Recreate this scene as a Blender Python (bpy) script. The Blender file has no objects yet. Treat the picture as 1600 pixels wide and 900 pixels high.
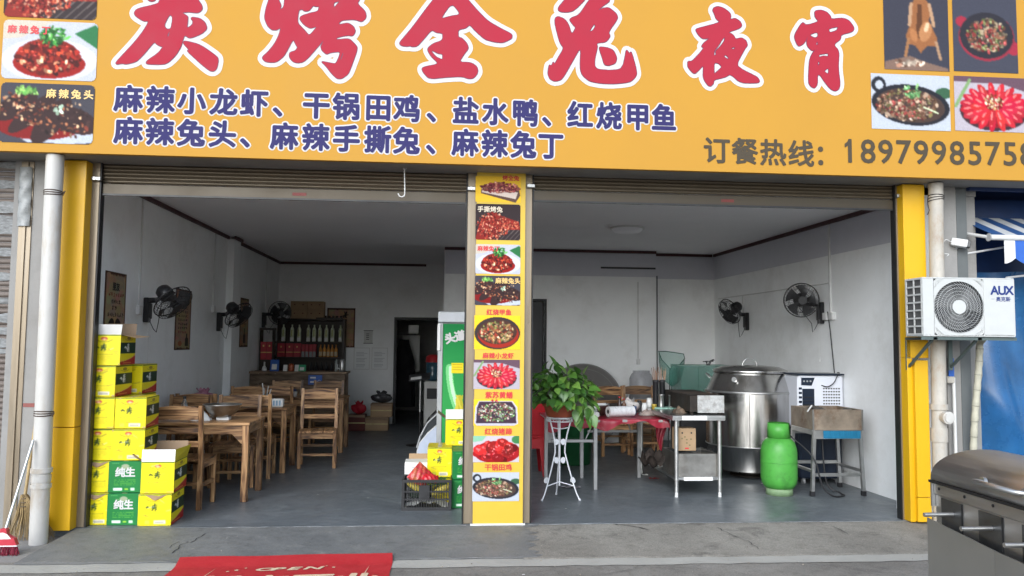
import bpy, bmesh, math, random
import numpy as np
from mathutils import Vector, Matrix, Euler

# ------------------------------------------------------------------ camera, sky, sun, exposure
SC = bpy.context.scene
COL = SC.collection
F_PX, YAW, PITCH, ROLL = 1240.0, 4.9, 3.95, 0.57
CAM = Vector((0.0, -6.93, 1.555))
_y, _p, _r = (math.radians(a) for a in (YAW, PITCH, ROLL))
C_F = Vector((math.sin(_y)*math.cos(_p), math.cos(_y)*math.cos(_p), math.sin(_p)))
_R0 = Vector((math.cos(_y), -math.sin(_y), 0)); _U0 = _R0.cross(C_F)
C_R = math.cos(_r)*_R0 + math.sin(_r)*_U0
C_U = -math.sin(_r)*_R0 + math.cos(_r)*_U0
cam_data = bpy.data.cameras.new('camera'); cam = bpy.data.objects.new('camera', cam_data); COL.objects.link(cam)
cam_data.sensor_width = 36; cam_data.lens = 36*F_PX/1600; cam_data.clip_end = 500; cam_data.clip_start = 0.05
cam.matrix_world = Matrix(((C_R.x, C_U.x, -C_F.x, CAM.x), (C_R.y, C_U.y, -C_F.y, CAM.y), (C_R.z, C_U.z, -C_F.z, CAM.z), (0, 0, 0, 1)))
SC.camera = cam
SUN_EL, SUN_AZ = 29.0, 204.0      # azimuth measured from +Y clockwise: the sun stands behind the camera, behind cloud
world = bpy.data.worlds.new('World'); SC.world = world; world.use_nodes = True
_wn = world.node_tree.nodes; _wl = world.node_tree.links
_bg = _wn['Background']; _sky = _wn.new('ShaderNodeTexSky'); _sky.sky_type = 'NISHITA'; _sky.sun_disc = False
_sky.sun_elevation = math.radians(SUN_EL); _sky.sun_rotation = math.radians(SUN_AZ); _sky.dust_density = 2.5; _sky.air_density = 1.0; _sky.ozone_density = 1.0
_hs = _wn.new('ShaderNodeHueSaturation'); _hs.inputs['Saturation'].default_value = 0.42
_wl.new(_sky.outputs[0], _hs.inputs['Color']); _tn = _wn.new('ShaderNodeMixRGB'); _tn.blend_type = 'MULTIPLY'; _tn.inputs[0].default_value = 1.0; _tn.inputs[2].default_value = (0.90, 0.99, 1.10, 1)      # cool cast of the cloud cover
_wl.new(_hs.outputs[0], _tn.inputs[1]); _wl.new(_tn.outputs[0], _bg.inputs['Color']); _bg.inputs['Strength'].default_value = 0.15
sun_d = bpy.data.lights.new('sun', 'SUN'); sun_d.energy = 0.5; sun_d.angle = math.radians(50); sun_d.color = (1.0, 0.97, 0.93)
sun = bpy.data.objects.new('sun', sun_d); COL.objects.link(sun)
_sd = Vector((math.sin(math.radians(SUN_AZ))*math.cos(math.radians(SUN_EL)), math.cos(math.radians(SUN_AZ))*math.cos(math.radians(SUN_EL)), math.sin(math.radians(SUN_EL))))
sun.rotation_euler = (-_sd).to_track_quat('-Z', 'Y').to_euler()
SC.view_settings.view_transform = 'Standard'; SC.view_settings.look = 'None'; SC.view_settings.gamma = 1.0
SC.view_settings.exposure = 1.02
SC.render.engine = 'CYCLES'
SC.cycles.max_bounces = 10; SC.cycles.diffuse_bounces = 9; SC.cycles.glossy_bounces = 4; SC.cycles.transmission_bounces = 6; SC.cycles.transparent_max_bounces = 12
SC.cycles.caustics_reflective = False; SC.cycles.caustics_refractive = False

def W(px, py, y=None, x=None, z=None):
    """point of the photograph (1600x900) taken to the plane y=, x= or z= of the place"""
    d = C_F + C_R*((px-800)/F_PX) + C_U*((450-py)/F_PX)
    if y is not None: t = (y-CAM.y)/d.y
    elif z is not None: t = (z-CAM.z)/d.z
    else: t = (x-CAM.x)/d.x
    return CAM + d*t

# ------------------------------------------------------------------ materials
def lin(r, g, b):
    return tuple((c/255/12.92) if c/255 <= 0.04045 else ((c/255+0.055)/1.055)**2.4 for c in (r, g, b))
MATS = {}
def mat(name, col, rough=0.6, metal=0.0, var=0.12, vscale=6.0, bump=0.0, bscale=40.0, spec=0.4, trans=0.0, alpha=1.0, stretch=None, dirt=None, dscale=2.0, damt=0.5, coat=0.0):
    """noise-varied principled material; dirt = second colour laid on in patches"""
    if name in MATS: return MATS[name]
    m = bpy.data.materials.new(name); m.use_nodes = True; nt = m.node_tree; N = nt.nodes; L = nt.links
    b = N['Principled BSDF']; b.inputs['Roughness'].default_value = rough; b.inputs['Metallic'].default_value = metal
    b.inputs['Specular IOR Level'].default_value = spec; b.inputs['Transmission Weight'].default_value = trans; b.inputs['Alpha'].default_value = alpha
    b.inputs['Coat Weight'].default_value = coat
    tc = N.new('ShaderNodeTexCoord'); mp = N.new('ShaderNodeMapping'); L.new(tc.outputs['Object'], mp.inputs[0])
    if stretch: mp.inputs['Scale'].default_value = stretch
    oi = N.new('ShaderNodeObjectInfo'); cx = N.new('ShaderNodeVectorMath'); cx.operation = 'SCALE'; cx.inputs[0].default_value = (7, 5, 3)
    L.new(oi.outputs['Random'], cx.inputs['Scale']); L.new(cx.outputs[0], mp.inputs['Location'])
    nz = N.new('ShaderNodeTexNoise'); nz.inputs['Scale'].default_value = vscale; nz.inputs['Detail'].default_value = 6; nz.inputs['Roughness'].default_value = 0.65
    L.new(mp.outputs[0], nz.inputs['Vector'])
    rp = N.new('ShaderNodeValToRGB'); rp.color_ramp.elements[0].position = 0.3; rp.color_ramp.elements[1].position = 0.7
    lo = tuple(max(0, c*(1-var)) for c in col); hi = tuple(min(1, c*(1+var)) for c in col)
    rp.color_ramp.elements[0].color = (*lo, 1); rp.color_ramp.elements[1].color = (*hi, 1)
    L.new(nz.outputs['Fac'], rp.inputs[0]); out = rp.outputs[0]
    if dirt:
        n2 = N.new('ShaderNodeTexNoise'); n2.inputs['Scale'].default_value = dscale; n2.inputs['Detail'].default_value = 8; n2.inputs['Roughness'].default_value = 0.7
        L.new(mp.outputs[0], n2.inputs['Vector'])
        r2 = N.new('ShaderNodeValToRGB'); r2.color_ramp.elements[0].position = 0.5; r2.color_ramp.elements[1].position = 0.72
        r2.color_ramp.elements[1].color = (damt, damt, damt, 1); L.new(n2.outputs['Fac'], r2.inputs[0])
        mx = N.new('ShaderNodeMixRGB'); mx.inputs[2].default_value = (*dirt, 1); L.new(r2.outputs[0], mx.inputs[0]); L.new(out, mx.inputs[1]); out = mx.outputs[0]
    L.new(out, b.inputs['Base Color'])
    if rough > 0.08:
        mr = N.new('ShaderNodeMapRange'); mr.inputs[1].default_value = 0.3; mr.inputs[2].default_value = 0.7
        mr.inputs[3].default_value = max(0.03, rough*0.8); mr.inputs[4].default_value = min(1, rough*1.2)
        L.new(nz.outputs['Fac'], mr.inputs[0]); L.new(mr.outputs[0], b.inputs['Roughness'])
    if bump > 0:
        nb = N.new('ShaderNodeTexNoise'); nb.inputs['Scale'].default_value = bscale; nb.inputs['Detail'].default_value = 5
        L.new(mp.outputs[0], nb.inputs['Vector'])
        bp = N.new('ShaderNodeBump'); bp.inputs['Strength'].default_value = bump; bp.inputs['Distance'].default_value = 0.01
        L.new(nb.outputs['Fac'], bp.inputs['Height']); L.new(bp.outputs[0], b.inputs['Normal'])
    MATS[name] = m
    return m

def wood(name, stretch, dark=(0.05, 0.018, 0.007), mid=(0.27, 0.125, 0.042), light=(0.56, 0.31, 0.12), rough=0.38):
    m = bpy.data.materials.new(name); m.use_nodes = True; nt = m.node_tree; N = nt.nodes; L = nt.links; b = N['Principled BSDF']
    tc = N.new('ShaderNodeTexCoord'); mp = N.new('ShaderNodeMapping'); mp.inputs['Scale'].default_value = stretch; L.new(tc.outputs['Object'], mp.inputs[0])
    oi = N.new('ShaderNodeObjectInfo'); cx = N.new('ShaderNodeVectorMath'); cx.operation = 'SCALE'; cx.inputs[0].default_value = (17, 31, 23)
    L.new(oi.outputs['Random'], cx.inputs['Scale']); L.new(cx.outputs[0], mp.inputs['Location'])
    nz = N.new('ShaderNodeTexNoise'); nz.inputs['Scale'].default_value = 1.0; nz.inputs['Detail'].default_value = 5; nz.inputs['Distortion'].default_value = 1.6
    L.new(mp.outputs[0], nz.inputs['Vector'])
    rp = N.new('ShaderNodeValToRGB'); e = rp.color_ramp.elements
    e[0].position = 0.33; e[0].color = (*dark, 1); e[1].position = 0.66; e[1].color = (*light, 1); q = e.new(0.47); q.color = (*mid, 1)
    L.new(nz.outputs['Fac'], rp.inputs[0])
    hv = N.new('ShaderNodeHueSaturation'); mr = N.new('ShaderNodeMapRange'); mr.inputs[3].default_value = 0.62; mr.inputs[4].default_value = 1.2; L.new(oi.outputs['Random'], mr.inputs[0]); L.new(mr.outputs[0], hv.inputs['Value']); hv.inputs['Saturation'].default_value = 0.92; L.new(rp.outputs[0], hv.inputs['Color']); L.new(hv.outputs[0], b.inputs['Base Color'])      # every board its own tone
    b.inputs['Roughness'].default_value = rough; b.inputs['Specular IOR Level'].default_value = 0.35
    bp = N.new('ShaderNodeBump'); bp.inputs['Strength'].default_value = 0.15; bp.inputs['Distance'].default_value = 0.004
    L.new(nz.outputs['Fac'], bp.inputs['Height']); L.new(bp.outputs[0], b.inputs['Normal'])
    MATS[name] = m
    return m
WV = wood('wood_upright', (22, 22, 2.2)); WX = wood('wood_along', (2.2, 22, 22)); WYY = wood('wood_across', (22, 2.2, 22))
WD = wood('wood_counter', (1.6, 18, 9), (0.05, 0.028, 0.016), (0.17, 0.105, 0.06), (0.30, 0.20, 0.12), 0.55)

def print_mat(name, rough, spec):
    m = bpy.data.materials.new(name); m.use_nodes = True; N = m.node_tree.nodes; L = m.node_tree.links; b = N['Principled BSDF']
    a = N.new('ShaderNodeVertexColor'); a.layer_name = 'ink'; L.new(a.outputs[0], b.inputs['Base Color'])
    b.inputs['Roughness'].default_value = rough; b.inputs['Specular IOR Level'].default_value = spec
    return m
PRINT = print_mat('printed_vinyl', 0.55, 0.15); CARD = print_mat('printed_card', 0.42, 0.35)

STEEL = mat('brushed_steel', (0.55, 0.55, 0.54), 0.3, 1.0, 0.1, 3, stretch=(1, 1, 14), dirt=(0.3, 0.27, 0.23), damt=0.35)
STEEL_D = mat('worn_steel', (0.4, 0.385, 0.36), 0.42, 1.0, 0.22, 5, bump=0.05, dirt=(0.16, 0.12, 0.09), damt=0.6)
STEEL_T = mat('steel_tube', (0.5, 0.5, 0.49), 0.36, 0.9, 0.1, 12)
OVEN = mat('oven_steel', (0.66, 0.65, 0.63), 0.22, 1.0, 0.12, 2.0, stretch=(6, 6, 0.7), bump=0.03, bscale=6, dirt=(0.26, 0.22, 0.18), damt=0.45, dscale=1.2)
GRILL = mat('grill_steel', (0.47, 0.47, 0.465), 0.42, 1.0, 0.1, 3, stretch=(.8, 7, 7), dirt=(0.5, 0.5, 0.49), damt=0.35, dscale=2.2)
BLACKM = mat('black_metal', (0.02, 0.02, 0.021), 0.45, 0.3, 0.2)
BLACKP = mat('black_plastic', (0.016, 0.016, 0.018), 0.42, 0, 0.25, spec=0.45)
DARKG = mat('charcoal_grey', (0.045, 0.045, 0.047), 0.6, 0, 0.25)
WHITE = mat('white_enamel', (0.64, 0.64, 0.63), 0.4, 0, 0.05, dirt=(0.5, 0.47, 0.41), damt=0.35)
WHITEP = mat('white_plastic', (0.66, 0.66, 0.65), 0.38, 0, 0.04)
PAPER = mat('white_paper', (0.72, 0.72, 0.70), 0.85, 0, 0.06)
KRAFT = mat('kraft_card', (0.34, 0.23, 0.135), 0.85, 0, 0.12, 5, bump=0.05, bscale=60)
KRAFT_IN = mat('kraft_card_inside', (0.30, 0.21, 0.14), 0.9, 0, 0.1)
CONC = mat('bare_concrete', (0.27, 0.262, 0.25), 0.9, 0, 0.16, 4, bump=0.25, bscale=50, dirt=(0.16, 0.15, 0.14), damt=0.55)
BROWN = mat('bronze_aluminium', (0.115, 0.09, 0.06), 0.36, 0.35, 0.12, 3, stretch=(1, 1, 0.5), dirt=(0.17, 0.145, 0.11), damt=0.3)
GUIDE = mat('bronze_rail', (0.235, 0.19, 0.135), 0.34, 0.4, 0.15, 3, stretch=(8, 8, 0.6), dirt=(0.3, 0.27, 0.23), damt=0.35)
YELLOW = mat('yellow_panel', (0.66, 0.37, 0.008), 0.36, 0, 0.035, 1.5, dirt=(0.5, 0.27, 0.02), damt=0.3, dscale=1.3)
SIGNY = mat('yellow_sign_face', (0.48, 0.25, 0.04), 0.6, 0, 0.03, 1.3, spec=0.12)
WALL = mat('white_wall_paint', (0.86, 0.87, 0.87), 0.85, 0, 0.04, 1.5, bump=0.05, bscale=25, dirt=(0.66, 0.655, 0.63), damt=0.55, dscale=1.4)
CEIL = mat('ceiling_paint', (0.84, 0.835, 0.85), 0.85, 0, 0.03, 1.2)
PVC = mat('old_white_pipe', (0.50, 0.485, 0.455), 0.5, 0, 0.07, 5, dirt=(0.36, 0.27, 0.17), damt=0.75, dscale=2.2, stretch=(3, 3, 1), bump=0.05)
PVC_R = mat('flaking_white_pipe', (0.44, 0.41, 0.36), 0.6, 0, 0.14, 9, dirt=(0.27, 0.19, 0.12), damt=0.8, dscale=4.5, bump=0.15, stretch=(2, 2, 1))
REDP = mat('red_plastic', (0.42, 0.018, 0.025), 0.38, 0, 0.1)
GLASS = mat('clear_glass', (0.85, 0.9, 0.88), 0.05, 0, 0.0, trans=0.95, spec=0.5)

# ------------------------------------------------------------------ mesh builder
class MB:
    def __init__(s): s.v = []; s.f = []; s.sm = []; s.M = Matrix.Identity(4)
    def add(s, vs, fs, smooth=False, M=None):
        o = len(s.v); T_ = s.M @ M if M is not None else s.M
        s.v += [tuple(T_ @ Vector(p)) for p in vs]; s.f += [tuple(i+o for i in f) for f in fs]; s.sm += [smooth]*len(fs)
        return s
    def box(s, x0, x1, y0, y1, z0, z1, bev=0.0, M=None):
        if x0 > x1: x0, x1 = x1, x0
        if y0 > y1: y0, y1 = y1, y0
        if z0 > z1: z0, z1 = z1, z0
        if bev <= 0:
            return s.add([(x0,y0,z0),(x1,y0,z0),(x1,y1,z0),(x0,y1,z0),(x0,y0,z1),(x1,y0,z1),(x1,y1,z1),(x0,y1,z1)],
                         [(0,3,2,1),(4,5,6,7),(0,1,5,4),(1,2,6,5),(2,3,7,6),(3,0,4,7)], M=M)
        b = min(bev, (x1-x0)*.45, (y1-y0)*.45, (z1-z0)*.45); vs = []; idx = {}
        for sx in (0, 1):
            for sy in (0, 1):
                for sz in (0, 1):
                    X, Y, Z = (x0, x1)[sx], (y0, y1)[sy], (z0, z1)[sz]
                    ix, iy, iz = (b, -b)[sx], (b, -b)[sy], (b, -b)[sz]
                    for k, p in enumerate(((X, Y+iy, Z+iz), (X+ix, Y, Z+iz), (X+ix, Y+iy, Z))):
                        idx[sx, sy, sz, k] = len(vs); vs.append(p)
        fs = []
        for a in (0, 1):
            fs.append([idx[a, q, r, 0] for q, r in ((0,0),(1,0),(1,1),(0,1))]); fs.append([idx[q, a, r, 1] for q, r in ((0,0),(1,0),(1,1),(0,1))]); fs.append([idx[q, r, a, 2] for q, r in ((0,0),(1,0),(1,1),(0,1))])
        for a in (0, 1):
            for c in (0, 1):
                fs.append([idx[a,c,0,0], idx[a,c,1,0], idx[a,c,1,1], idx[a,c,0,1]])
                fs.append([idx[a,0,c,0], idx[a,1,c,0], idx[a,1,c,2], idx[a,0,c,2]])
                fs.append([idx[0,a,c,1], idx[1,a,c,1], idx[1,a,c,2], idx[0,a,c,2]])
                for d in (0, 1): fs.append([idx[a,c,d,0], idx[a,c,d,1], idx[a,c,d,2]])
        cen = Vector(((x0+x1)/2, (y0+y1)/2, (z0+z1)/2)); out = []
        for f in fs:
            p = [Vector(vs[i]) for i in f]; n = (p[1]-p[0]).cross(p[2]-p[0])
            out.append(tuple(f) if n.dot(sum(p, Vector())/len(p)-cen) > 0 else tuple(reversed(f)))
        return s.add(vs, out, M=M)
    def cyl(s, p0, p1, r0, r1=None, n=14, caps=True, smooth=True):
        p0, p1 = Vector(p0), Vector(p1); r1 = r0 if r1 is None else r1; d = (p1-p0).normalized()
        a = d.orthogonal().normalized(); b = d.cross(a); vs = []
        for p, r in ((p0, r0), (p1, r1)): vs += [p+(a*math.cos(t)+b*math.sin(t))*r for t in (2*math.pi*i/n for i in range(n))]
        s.add(vs, [(i, (i+1)%n, n+(i+1)%n, n+i) for i in range(n)], smooth)
        if caps: s.add(vs, [tuple(range(n-1, -1, -1)), tuple(range(n, 2*n))])
        return s
    def tube(s, pts, r, n=7, closed=False, caps=True):
        pts = [Vector(p) for p in pts]; m = len(pts); vs = []; a = None
        for i, p in enumerate(pts):
            q0 = pts[i-1] if (i > 0 or closed) else p; q1 = pts[(i+1) % m] if (i < m-1 or closed) else p
            d = (q1-q0).normalized()
            if a is None: a = d.orthogonal().normalized()
            else:
                a = a - d*a.dot(d); a = a.normalized() if a.length > 1e-6 else d.orthogonal().normalized()
            b = d.cross(a); rr = r[i] if isinstance(r, (list, tuple)) else r
            vs += [p+(a*math.cos(t)+b*math.sin(t))*rr for t in (2*math.pi*k/n for k in range(n))]
        fs = []
        for i in range(m if closed else m-1):
            j = (i+1) % m
            fs += [(i*n+k, i*n+(k+1)%n, j*n+(k+1)%n, j*n+k) for k in range(n)]
        s.add(vs, fs, True)
        if caps and not closed: s.add(vs, [tuple(range(n-1, -1, -1)), tuple(range((m-1)*n, m*n))])
        return s
    def lathe(s, prof, c=(0, 0, 0), n=32, smooth=True, a0=0.0, a1=2*math.pi):
        full = abs(a1-a0-2*math.pi) < 1e-6; k = n if full else n+1; vs = []
        for r, z in prof: vs += [(c[0]+r*math.cos(t), c[1]+r*math.sin(t), c[2]+z) for t in (a0+(a1-a0)*i/n for i in range(k))]
        fs = []
        for j in range(len(prof)-1): fs += [(j*k+i, j*k+(i+1)%k, (j+1)*k+(i+1)%k, (j+1)*k+i) for i in range(n if full else n)]
        return s.add(vs, fs, smooth)
    def torus(s, c, R, r, axis=(0, 0, 1), n=32, m=6):
        ax = Vector(axis).normalized(); a = ax.orthogonal().normalized(); b = ax.cross(a); c = Vector(c)
        return s.tube([c+(a*math.cos(t)+b*math.sin(t))*R for t in (2*math.pi*i/n for i in range(n))], r, m, closed=True)
    def prism(s, poly, d0, d1, plane='xz'):
        """2D outline pushed through the third axis from d0 to d1"""
        n = len(poly)
        def P3(p, d): return {'xz': (p[0], d, p[1]), 'xy': (p[0], p[1], d), 'yz': (d, p[0], p[1])}[plane]
        vs = [P3(p, d0) for p in poly]+[P3(p, d1) for p in poly]
        return s.add(vs, [tuple(range(n)), tuple(range(2*n-1, n-1, -1))]+[(i, n+i, n+(i+1)%n, (i+1)%n) for i in range(n)])
    def grid(s, fn, nu, nv, smooth=True):
        vs = [fn(i/nu, j/nv) for j in range(nv+1) for i in range(nu+1)]
        return s.add(vs, [(j*(nu+1)+i, j*(nu+1)+i+1, (j+1)*(nu+1)+i+1, (j+1)*(nu+1)+i) for j in range(nv) for i in range(nu)], smooth)
    def mesh(s, name, m):
        me = bpy.data.meshes.new(name); me.from_pydata(s.v, [], s.f)
        me.polygons.foreach_set('use_smooth', s.sm); me.update(); me.materials.append(m)
        return me
    def build(s, name, m, parent=None, loc=(0, 0, 0), rot=(0, 0, 0), fix=True):
        me = s.mesh(name, m)
        if fix and len(s.f) < 4000:
            bm = bmesh.new(); bm.from_mesh(me); bmesh.ops.recalc_face_normals(bm, faces=bm.faces[:]); bm.to_mesh(me); bm.free()
        return link(name, me, parent, loc, rot)
def link(name, me, parent=None, loc=(0, 0, 0), rot=(0, 0, 0)):
    o = bpy.data.objects.new(name, me); COL.objects.link(o); o.parent = parent; o.location = loc; o.rotation_euler = rot
    return o
def tag(o, label=None, cat=None, group=None, kind=None):
    if label: o['label'] = label
    if cat: o['category'] = cat
    if group: o['group'] = group
    if kind: o['kind'] = kind
    return o
def T(name, label, cat, loc=(0, 0, 0), rz=0.0, group=None):
    o = bpy.data.objects.new(name, None); o.empty_display_size = 0.1; COL.objects.link(o); o.location = loc; o.rotation_euler = (0, 0, rz)
    return tag(o, label, cat, group)
def S(name, mb, m, **k): return tag(mb.build(name, m, **k), kind='structure')
def copy_tree(o, parent=None):
    c = o.copy(); COL.objects.link(c); c.parent = parent
    for ch in list(o.children): copy_tree(ch, c)
    return c
def again(o, label, loc, rz=None, group=None):
    c = copy_tree(o); c.location = loc
    if rz is not None: c.rotation_euler = (0, 0, rz)
    tag(c, label, group=group)
    return c
def B(*a, **k): return MB().box(*a, **k)

# ------------------------------------------------------------------ printed pictures: painted cell by cell into a mesh
class Cv:
    def __init__(s, w, h, bg):
        s.w, s.h = w, h; s.a = np.empty((h, w, 3)); s.a[:] = np.array(bg)/255.0
        s.Y, s.X = np.mgrid[0:h, 0:w]; s.X = s.X+0.5; s.Y = s.Y+0.5
    def ell(s, cx, cy, rx, ry, col, rot=0.0):
        R = max(rx, ry)+1; x0, x1 = max(0, int(cx-R)), min(s.w, int(cx+R)+1); y0, y1 = max(0, int(cy-R)), min(s.h, int(cy+R)+1)
        if x0 >= x1 or y0 >= y1: return s
        X = s.X[y0:y1, x0:x1]-cx; Y = s.Y[y0:y1, x0:x1]-cy; c, n = math.cos(rot), math.sin(rot)
        m = ((X*c+Y*n)/rx)**2+((-X*n+Y*c)/ry)**2 <= 1
        s.a[y0:y1, x0:x1][m] = np.array(col)/255.0
        return s
    def poly(s, pts, col):
        ins = np.zeros((s.h, s.w), bool); n = len(pts)
        for i in range(n):
            (xa, ya), (xb, yb) = pts[i], pts[(i+1) % n]
            if ya == yb: continue
            c = ((ya > s.Y) != (yb > s.Y)) & (s.X < (xb-xa)*(s.Y-ya)/(yb-ya)+xa); ins ^= c
        s.a[ins] = np.array(col)/255.0
        return s
    def line(s, pts, w, col):
        for (xa, ya), (xb, yb) in zip(pts[:-1], pts[1:]):
            dx, dy = xb-xa, yb-ya; L2 = dx*dx+dy*dy+1e-9
            t = np.clip(((s.X-xa)*dx+(s.Y-ya)*dy)/L2, 0, 1)
            s.a[(s.X-xa-t*dx)**2+(s.Y-ya-t*dy)**2 <= (w/2)**2] = np.array(col)/255.0
        return s
    def rect(s, x0, y0, x1, y1, col):
        s.a[max(0, int(round(y0))):int(round(y1)), max(0, int(round(x0))):int(round(x1))] = np.array(col)/255.0
        return s
    def heap(s, rnd, n, cx, cy, rx, ry, pal, r0, r1, asp=0.6, shine=0.25, rot=None):
        for _ in range(n):
            t = rnd.random()*2*math.pi; q = math.sqrt(rnd.random()); x = cx+q*rx*math.cos(t); y = cy+q*ry*math.sin(t)
            c = rnd.choice(pal); k = rnd.uniform(0.6, 1.25); c = tuple(min(255, v*k) for v in c); r = rnd.uniform(r0, r1); a = rnd.random()*3.14 if rot is None else rot+rnd.uniform(-.4, .4)
            s.ell(x, y, r, r*asp, c, a)
            if rnd.random() < shine: s.ell(x-r*.2, y-r*.25, r*.35, r*.2, tuple(min(255, v*1.5+45) for v in c), a)
        return s
    def soft(s, k=1):
        for _ in range(k):
            p = np.pad(s.a, ((1, 1), (1, 1), (0, 0)), 'edge'); s.a = (p[:-2, 1:-1]+p[2:, 1:-1]+p[1:-1, :-2]+p[1:-1, 2:]+2*p[1:-1, 1:-1])/6
        return s
    def grain(s, seed, amp):
        s.soft(); amp *= .45; g = np.random.RandomState(seed); s.a = np.clip(s.a*(1+g.uniform(-amp, amp, (s.h, s.w, 1))), 0, 1)
        return s
    def mesh(s, name, w, h, m=None, rounded=0.0, ins=None):
        """upright sheet in local x-z, centred, face towards -y; rounded in cells"""
        xs = (np.arange(s.w)/(s.w-1)-0.5)*w; zs = (0.5-np.arange(s.h)/(s.h-1))*h
        X, Z = np.meshgrid(xs, zs); co = np.stack([X, np.zeros_like(X), Z], -1).reshape(-1, 3)
        j, i = np.mgrid[0:s.h-1, 0:s.w-1]; b = (j*s.w+i)
        keep = np.ones_like(b, bool)
        if rounded > 0:
            cx = np.clip(i+0.5, rounded, s.w-1-rounded); cy = np.clip(j+0.5, rounded, s.h-1-rounded)
            keep = (i+0.5-cx)**2+(j+0.5-cy)**2 <= rounded**2
        if ins is not None: keep &= ins[:-1, :-1]
        b = b[keep]; fs = np.stack([b, b+s.w, b+s.w+1, b+1], -1).reshape(-1)
        me = bpy.data.meshes.new(name); me.vertices.add(len(co)); me.vertices.foreach_set('co', co.reshape(-1))
        me.loops.add(len(fs)); me.loops.foreach_set('vertex_index', fs.astype(np.int32)); nf = len(fs)//4
        me.polygons.add(nf); me.polygons.foreach_set('loop_start', np.arange(0, nf*4, 4, dtype=np.int32))
        me.update(calc_edges=True)
        a = s.a; l = np.where(a <= 0.04045, a/12.92, ((a+0.055)/1.055)**2.4)
        at = me.color_attributes.new('ink', 'FLOAT_COLOR', 'POINT'); cc = np.concatenate([l.reshape(-1, 3), np.ones((s.w*s.h, 1))], 1)
        at.data.foreach_set('color', cc.reshape(-1).astype(np.float32)); me.materials.append(m or PRINT); me.validate()
        return me

# ------------------------------------------------------------------ lettering from Blender's own built-in typeface
_G = {'1': ([(.10, 0), (.19, 0), (.19, .69), (.115, .69), (.09, .62), (.0, .545), (.0, .46), (.10, .53)], [(0, 1, 2, 7), (2, 3, 4, 7), (4, 5, 6, 7)])}
def glyph(ch):
    if ch not in _G:
        c = bpy.data.curves.new('lettering', 'FONT'); c.body = ch; c.resolution_u = 3
        o = bpy.data.objects.new('lettering', c); COL.objects.link(o); bpy.context.view_layer.update()
        me = bpy.data.meshes.new_from_object(o.evaluated_get(bpy.context.evaluated_depsgraph_get()))
        _G[ch] = ([(v.co.x, v.co.y) for v in me.vertices], [tuple(p.vertices) for p in me.polygons])
        bpy.data.objects.remove(o); bpy.data.curves.remove(c); bpy.data.meshes.remove(me)
    return _G[ch]
def stamp(mb, geo, fn, rad=0.0, nd=8, y0=0.0, dy=-4e-5, mid=True):
    """geo laid flat through fn(u,v)->(x,z), thickened by rad metres with shifted layers"""
    vs, fs = geo; offs = [(0, 0)]
    if rad > 0:
        offs += [(rad*math.cos(2*math.pi*i/nd), rad*math.sin(2*math.pi*i/nd)) for i in range(nd)]
        if mid: offs += [(rad*.55*math.cos(2*math.pi*(i+.5)/nd), rad*.55*math.sin(2*math.pi*(i+.5)/nd)) for i in range(nd)]
    base = [fn(u, v) for u, v in vs]
    for k, (ox, oz) in enumerate(offs): mb.add([(x+ox, y0+k*dy, z+oz) for x, z in base], fs)
    return mb
def text(s, h, bold=0.0, nd=6, pitch=1.0, shear=0.0):
    """one line of writing in local x-z facing -y, starting at x=0, em height h"""
    mb = MB(); x = 0.0
    for ch in s:
        if ch != ' ':
            g = glyph(ch); stamp(mb, g, lambda u, v, x=x: (x+u*h+shear*v*h, v*h), bold, nd, mid=False)
        x += h*(pitch if ord(ch) > 255 else 0.62*pitch)
    return mb
rnd = random.Random(7)
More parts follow.
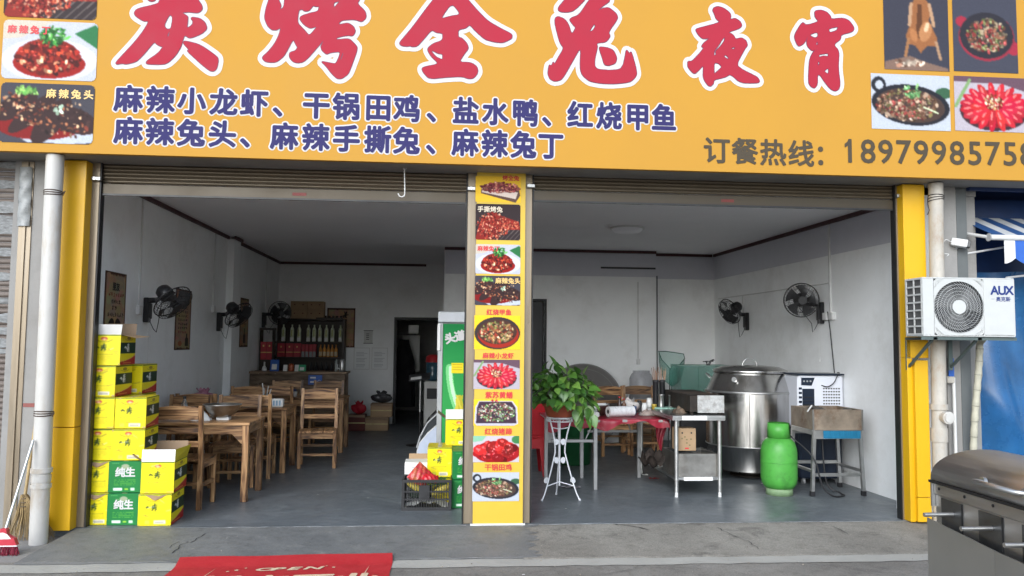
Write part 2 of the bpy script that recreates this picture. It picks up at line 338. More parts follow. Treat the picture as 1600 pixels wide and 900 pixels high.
# ------------------------------------------------------------------ the setting: road, ramp, floor
ZR = -0.06
def stain_mat(name, dark, light, stain, rough=.9, speck=.22, bump=.35, big=1.1, stain_sc=3.2, stain_at=.55, streak=None):
    """worn cement: broad tone, blotched stains, scuffs and fine grit"""
    m = bpy.data.materials.new(name); m.use_nodes = True; N = m.node_tree.nodes; L = m.node_tree.links; b = N['Principled BSDF']
    tc = N.new('ShaderNodeTexCoord')
    def noise(sc, det=8, rg=0.6, st=None, dist=0.0):
        n = N.new('ShaderNodeTexNoise'); n.inputs['Scale'].default_value = sc; n.inputs['Detail'].default_value = det; n.inputs['Roughness'].default_value = rg; n.inputs['Distortion'].default_value = dist
        if st: mp = N.new('ShaderNodeMapping'); mp.inputs['Scale'].default_value = st; L.new(tc.outputs['Object'], mp.inputs[0]); L.new(mp.outputs[0], n.inputs['Vector'])
        else: L.new(tc.outputs['Object'], n.inputs['Vector'])
        return n
    def ramp_(n, p0, c0, p1, c1):
        r = N.new('ShaderNodeValToRGB'); e = r.color_ramp.elements; e[0].position = p0; e[0].color = (*c0, 1); e[1].position = p1; e[1].color = (*c1, 1); L.new(n.outputs[0], r.inputs[0]); return r
    def mix(kind, fac, a, c):
        x = N.new('ShaderNodeMixRGB'); x.blend_type = kind
        if isinstance(fac, float): x.inputs[0].default_value = fac
        else: L.new(fac.outputs[0], x.inputs[0])
        L.new(a.outputs[0], x.inputs[1])
        if isinstance(c, tuple): x.inputs[2].default_value = (*c, 1)
        else: L.new(c.outputs[0], x.inputs[2])
        return x
    n1, n2, n3, n4 = noise(big, 6, .6, None, .6), noise(85, 3), noise(stain_sc, 10, .72, None, 1.2), noise(11, 10, .78)
    col = ramp_(n1, .32, dark, .70, light)
    col = mix('MIX', ramp_(n3, stain_at, (0, 0, 0), stain_at+.13, (.75, .75, .75)), col, stain)
    col = mix('MULTIPLY', .85, col, ramp_(n4, .34, (.66, .65, .64), .5, (1, 1, 1)))
    if streak: col = mix('MIX', ramp_(noise(1.0, 8, .7, streak, .8), .58, (0, 0, 0), .70, (.55, .55, .55)), col, tuple(min(1, c*1.7) for c in light))
    col = mix('MULTIPLY', 1.0, col, ramp_(n2, .35, (1-speck,)*3, .64, (1+speck*.5,)*3))
    L.new(col.outputs[0], b.inputs['Base Color'])
    mr = N.new('ShaderNodeMapRange'); mr.inputs[1].default_value = .35; mr.inputs[2].default_value = .65; mr.inputs[3].default_value = rough*.78; mr.inputs[4].default_value = min(1, rough*1.25); L.new(n3.outputs[0], mr.inputs[0]); L.new(mr.outputs[0], b.inputs['Roughness'])
    b.inputs['Specular IOR Level'].default_value = .4
    bp = N.new('ShaderNodeBump'); bp.inputs['Strength'].default_value = bump; bp.inputs['Distance'].default_value = .008; L.new(n2.outputs[0], bp.inputs['Height']); L.new(bp.outputs[0], b.inputs['Normal'])
    return m
ROAD = stain_mat('worn_road_concrete', (.18, .168, .15), (.285, .27, .245), (.125, .115, .105))
FLOORM = stain_mat('grey_floor_paint', (.105, .12, .132), (.16, .178, .195), (.215, .23, .238), rough=.40, speck=.14, bump=.1, big=.9, stain_sc=2.6, stain_at=.54, streak=(1.2, 6, 1))
RAMPM = stain_mat('grey_ramp_paint', (.15, .154, .155), (.208, .208, .202), (.29, .28, .255), rough=.62, speck=.14, bump=.18, big=1.3, stain_sc=2.6, stain_at=.57)
APRON = stain_mat('stained_apron_concrete', (.205, .19, .165), (.315, .295, .258), (.13, .12, .105), speck=.24, stain_sc=2.4, stain_at=.54)
S('road', MB().grid(lambda u, v: (-60+120*u, -60+59.2*v+0.0, ZR), 6, 6, False), ROAD)
S('side_ground', MB().add([(-60, -.8, ZR), (60, -.8, ZR), (60, 30, ZR), (-60, 30, ZR)], [(0, 1, 2, 3)]), CONC)
XL, XR, YB, ZC = -3.12, 4.46, 8.4, 3.05         # room: left wall, right wall, back wall, ceiling
S('floor', MB().grid(lambda u, v: (-3.4+8.2*u, 0.0+13.2*v, 0.0), 8, 12, False).box(-3.4, 4.8, -.012, 0.0, -.058, -.0005), FLOORM)
# ramp with ragged lower lip, grey paint on the left, bare concrete on the right
def ramp(name, x0b, x1b, x0f, x1f, m, seed, yf=-.86, ragged=False):
    r = random.Random(seed); n = 40; mb = MB(); vs = []
    rows = [k/18 for k in range(18)]+[.97, 1.0]
    for j, t in enumerate(rows):
        for i in range(n+1):
            u = i/n; x = (x0b+(x1b-x0b)*u)*(1-t)+(x0f+(x1f-x0f)*u)*t+(r.uniform(-.09, .05) if (ragged and i == n) else 0)
            y = -.014+(yf+.014)*t+(r.uniform(-.012, .012) if t > .9 else 0)
            vs.append((x, y, -.006*(1-t)+(ZR+.009)*t+(-.004 if t == 1.0 else 0)+r.uniform(-.0006, .0006)+(.0035 if ragged else 0)))
    mb.add(vs, [(j*(n+1)+i, j*(n+1)+i+1, (j+1)*(n+1)+i+1, (j+1)*(n+1)+i) for j in range(len(rows)-1) for i in range(n)])
    return S(name, mb, m)
ramp('entrance_ramp', -2.98, .80, -3.02, .74, RAMPM, 1, -.90, True)
ramp('concrete_apron', .702, 4.62, .622, 4.6, APRON, 2, -.92)
r_ = random.Random(4)
STRIP = mat('pale_cement_strip', (0.40, 0.39, 0.355), 0.9, 0, 0.1, 5, bump=0.2, dirt=(0.25, 0.24, 0.22), damt=0.7, dscale=2.5)
mb = MB(); n = 60; vs = []
for i in range(n+1):
    x = -3.6+8.6*i/n; vs += [(x, -1.10+r_.uniform(-.012, .012), ZR+.005), (x, -.885+r_.uniform(-.012, .012), ZR+.005)]
mb.add(vs, [(2*i, 2*i+2, 2*i+3, 2*i+1) for i in range(n)]); S('cement_kerb_strip', mb, STRIP)
# cracks in the ramp paint
CRK = mat('dark_crack', (0.045, 0.045, 0.045), 0.9)
ck = T('pavement_crack', 'thin dark crack running across the grey painted ramp', 'crack')
def crack(pts, w, par, seed):
    r = random.Random(seed); P_ = [W(*p, z=-.03) for p in pts]; mb = MB(); vs = []
    for a, b in zip(P_[:-1], P_[1:]):
        for k in range(5):
            q = a.lerp(b, k/5); q += Vector((r.uniform(-.012, .012), r.uniform(-.012, .012), 0)); t = max(0, min(1, (-.014-q.y)/.886))
            z = -.006*(1-t)+(ZR+.009)*t+.006; ww = w*r.uniform(.4, 1); vs += [(q.x-ww, q.y, z), (q.x+ww, q.y, z)]
    mb.add(vs, [(2*i, 2*i+1, 2*i+3, 2*i+2) for i in range(len(vs)//2-1)]); mb.build('crack_line', CRK, par)
crack([(322, 838), (300, 848), (283, 852), (268, 866)], .006, ck, 1); crack([(300, 848), (276, 849), (262, 858)], .004, ck, 2)
ck2 = T('pavement_crack', 'dark chips and cracks in the bare concrete apron', 'crack')
crack([(1120, 828), (1145, 838), (1168, 846), (1190, 858)], .004, ck2, 5); crack([(960, 824), (985, 826), (1020, 832)], .012, ck2, 6); crack([(872, 862), (930, 864), (1010, 866)], .004, ck2, 8); crack([(1300, 826), (1330, 838)], .005, ck2, 9)
# the pale worn line where the shop floor starts
LINEM = mat('pale_threshold_mortar', (0.42, 0.42, 0.41), 0.9, 0, 0.2, 20, dirt=(0.15, 0.15, 0.15), damt=1.0, dscale=9)
for nm, xa, xb, sd in (('threshold_line', -1.9, .22, 3), ('threshold_line', .75, 4.05, 5)):
    r = random.Random(sd); vs = []; n = 70
    for i in range(n+1):
        x = xa+(xb-xa)*i/n; w = .004+.012*r.random()**2; yy = -.02+r.uniform(-.006, .006); vs += [(x, yy-w, -.003), (x, yy+w, -.0028)]
    S(nm, MB().add(vs, [(2*i, 2*i+2, 2*i+3, 2*i+1) for i in range(n)]), LINEM)

# ------------------------------------------------------------------ the shop building
bd = T('shop_building', 'white-walled double shop unit with open front and grey ceiling', 'building', (0, 0, 0))
YP, XP = 5.55, 0.0        # back wall of the right half; its left end
B(XL-.15, XL, .12, YB, -.05, ZC).build('left_wall', WALL, bd)
XRF = 4.62
def XRW(y): return XRF-(XRF-XR)*(y-.12)/(YP+.3-.12)      # the right wall is a little out of square
MB().prism([(XRF, .12), (XRF+.15, .12), (XR+.15, YP+.42), (XRW(YP+.42), YP+.42)], -.05, ZC, 'xy').build('right_wall', WALL, bd)
DX0, DX1, DZ = W(620, 520, y=YB).x, -.02, W(640, 500, y=YB).z
B(XL, DX0, YB, YB+.12, -.05, ZC).build('back_wall', WALL, bd)
B(DX0, XP+.14, YB, YB+.12, DZ, ZC).build('door_lintel_wall', WALL, bd)
B(XP, XP+.12, YP+.12, YB+.12, -.05, ZC).build('partition_wall', WALL, bd)
PX1 = W(1025, 480, y=YP).x; RX0, RX1 = W(823, 500, y=YP).x, W(851, 500, y=YP).x; RZ = W(840, 470, y=YP).z
B(XP, RX0, YP, YP+.12, -.05, ZC).build('rear_wall', WALL, bd); B(RX1, PX1, YP, YP+.42, -.05, ZC).build('rear_wall', WALL, bd)
B(RX0, RX1, YP, YP+.12, RZ, ZC).build('rear_wall', WALL, bd)
B(PX1, XR+.15, YP+.3, YP+.42, -.05, ZC).build('rear_wall', WALL, bd)
# dark rooms behind the two doorways
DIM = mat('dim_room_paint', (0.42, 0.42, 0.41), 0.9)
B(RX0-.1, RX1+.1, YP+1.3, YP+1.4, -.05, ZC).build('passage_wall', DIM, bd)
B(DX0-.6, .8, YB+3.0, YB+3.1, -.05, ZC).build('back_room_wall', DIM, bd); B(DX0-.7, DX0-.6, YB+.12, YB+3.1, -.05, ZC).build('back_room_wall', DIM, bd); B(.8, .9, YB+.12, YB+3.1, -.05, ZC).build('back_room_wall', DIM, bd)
B(XL-.15, XRF+.15, .12, YB+3.1, ZC, ZC+.2).build('ceiling', CEIL, bd)
B(-3.6, 5.0, .10, .30, 2.98, 4.2).build('front_beam', CONC, bd)
B(-3.6, XL-.15, .12, YB+3.1, -.05, 3.4).build('outer_wall', CONC, bd); B(XRF+.15, 5.0, .12, YB+3.1, -.05, 3.4).build('outer_wall', CONC, bd)
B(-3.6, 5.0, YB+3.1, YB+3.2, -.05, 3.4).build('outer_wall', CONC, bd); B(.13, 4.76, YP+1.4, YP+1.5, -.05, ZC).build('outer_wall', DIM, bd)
# pilasters
PIL = B(XL, XL+.10, 4.75, 5.1, -.02, ZC-.045).build('pilaster', WALL, bd)
B(XRF-.24, XRF-.001, .10, .50, -.02, ZC-.002).build('pilaster', WALL, bd)
# dark red cornice strips
CORN = mat('dark_red_cornice', (0.065, 0.02, 0.022), 0.5)
for a in ((XL, XL+.03, .14, 4.75), (XL, XL+.03, 5.1, YB), (XL+.10, XL+.13, 4.72, 5.13), (XL+.03, -.35, YB-.03, YB), (XP, PX1, YP-.03, YP), (PX1, XR-.04, YP+.27, YP+.3)):
    B(a[0], a[1], a[2], a[3], ZC-.045, ZC-.001).build('cornice', CORN, bd)
MB().prism([(XRW(.5)-.03, .5), (XRW(.5), .5), (XRW(YP+.27), YP+.27), (XRW(YP+.27)-.03, YP+.27)], ZC-.045, ZC-.001, 'xy').build('cornice', CORN, bd)
BAND = mat('lilac_grey_upper_paint', (0.60, 0.60, 0.65), 0.85, 0, 0.03)
MB().prism([(XRW(.5)-.004, .5), (XRW(.5), .5), (XRW(YP+.29), YP+.29), (XRW(YP+.29)-.004, YP+.29)], ZC-.42, ZC-.046, 'xy').build('upper_paint_band', BAND, bd); B(PX1, XR-.004, YP+.297, YP+.3, ZC-.42, ZC-.046).build('upper_paint_band', BAND, bd); B(XP+.01, PX1, YP-.003, YP, ZC-.42, ZC-.046).build('upper_paint_band', BAND, bd)
B(PX1-.9, PX1-.01, YP-.02, YP-.0035, W(980, 419, y=YP).z-.014, W(980, 419, y=YP).z+.014, M=None).build('ledge_strip', DARKG, bd)
FRM = mat('dark_door_frame', (0.05, 0.05, 0.052), 0.6)
fb = MB(); fb.box(DX0-.05, DX0, YB-.03, YB+.06, 0, DZ+.05); fb.box(DX0, XP, YB-.03, YB+.06, DZ, DZ+.05); fb.build('door_frame', FRM, bd)
fb = MB(); fb.box(RX1, RX1+.03, YP-.02, YP+.06, 0, RZ+.03); fb.box(RX0, RX1, YP-.02, YP+.06, RZ, RZ+.03); fb.build('door_frame', FRM, bd)
B(RX0+.02, RX1-.02, YP+.08, YP+.115, .01, RZ-.01).build('door', mat('dark_grey_door', (0.04, 0.04, 0.043), 0.5), bd)
# concrete columns outside
B(-3.62, -3.125, .02, .5, -.06, 3.4).build('column', CONC, bd); B(4.62, 4.75, .03, .5, -.06, 3.4).build('column', CONC, bd)
B(.28, .66, .02, .4, -.05, 2.99).build('column', CONC, bd)

# ------------------------------------------------------------------ shop sign
SY = -.35; SZ0 = 3.045; SX0, SX1, SZ1 = -4.9, 6.6, 5.35
sg = T('shop_sign', 'large yellow shop sign with big red characters, dish photos and phone number', 'shop sign', (0, 0, SZ0))
def Q(px, py, y=SY): p = W(px, py, y=y); return (p.x, p.z-SZ0)
B(SX0, SX1, SY, SY+.05, 0, SZ1-SZ0).build('face_panel', SIGNY, sg)
B(SX0, SX1, SY+.051, .10, .004, .05).build('underside_panel', mat('grey_sign_underside', (0.24, 0.235, 0.225), 0.7, dirt=(0.12, 0.11, 0.1)), sg)
B(SX0, SX1, SY+.051, .10, 1.9, 2.0).build('top_panel', CONC, sg)
RED = mat('sign_red', (0.36, 0.026, 0.046), 0.6, 0, 0.04, spec=0.12); EDGE = mat('sign_dark_edge', (0.14, 0.03, 0.07), 0.5); SWHITE = mat('sign_white', (0.58, 0.565, 0.565), 0.6, 0, 0.02, spec=0.12)
INK = mat('sign_violet', (0.036, 0.032, 0.115), 0.6, 0, 0.05, spec=0.12); HOT = mat('sign_brown_grey', (0.075, 0.06, 0.042), 0.6, 0, 0.05, spec=0.12)
def chaikin(p, it=2):
    for _ in range(it):
        q = []
        for i in range(len(p)):
            a, b = p[i], p[(i+1) % len(p)]; q += [(a[0]*.8+b[0]*.2, a[1]*.8+b[1]*.2), (a[0]*.2+b[0]*.8, a[1]*.2+b[1]*.8)]
        p = q
    return p
def brush_geo(loops):
    c = bpy.data.curves.new('brush', 'CURVE'); c.dimensions = '2D'; c.fill_mode = 'BOTH'
    for lp in loops:
        s = c.splines.new('POLY'); s.points.add(len(lp)-1); s.use_cyclic_u = True
        for q, p in zip(s.points, lp): q.co = (p[0], p[1], 0, 1)
    o = bpy.data.objects.new('brush', c); COL.objects.link(o); bpy.context.view_layer.update()
    me = bpy.data.meshes.new_from_object(o.evaluated_get(bpy.context.evaluated_depsgraph_get()))
    z0 = min(v.co.z for v in me.vertices); up = [i for i, v in enumerate(me.vertices)]
    g = ([(v.co.x, v.co.y) for v in me.vertices], [tuple(p.vertices) for p in me.polygons])
    bpy.data.objects.remove(o); bpy.data.curves.remove(c); bpy.data.meshes.remove(me)
    return g
BIG = [
 (170, 7.2, [[(575,0),(560,45),(320,100),(285,150),(310,190),(390,240),(455,240),(400,340),(300,470),(160,620),(80,705),(90,728),(160,715),(190,725),(265,710),(320,690),(400,610),(515,470),(545,505),(590,525),(615,528),(560,600),(425,690),(425,725),(620,728),(680,700),(760,620),(815,530),(845,420),(860,400),(905,432),(960,420),(1050,380),(1110,325),(1085,255),(1030,210),(945,195),(925,210),(950,240),(945,280),(880,325),(892,220),(890,185),(820,145),(900,138),(1010,150),(1055,110),(1050,60),(1010,10),(1000,-40),(860,-60),(820,-40),(760,-50),(700,-60),(600,-40)],
   [(692,165),(720,195),(715,260),(700,330),(650,330),(625,290),(655,220)], [(690,345),(680,400),(668,420),(660,400)],
   [(845,465),(900,470),(1030,505),(1225,640),(1235,690),(1215,780),(1180,805),(1140,800),(1060,740),(875,570),(912,570),(840,490)],
   [(430,-20),(450,10),(490,22),(530,5),(550,-90),(650,-110),(650,-390),(690,-420),(740,-390),(740,-120),(880,-130),(880,-270),(930,-310),(985,-270),(965,-90),(900,-80),(540,-30),(480,-260),(440,-270)]]),
 (400, 6.668, [[(135,0),(105,90),(88,190),(120,270),(165,315),(215,315),(262,290),(240,370),(195,460),(130,540),(62,600),(90,640),(140,652),(215,650),(290,590),(330,520),(390,408),(415,465),(437,495),(415,530),(350,550),(350,600),(385,645),(430,658),(490,650),(540,610),(620,520),(708,418),(690,460),(675,490),(690,530),(735,570),(775,550),(880,538),(865,600),(832,668),(780,660),(675,638),(730,690),(790,770),(845,822),(895,822),(960,775),(985,720),(1062,505),(1030,460),(970,402),(840,418),(838,395),(950,370),(1010,378),(1038,330),(1020,280),(960,240),(870,260),(865,240),(900,212),(1030,205),(1105,232),(1150,185),(1140,120),(1055,40),(1080,0),(1090,-30),(1010,-60),(960,-200),(900,-240),(860,-100),(760,-150),(700,-120),(620,-140),(560,-40),(420,-60),(380,-250),(310,-270),(300,-60),(300,0),(290,80),(250,105),(265,60),(240,10),(215,-60),(160,-60)],
   [(445,110),(480,98),(510,122),(560,112),(595,60),(625,72),(660,70),(650,120),(560,140),(470,170),(455,200),(500,260),(565,300),(640,275),(590,340),(552,372),(500,310),(430,240)], [(810,28),(875,15),(845,50),(810,88)], [(905,550),(913,552),(890,622),(878,625)]]),
 (610, 6.4286, [[(430,0),(330,130),(220,280),(100,420),(92,445),(120,465),(180,468),(200,462),(215,472),(270,468),(330,400),(415,300),(460,330),(528,335),(525,408),(430,440),(380,480),(375,510),(410,570),(490,645),(345,672),(315,690),(330,730),(390,795),(560,778),(720,770),(790,795),(840,785),(880,730),(870,670),(810,630),(690,625),(740,545),(785,490),(770,440),(720,385),(680,375),(680,300),(760,285),(795,248),(860,320),(950,400),(1050,425),(1130,432),(1220,390),(1222,345),(1130,300),(980,215),(880,115),(780,0),(700,-90),(640,-130),(560,-130),(500,-80)],
   [(615,30),(710,148),(600,165),(500,195)], [(420,508),(480,540),(527,545),(525,605),(460,575),(412,522)]]),
 (840, 6.2056, [[(262,0),(200,75),(200,105),(235,120),(300,120),(360,100),(460,0),(480,-60),(420,-120),(330,-70)],
   [(500,0),(400,150),(330,172),(308,195),(340,240),(372,270),(330,338),(300,240),(260,185),(195,160),(168,180),(168,240),(215,420),(255,468),(200,560),(165,625),(150,600),(135,640),(110,628),(98,720),(120,770),(165,792),(235,775),(330,610),(420,450),(410,660),(430,730),(500,790),(620,812),(730,815),(850,805),(910,790),(962,730),(950,650),(925,560),(905,500),(890,525),(860,478),(845,560),(830,630),(800,675),(700,685),(580,675),(550,640),(555,560),(580,460),(570,418),(660,412),(705,355),(685,312),(780,180),(760,130),(690,75),(640,80),(580,105),(640,55),(700,15),(690,-30),(600,-60),(540,-40)],
   [(548,235),(562,255),(535,300),(500,312),(525,265)], [(600,455),(680,465),(735,490),(768,560),(755,615),(690,640),(645,630),(625,560),(598,480)]]),
 (1060, 6.0, [[(330,75),(365,62),(420,75),(480,120),(490,150),(485,185),(530,172),(575,200),(595,240),(570,270),(460,305),(510,325),(535,370),(590,355),(630,380),(648,425),(620,460),(540,610),(600,655),(680,695),(740,725),(762,765),(740,780),(580,780),(485,695),(440,725),(330,750),(328,785),(300,812),(270,800),(228,730),(235,610),(190,660),(145,700),(85,630),(85,575),(125,578),(190,510),(240,450),(212,440),(240,400),(295,360),(225,368),(185,330),(158,280),(180,268),(395,212),(350,180),(335,130),(318,100)],
   [(435,345),(430,385),(390,440),(345,480),(352,515),(330,525),(335,475),(375,430),(405,375)], [(485,455),(530,440),(520,468)], [(440,515),(472,545),(460,558),(422,532)], [(332,588),(375,595),(408,630),(370,665),(332,700)]]),
 (1225, 6.0, [[(290,105),(340,95),(400,115),(435,155),(440,182),(550,170),(610,195),(658,265),(640,300),(530,328),(530,370),(460,420),(515,480),(505,640),(525,790),(510,840),(475,858),(430,835),(370,760),(340,710),(310,700),(312,790),(285,830),(250,815),(225,775),(235,560),(270,490),(320,450),(300,470),(260,480),(215,435),(208,380),(228,335),(185,410),(140,438),(120,420),(88,340),(170,205),(205,240),(325,205),(290,165),(285,125)],
   [(230,330),(310,300),(318,345),(285,360)], [(415,270),(510,250),(490,290),(425,310)], [(325,515),(350,510),(412,500),(412,535),(370,525),(325,540)], [(315,575),(335,590),(315,625)], [(415,635),(415,700),(370,670)], [(293,420),(310,385),(316,425)]])]
for ox, sc, loops in BIG:
    g = brush_geo([[(ox+a/sc, -b/sc) for a, b in chaikin(l)] for l in loops])
    fn = lambda u, v: Q(u, -v)
    st = MB(); stamp(st, g, fn, 0, y0=SY-.006)
    o = st.build('brush_character', RED, sg, fix=False)
    e = MB(); stamp(e, g, fn, .0055, 10, y0=SY-.0045, dy=-3e-5, mid=False); e.build('character_edge', EDGE, o, fix=False)
    e = MB(); stamp(e, g, fn, .041, 20, y0=SY-.0015, dy=-3e-5); e.build('character_outline', SWHITE, o, fix=False)
def sign_chars(s, xs, y_l, y_r, h_px, m, bold, outline, xr=(0, 1600)):
    for ch, x in zip(s, xs):
        t = (x-xr[0])/(xr[1]-xr[0]); yt = y_l+(y_r-y_l)*t
        x0, zt = Q(x, yt); x1, zb = Q(x+h_px*(1-.00010*(x-xs[0])), yt+h_px); em = (zt-zb)/.93; wm = (x1-x0)/.95
        if ord(ch) < 255: fn = lambda u, v: (x0+u*em*1.32, zb+v*em*1.32)
        else: fn = lambda u, v: (x0-.02*wm+u*wm, zb+(v+.08)*em)
        g = glyph(ch); mb = MB(); stamp(mb, g, fn, bold, 8, y0=SY-.004, mid=False); o = mb.build('character', m, sg, fix=False)
        if outline: mb = MB(); stamp(mb, g, fn, outline, 12, y0=SY-.0012, dy=-3e-5); mb.build('character_outline', SWHITE, o, fix=False)
X1 = [180,230,279,329,377,427,474,521,571,616,667,708,754,801,847,887,932,977,1018]
sign_chars('麻辣小龙虾、干锅田鸡、盐水鸭、红烧甲鱼', X1, 133, 163, 41.5, INK, .0085, .0205, (180, 1018))
X2 = [180,229,278,327,376,424,473,521,570,615,666,707,753,798,841]
sign_chars('麻辣兔头、麻辣手撕兔、麻辣兔丁', X2, 183, 206.5, 41.5, INK, .0085, .0205, (180, 841))
sign_chars('订餐热线：', [1099,1143,1187,1231,1272], 214, 219, 41, HOT, .006, 0, (1099, 1231))
sign_chars('18979985758', [1320,1343,1370.5,1398,1426,1454,1482,1510,1537,1565,1592], 217, 222, 37.5, HOT, .0045, 0, (1320, 1592))

# ------------------------------------------------------------------ dish photographs (flat print)
def dish_dice(seed=1, w=110, h=70):
    r = random.Random(seed); c = Cv(w, h, (178, 180, 190)); c.poly([(0, 0), (w*.55, 0), (w*.2, h*.3), (0, h*.34)], (190, 180, 165)); c.poly([(w*.75, h*.2), (w*.97, h*.04), (w, h*.1), (w, h*.45), (w*.9, h*.35)], (40, 105, 62))
    c.ell(w*.5, h*.66, w*.5, h*.36, (196, 200, 208)); c.ell(w*.5, h*.72, w*.38, h*.25, (140, 22, 18)); c.ell(w*.49, h*.6, w*.33, h*.3, (120, 25, 20))
    c.heap(r, 260, w*.49, h*.62, w*.34, h*.27, [(130, 28, 22), (160, 42, 28), (95, 22, 18), (178, 66, 40), (70, 18, 16)], 2, 5); c.heap(r, 14, w*.5, h*.74, w*.3, h*.13, [(225, 150, 110), (235, 190, 150)], 2, 4)
    c.heap(r, 70, w*.53, h*.26, w*.15, h*.15, [(50, 120, 50), (85, 155, 70), (30, 90, 40)], 2, 5, .35)
    return c.grain(seed, .1)
def dish_head(seed=2, w=110, h=70):
    r = random.Random(seed); c = Cv(w, h, (62, 60, 68)); c.poly([(0, h*.42), (w*.12, h*.4), (w, h*.68), (w, h*.97), (w*.75, h), (w*.3, h*.98), (0, h*.7)], (178, 184, 194)); c.ell(w*.42, h*.7, w*.46, h*.24, (120, 20, 20))
    for x, y, a, b, t in ((.16, .4, .11, .26, .5), (.35, .5, .09, .32, .7), (.55, .62, .12, .3, .9), (.78, .6, .13, .28, -.3)): c.ell(w*x, h*y, w*b, h*a*1.6, (52, 34, 34), -t); c.heap(r, 60, w*x, h*y, w*b*.6, h*a*2.2, [(60, 40, 38), (150, 90, 60), (110, 50, 38), (210, 170, 130), (45, 28, 28)], 1, 3)
    c.heap(r, 40, w*.28, h*.14, w*.14, h*.06, [(90, 150, 70), (130, 180, 90)], 1.5, 4, .4); c.heap(r, 8, w*.62, h*.42, w*.05, h*.06, [(190, 220, 190)], 2, 4)
    return c.grain(seed, .1)
def dish_ribs(seed=3, w=110, h=78):
    r = random.Random(seed); c = Cv(w, h, (48, 38, 40)); 
    for k in range(9): c.line([(w*.35+k*11, h), (w*.75+k*11, h*.45)], 1.6, (95, 85, 82))
    c.poly([(0, h), (w*.1, h*.5), (w*.36, h*.2), (w*.5, h*.3), (w*.95, h*.48), (w, h*.7), (w*.6, h*.72), (w*.3, h)], (128, 34, 28))
    c.heap(r, 420, w*.38, h*.62, w*.36, h*.38, [(150, 48, 36), (175, 80, 55), (120, 30, 26), (215, 150, 120), (95, 22, 22)], 1, 3); c.heap(r, 90, w*.8, h*.58, w*.2, h*.12, [(140, 40, 34), (200, 110, 80)], 1, 3)
    return c.grain(seed, .1)
def dish_bowl(seed=4, w=104, h=76):
    r = random.Random(seed); c = Cv(w, h, (238, 190, 40)); c.ell(w*.5, h*.52, w*.49, h*.47, (52, 46, 46)); c.ell(w*.52, h*.55, w*.44, h*.4, (150, 40, 28)); c.ell(w*.5, h*.48, w*.42, h*.36, (70, 45, 38))
    c.heap(r, 240, w*.5, h*.5, w*.36, h*.3, [(180, 140, 90), (130, 75, 50), (165, 60, 45), (105, 115, 60), (190, 160, 120), (85, 58, 40)], 2, 4.5)
    return c.grain(seed, .08)
def dish_cray(seed=5, w=104, h=66):
    r = random.Random(seed); c = Cv(w, h, (170, 162, 170)); c.poly([(0, 0), (w, 0), (w, h*.3), (w*.6, h*.12), (w*.3, h*.12), (0, h*.1)], (96, 72, 84)); c.line([(w*.02, h*.55), (w*.2, h*.08)], 4, (120, 150, 100))
    c.ell(w*.5, h*.62, w*.43, h*.36, (58, 42, 48)); c.ell(w*.5, h*.58, w*.41, h*.34, (130, 26, 36))
    for ring, n, R in ((0, 19, .33), (1, 13, .2)):
        for k in range(n):
            t = 2*math.pi*(k+.5*ring)/n; x, y = w*.5+w*R*math.cos(t), h*.55+h*R*.9*math.sin(t); c.ell(x, y, w*.1, h*.065, (r.randint(165, 200), r.randint(28, 50), r.randint(46, 62)), math.atan2(h*.9*math.sin(t), w*math.cos(t))); c.ell(x-1, y-1, w*.05, h*.02, (225, 120, 115), math.atan2(math.sin(t), math.cos(t)))
    c.heap(r, 70, w*.5, h*.46, w*.12, h*.13, [(215, 180, 120), (170, 70, 50), (235, 220, 180), (110, 50, 40)], 1.2, 2.6)
    return c.grain(seed, .08)
def dish_eel(seed=6, w=104, h=62):
    r = random.Random(seed); c = Cv(w, h, (238, 190, 40)); c.poly([(w*.12, h*.06), (w*.86, h*.06), (w*.97, h*.3), (w*.99, h*.92), (w*.9, h), (w*.08, h), (w*.02, h*.9), (w*.04, h*.3)], (182, 180, 192)); c.poly([(w*.13, h*.1), (w*.84, h*.1), (w*.93, h*.32), (w*.95, h*.9), (w*.06, h*.9), (w*.08, h*.32)], (60, 44, 58))
    c.heap(r, 420, w*.5, h*.5, w*.41, h*.36, [(196, 205, 190), (90, 130, 80), (140, 60, 54), (70, 52, 50), (180, 150, 140), (120, 160, 100), (95, 60, 60)], 1.2, 3); c.heap(r, 12, w*.47, h*.08, w*.08, h*.06, [(190, 60, 60)], 1, 3)
    return c.grain(seed, .1)
def dish_trotter(seed=7, w=104, h=60):
    r = random.Random(seed); c = Cv(w, h, (186, 178, 184)); c.poly([(0, 0), (w*.3, 0), (w*.2, h*.2), (0, h*.24)], (130, 180, 150)); c.ell(w*.95, h*.15, 12, 9, (60, 120, 70))
    c.ell(w*.52, h*.62, w*.5, h*.42, (150, 18, 24)); c.heap(r, 46, w*.52, h*.58, w*.42, h*.34, [(176, 26, 32), (200, 40, 40), (140, 14, 22), (160, 30, 26)], 7, 15, .7, .7); c.heap(r, 60, w*.52, h*.55, w*.42, h*.34, [(235, 150, 150), (220, 90, 90)], .8, 2.4, .4)
    return c.grain(seed, .06)
